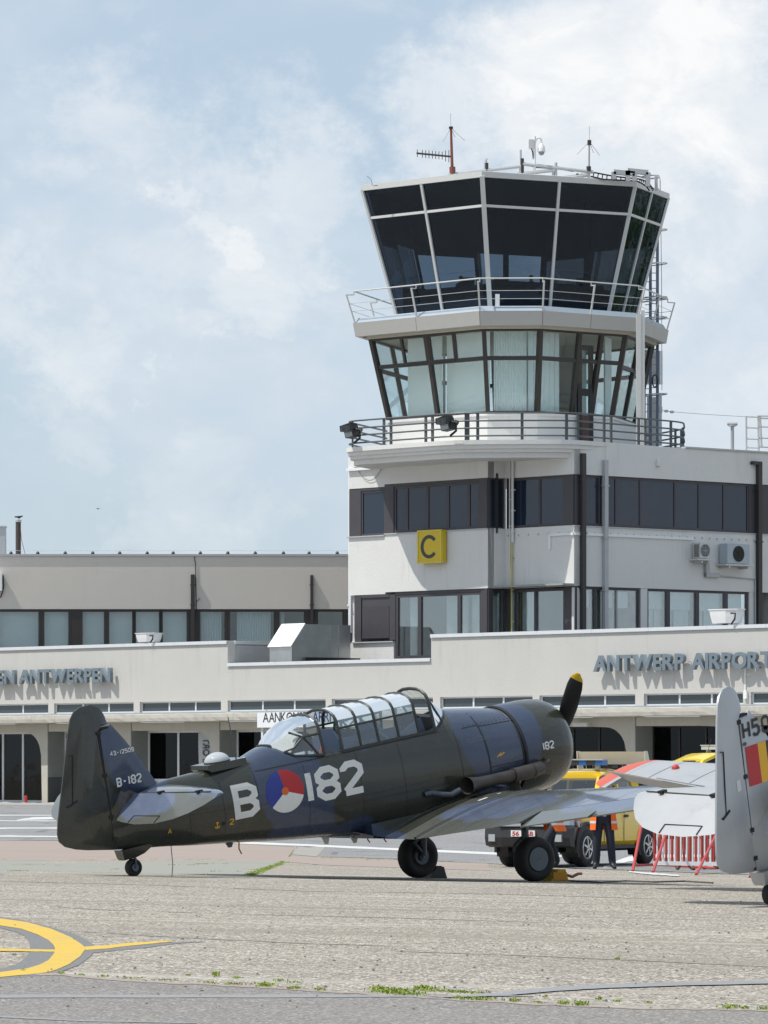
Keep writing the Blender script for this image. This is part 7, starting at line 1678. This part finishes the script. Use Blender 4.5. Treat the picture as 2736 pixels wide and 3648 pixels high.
# ================================================================== people
M_skin = mat('skin', (.46, .26, .19), .55, var=.06); M_navy = mat('navy_trousers', (.016, .019, .032), .85, var=.25, scale=9, bmp=.02, bscale=9); M_shirt = mat('light_blue_shirt', (.44, .50, .62), .85, bmp=.012, bscale=14)
M_vest = mat('orange_vest', (.86, .15, .012), .7, var=.08, bmp=.02, bscale=10); M_refl = mat('reflective_tape', (.60, .61, .60), .4); M_shoe = mat('black_shoe', (.015, .014, .014), .5); M_bshoe = mat('brown_shoe', (.12, .035, .025), .5)
M_tan = mat('tan_trousers', (.30, .20, .13), .85, var=.15, bmp=.02, bscale=9); M_dkj = mat('dark_jacket', (.05, .055, .06), .85); M_hair = mat('dark_hair', (.03, .022, .018), .7); M_cap = mat('red_cap', (.50, .05, .025), .7)
def person(label, loc, ang, J, trou, shirt, shoe, sleeve=True, extra=None):
    """one skinned body from a joint table; J overrides the default standing joints (x forward, y left)"""
    D = {'pelvis': (0, 0, .96), 'waist': (0, 0, 1.10), 'chest': (0, 0, 1.30), 'upchest': (0, 0, 1.43), 'neck': (.0, 0, 1.51), 'jaw': (.02, 0, 1.575), 'head': (.015, 0, 1.65), 'crown': (.0, 0, 1.725)}
    for s, k in ((1, 'l'), (-1, 'r')):
        D.update({'sho_'+k: (0, s*.17, 1.42), 'elb_'+k: (-.02, s*.235, 1.14), 'wri_'+k: (.06, s*.24, .90), 'palm_'+k: (.09, s*.235, .83), 'hip_'+k: (0, s*.09, .92), 'knee_'+k: (.02, s*.10, .51), 'ank_'+k: (0, s*.11, .10), 'ball_'+k: (.10, s*.125, .04), 'toe_'+k: (.19, s*.135, .035)})
    D.update(J or {})
    E_ = [('pelvis', 'waist'), ('waist', 'chest'), ('chest', 'upchest'), ('upchest', 'neck'), ('neck', 'jaw'), ('jaw', 'head'), ('head', 'crown')]
    for k in 'lr': E_ += [('upchest', 'sho_'+k), ('sho_'+k, 'elb_'+k), ('elb_'+k, 'wri_'+k), ('wri_'+k, 'palm_'+k), ('pelvis', 'hip_'+k), ('hip_'+k, 'knee_'+k), ('knee_'+k, 'ank_'+k), ('ank_'+k, 'ball_'+k), ('ball_'+k, 'toe_'+k)]
    Rr = {'pelvis': (.155, .115), 'waist': (.145, .11), 'chest': (.165, .12), 'upchest': (.13, .10), 'neck': (.055, .055), 'jaw': (.062, .068), 'head': (.078, .092), 'crown': (.055, .065), 'sho': (.065, .065), 'elb': (.045, .045), 'wri': (.031, .031), 'palm': (.036, .02), 'hip': (.108, .108), 'knee': (.085, .085), 'ank': (.072, .075), 'ball': (.045, .04), 'toe': (.036, .028)}
    for s, k in ((1, 'l'), (-1, 'r')):                                        # fingers and thumb
        w, p = Vector(D['wri_'+k]), Vector(D['palm_'+k]); d = (p-w).normalized(); side = d.cross(Vector((0, 1, 0)))
        side = side.normalized() if side.length > .1 else Vector((1, 0, 0))
        for i, (o, l) in enumerate(((-.024, .062), (-.008, .075), (.008, .07), (.024, .055))):
            a = p+side*o; D['fa%d_%s' % (i, k)] = tuple(a+d*.03); D['fb%d_%s' % (i, k)] = tuple(a+d*(.03+l*.55)+Vector((0, -s*.008, 0))); D['fc%d_%s' % (i, k)] = tuple(a+d*(.03+l)+Vector((0, -s*.028, 0)))
            E_ += [('palm_'+k, 'fa%d_%s' % (i, k)), ('fa%d_%s' % (i, k), 'fb%d_%s' % (i, k)), ('fb%d_%s' % (i, k), 'fc%d_%s' % (i, k))]
        D['ta_'+k] = tuple(w+d*.03+side*.035); D['tb_'+k] = tuple(w+d*.075+side*.055); E_ += [('wri_'+k, 'ta_'+k), ('ta_'+k, 'tb_'+k)]
    names = list(D); idx = {n_: i for i, n_ in enumerate(names)}
    me = bpy.data.meshes.new('body'); me.from_pydata([D[n_] for n_ in names], [(idx[a], idx[c]) for a, c in E_], [])
    ob = bpy.data.objects.new('body', me); COL.objects.link(ob)
    md = ob.modifiers.new('skin', 'SKIN'); md.use_smooth_shade = True; md.branch_smoothing = .3
    for i, n_ in enumerate(names):
        sv = me.skin_vertices[0].data[i]; key = n_.split('_')[0]; sv.radius = Rr.get(key, (.0085, .0085)); sv.use_root = n_ == 'pelvis'
    ss = ob.modifiers.new('sub', 'SUBSURF'); ss.levels = 1; ss.render_levels = 1
    dg = bpy.context.evaluated_depsgraph_get(); m2 = bpy.data.meshes.new_from_object(ob.evaluated_get(dg)); bpy.data.objects.remove(ob)
    t = thing('person', label, 'person', loc, (0, 0, ang))
    mats = [M_skin, trou, shirt, shoe]; m2.materials.clear()
    for x in mats: m2.materials.append(x)
    bone = {0: [('neck', 'jaw'), ('jaw', 'head'), ('head', 'crown')]+[('wri_'+k, 'palm_'+k) for k in 'lr']+[('palm_'+k, 'fb1_'+k) for k in 'lr'], 1: [('pelvis', 'hip_l'), ('pelvis', 'hip_r'), ('pelvis', 'pelvis')]+[('hip_'+k, 'knee_'+k) for k in 'lr']+[('knee_'+k, 'ank_'+k) for k in 'lr'],
            2: [('waist', 'chest'), ('chest', 'upchest'), ('upchest', 'neck'), ('sho_l', 'sho_r')]+[('sho_'+k, 'elb_'+k) for k in 'lr']+[('elb_'+k, 'wri_'+k) for k in 'lr'], 3: [('ank_'+k, 'ball_'+k) for k in 'lr']+[('ball_'+k, 'toe_'+k) for k in 'lr']}
    def dseg(p, a, c):
        a, c = Vector(a), Vector(c); v = c-a; L = v.length_squared; tt = 0 if L < 1e-9 else max(0, min(1, (p-a).dot(v)/L)); return (p-a-v*tt).length
    for f in m2.polygons:
        p = f.center; f.material_index = min(bone, key=lambda k: min(dseg(p, D[a], D[c]) for a, c in bone[k])); f.use_smooth = True
    o = bpy.data.objects.new('body', m2); COL.objects.link(o); o.parent = t; MW[o.name] = MW[t.name]
    H = Vector(D['head']); P = lambda nm, b, m, smooth=True: part(nm, b, m, t, smooth=smooth)
    hd = (H-Vector(D['neck'])).normalized(); fx = Vector((1, 0, 0)); fx = (fx-hd*fx.dot(hd)).normalized(); fy = hd.cross(fx)
    q = lambda x, y, z: H+fx*x+fy*y+hd*z
    b = MB(); b.loft([[q(.085, -.012, .015), q(.098, 0, .015), q(.085, .012, .015)], [q(.088, -.02, -.025), q(.118, 0, -.025), q(.088, .02, -.025)], [q(.085, -.012, -.035), q(.09, 0, -.037), q(.085, .012, -.035)]]); P('nose', b, M_skin)
    for s in (-1, 1):
        b = MB(); b.loft([[q(.082+.012*math.cos(a)*k, s*.033+.014*math.sin(a)*k, .015) for a in [j*math.pi/4 for j in range(8)]] for k in (1,)]+[[q(.094, s*.033, .015)]*8]); P('eye', b, M_black)
        b = MB(); b.loft([[q(-.01+.028*math.cos(a)*k, s*(.082+.012*dy), .0+.034*math.sin(a)*k) for a in [j*math.pi/4 for j in range(8)]] for k, dy in ((.8, -.6), (1, .6), (.5, 1))]); P('ear', b, M_skin)
    b = MB(); b.box(0, 1, 0, 1, 0, 1); b = MB(); b.hexa([q(.075, -.026, -.068), q(.086, -.02, -.068), q(.086, .02, -.068), q(.075, .026, -.068), q(.075, -.026, -.056), q(.088, -.02, -.057), q(.088, .02, -.057), q(.075, .026, -.056)]); P('mouth', b, mat('lips', (.28, .11, .09), .6) if 'lips' not in bpy.data.materials else bpy.data.materials['lips'])
    b = MB(); b.loft([[q(-.012+(.098*math.cos(a)-(.02 if math.cos(a) > .3 else 0))*k, .086*math.sin(a)*k, z) for a in [j*math.pi/8 for j in range(16)]] for z, k in ((.01, 1.0), (.045, 1.04), (.08, .95), (.105, .68), (.117, .25))]); hair = P('hair', b, M_hair)
    if extra: extra(t, D, P, q)
    return t
def vest(open_front=True):
    def f(t, D, P, q):
        pe, ch = Vector(D['pelvis']), Vector(D['upchest']); rows = []; n = 26
        for j in range(9):
            k = j/8; c = (pe-Vector((0, 0, .22))).lerp(ch+Vector((0, 0, .03)), k); a_, b_ = interp([0, .35, .75, 1], [.265, .24, .235, .15], k), interp([0, .35, .75, 1], [.19, .175, .165, .10], k)
            half = .62 if open_front else .02
            rows.append([c+Vector((math.cos(a)*b_*(1+.03*math.sin(7*a)), math.sin(a)*a_*(1+.03*math.sin(5*a+j)), 0)) for a in [half+(2*math.pi-2*half)*i/n for i in range(n+1)]])
        b = MB(); b.sheet(rows); v = P('safety_vest', b, M_vest)
        for k0, k1 in ((.17, .235), (.50, .56)):
            rr = []
            for kk in (k0, k1):
                j = kk*8; i0 = int(j); fr = j-i0; c0 = pe.lerp(ch, kk); rr.append([Vector(p_).lerp(Vector(q_), fr)+(Vector(p_)-Vector((c0.x, c0.y, p_[2]))).normalized()*.006 for p_, q_ in zip(rows[i0], rows[i0+1])])
            b = MB(); b.sheet(rr); P('reflective_band', b, M_refl)
    return f
def redcap(t, D, P, q):
    b = MB(); b.loft([[q(.0+.103*math.cos(a)*k, .09*math.sin(a)*k, z) for a in [j*math.pi/8 for j in range(16)]] for z, k in ((.035, 1.04), (.07, 1.05), (.105, .9), (.13, .5), (.135, .1))]); c_ = P('cap', b, M_cap)
    b = MB(); b.sheet([[q(.09, y*.07, .05), q(.19-abs(y)*.05, y*.06, .035)] for y in (-1, -.5, 0, .5, 1)]); P('cap_peak', b, M_cap)
def tie(t, D, P, q):
    c = Vector(D['chest']); b = MB(); b.loft([[(c.x+.125+dx, -w_, z), (c.x+.14+dx, 0, z), (c.x+.125+dx, w_, z)] for z, w_, dx in ((1.47, .018, -.045), (1.42, .022, -.02), (1.3, .035, 0), (1.08, .04, .0), (1.02, .004, .0))]); P('tie', b, M_navy)
pz = lambda px, py, Y: (lambda p: Vector((p.x, p.y, G(p.x, p.y))))(at(px, py, Y))
v1 = vest()
person('man in open orange safety vest, blue shirt and dark trousers standing beside the pickup', pz(2150, 3092, 91.5), R(-92), {'ank_l': (0, .17, .10), 'ball_l': (.1, .20, .04), 'toe_l': (.18, .225, .035), 'ank_r': (-.02, -.14, .10), 'ball_r': (.08, -.16, .04), 'toe_r': (.17, -.18, .035), 'knee_l': (.02, .135, .51), 'knee_r': (.02, -.12, .51),
        'elb_l': (-.12, .27, 1.16), 'wri_l': (-.12, .10, .98), 'palm_l': (-.14, .03, .96), 'elb_r': (-.12, -.27, 1.16), 'wri_r': (-.12, -.10, .98), 'palm_r': (-.14, -.03, .97)}, M_navy, M_shirt, M_shoe, extra=lambda *a: (v1(*a), tie(*a)))
v2 = vest()
person('person with red cap and orange vest leaning forward behind the near main wheel', pz(1972, 3092, 92.5), R(-150), {'pelvis': (-.05, 0, .93), 'waist': (.0, 0, 1.06), 'chest': (.10, 0, 1.24), 'upchest': (.17, 0, 1.36), 'neck': (.22, 0, 1.42), 'jaw': (.27, 0, 1.475), 'head': (.29, 0, 1.54), 'crown': (.29, 0, 1.615),
        'sho_l': (.15, .17, 1.34), 'sho_r': (.15, -.17, 1.34), 'elb_l': (.30, .24, 1.12), 'wri_l': (.48, .16, 1.02), 'palm_l': (.55, .13, 1.0), 'elb_r': (.22, -.25, 1.08), 'wri_r': (.36, -.18, .92), 'palm_r': (.42, -.15, .87), 'hip_l': (-.03, .09, .89), 'hip_r': (-.06, -.09, .89),
        'knee_l': (.24, .11, .54), 'ank_l': (.10, .11, .12), 'ball_l': (.20, .12, .05), 'toe_l': (.28, .125, .04), 'knee_r': (.02, -.10, .49), 'ank_r': (-.16, -.11, .13), 'ball_r': (-.06, -.12, .04), 'toe_r': (.02, -.125, .035)}, M_navy, M_dkj, M_shoe, extra=lambda *a: (v2(*a), redcap(*a)))
person('person in tan trousers and brown shoes standing behind the crowd barrier', pz(2436, 3098, 92.0), R(-88), {'ank_l': (0, .12, .10), 'ball_l': (.09, .16, .04), 'toe_l': (.17, .19, .035)}, M_tan, M_dkj, M_bshoe)
person('person in dark trousers standing behind the barrier near the silver rudder', pz(2528, 3098, 93.5), R(-80), {'elb_l': (.05, .25, 1.16), 'wri_l': (.25, .12, 1.12), 'palm_l': (.31, .08, 1.13)}, M_navy, M_dkj, M_shoe)
person('person in dark clothes and red shoes almost hidden behind the silver rudder', pz(2716, 3110, 88.5), R(-60), {}, M_dkj, M_dkj, M_bshoe)

for x, y, a, lab in ((3.3, 208.3, -70, 'controller seated at the left console inside the dark tower cab'), (6.3, 208.0, -95, 'controller in the middle of the dark tower cab behind the front glass'), (7.4, 208.8, -120, 'controller standing right of the middle inside the dark tower cab')):
    person(lab, Vector((x, y, 20.97)), R(a), {}, M_navy, M_dkj, M_shoe)
# ================================================================== trees beside the apron, outside the frame, mirrored in the right hand panes
def tree(label, x, y, h, r, seed):
    rn = random.Random(seed); t = thing('tree', label, 'tree', (x, y, 0), group='trees beside the apron mirrored in the cab glass'); b = MB()
    b.tube([(0, 0, 0), (.1, .05, h*.3), (.0, .1, h*.62)], [.32, .24, .1], 8)
    for _ in range(9): a = rn.uniform(0, 6.28); z = h*rn.uniform(.28, .55); b.tube([(0, 0, z), (math.cos(a)*r*.35, math.sin(a)*r*.35, z+h*.13), (math.cos(a)*r*.7, math.sin(a)*r*.7, z+h*.2)], [.1, .06, .02], 5)
    part('trunk', b, M_bark, t, smooth=True); b = MB()
    cl_ = [(Vector((rn.gauss(0, r*.42), rn.gauss(0, r*.42), h*rn.uniform(.33, .97)))) for _ in range(60)]
    for c in cl_:
        k = 1-max(0, (c.z/h-.6))*1.1; c.x *= k; c.y *= k
        for _ in range(46):
            p = c+Vector((rn.gauss(0, .55), rn.gauss(0, .55), rn.gauss(0, .5))); s = rn.uniform(.14, .3); u = Vector((rn.gauss(0, 1), rn.gauss(0, 1), rn.gauss(0, 1))).normalized(); v = u.orthogonal().normalized()
            b.add([p-u*s, p+v*s*.6, p+u*s, p-v*s*.6], [(0, 1, 2, 3)])
    part('crown', b, M_leaf, t, fix=False)
M_bark = mat('bark', (.09, .07, .05), .9); M_leaf, tl_, bl_ = newmat('leaves')
tl_.set(bl_.inputs['Base Color'], tl_.ramp(tl_.noise(tl_.new('ShaderNodeTexCoord').outputs['Object'], .9, 5, .6), [(.3, (.035, .075, .014)), (.55, (.08, .13, .02)), (.75, (.19, .19, .03))])); bl_.inputs['Roughness'].default_value = .6
for i, (x, y, h) in enumerate(((36, 241, 25), (45, 250, 27), (38, 262, 26), (54, 261, 25), (62, 276, 27), (47, 275, 28), (72, 283, 26))): tree('leafy green tree in the row beyond the right end of the building', x, y, h, 6.2, 40+i)
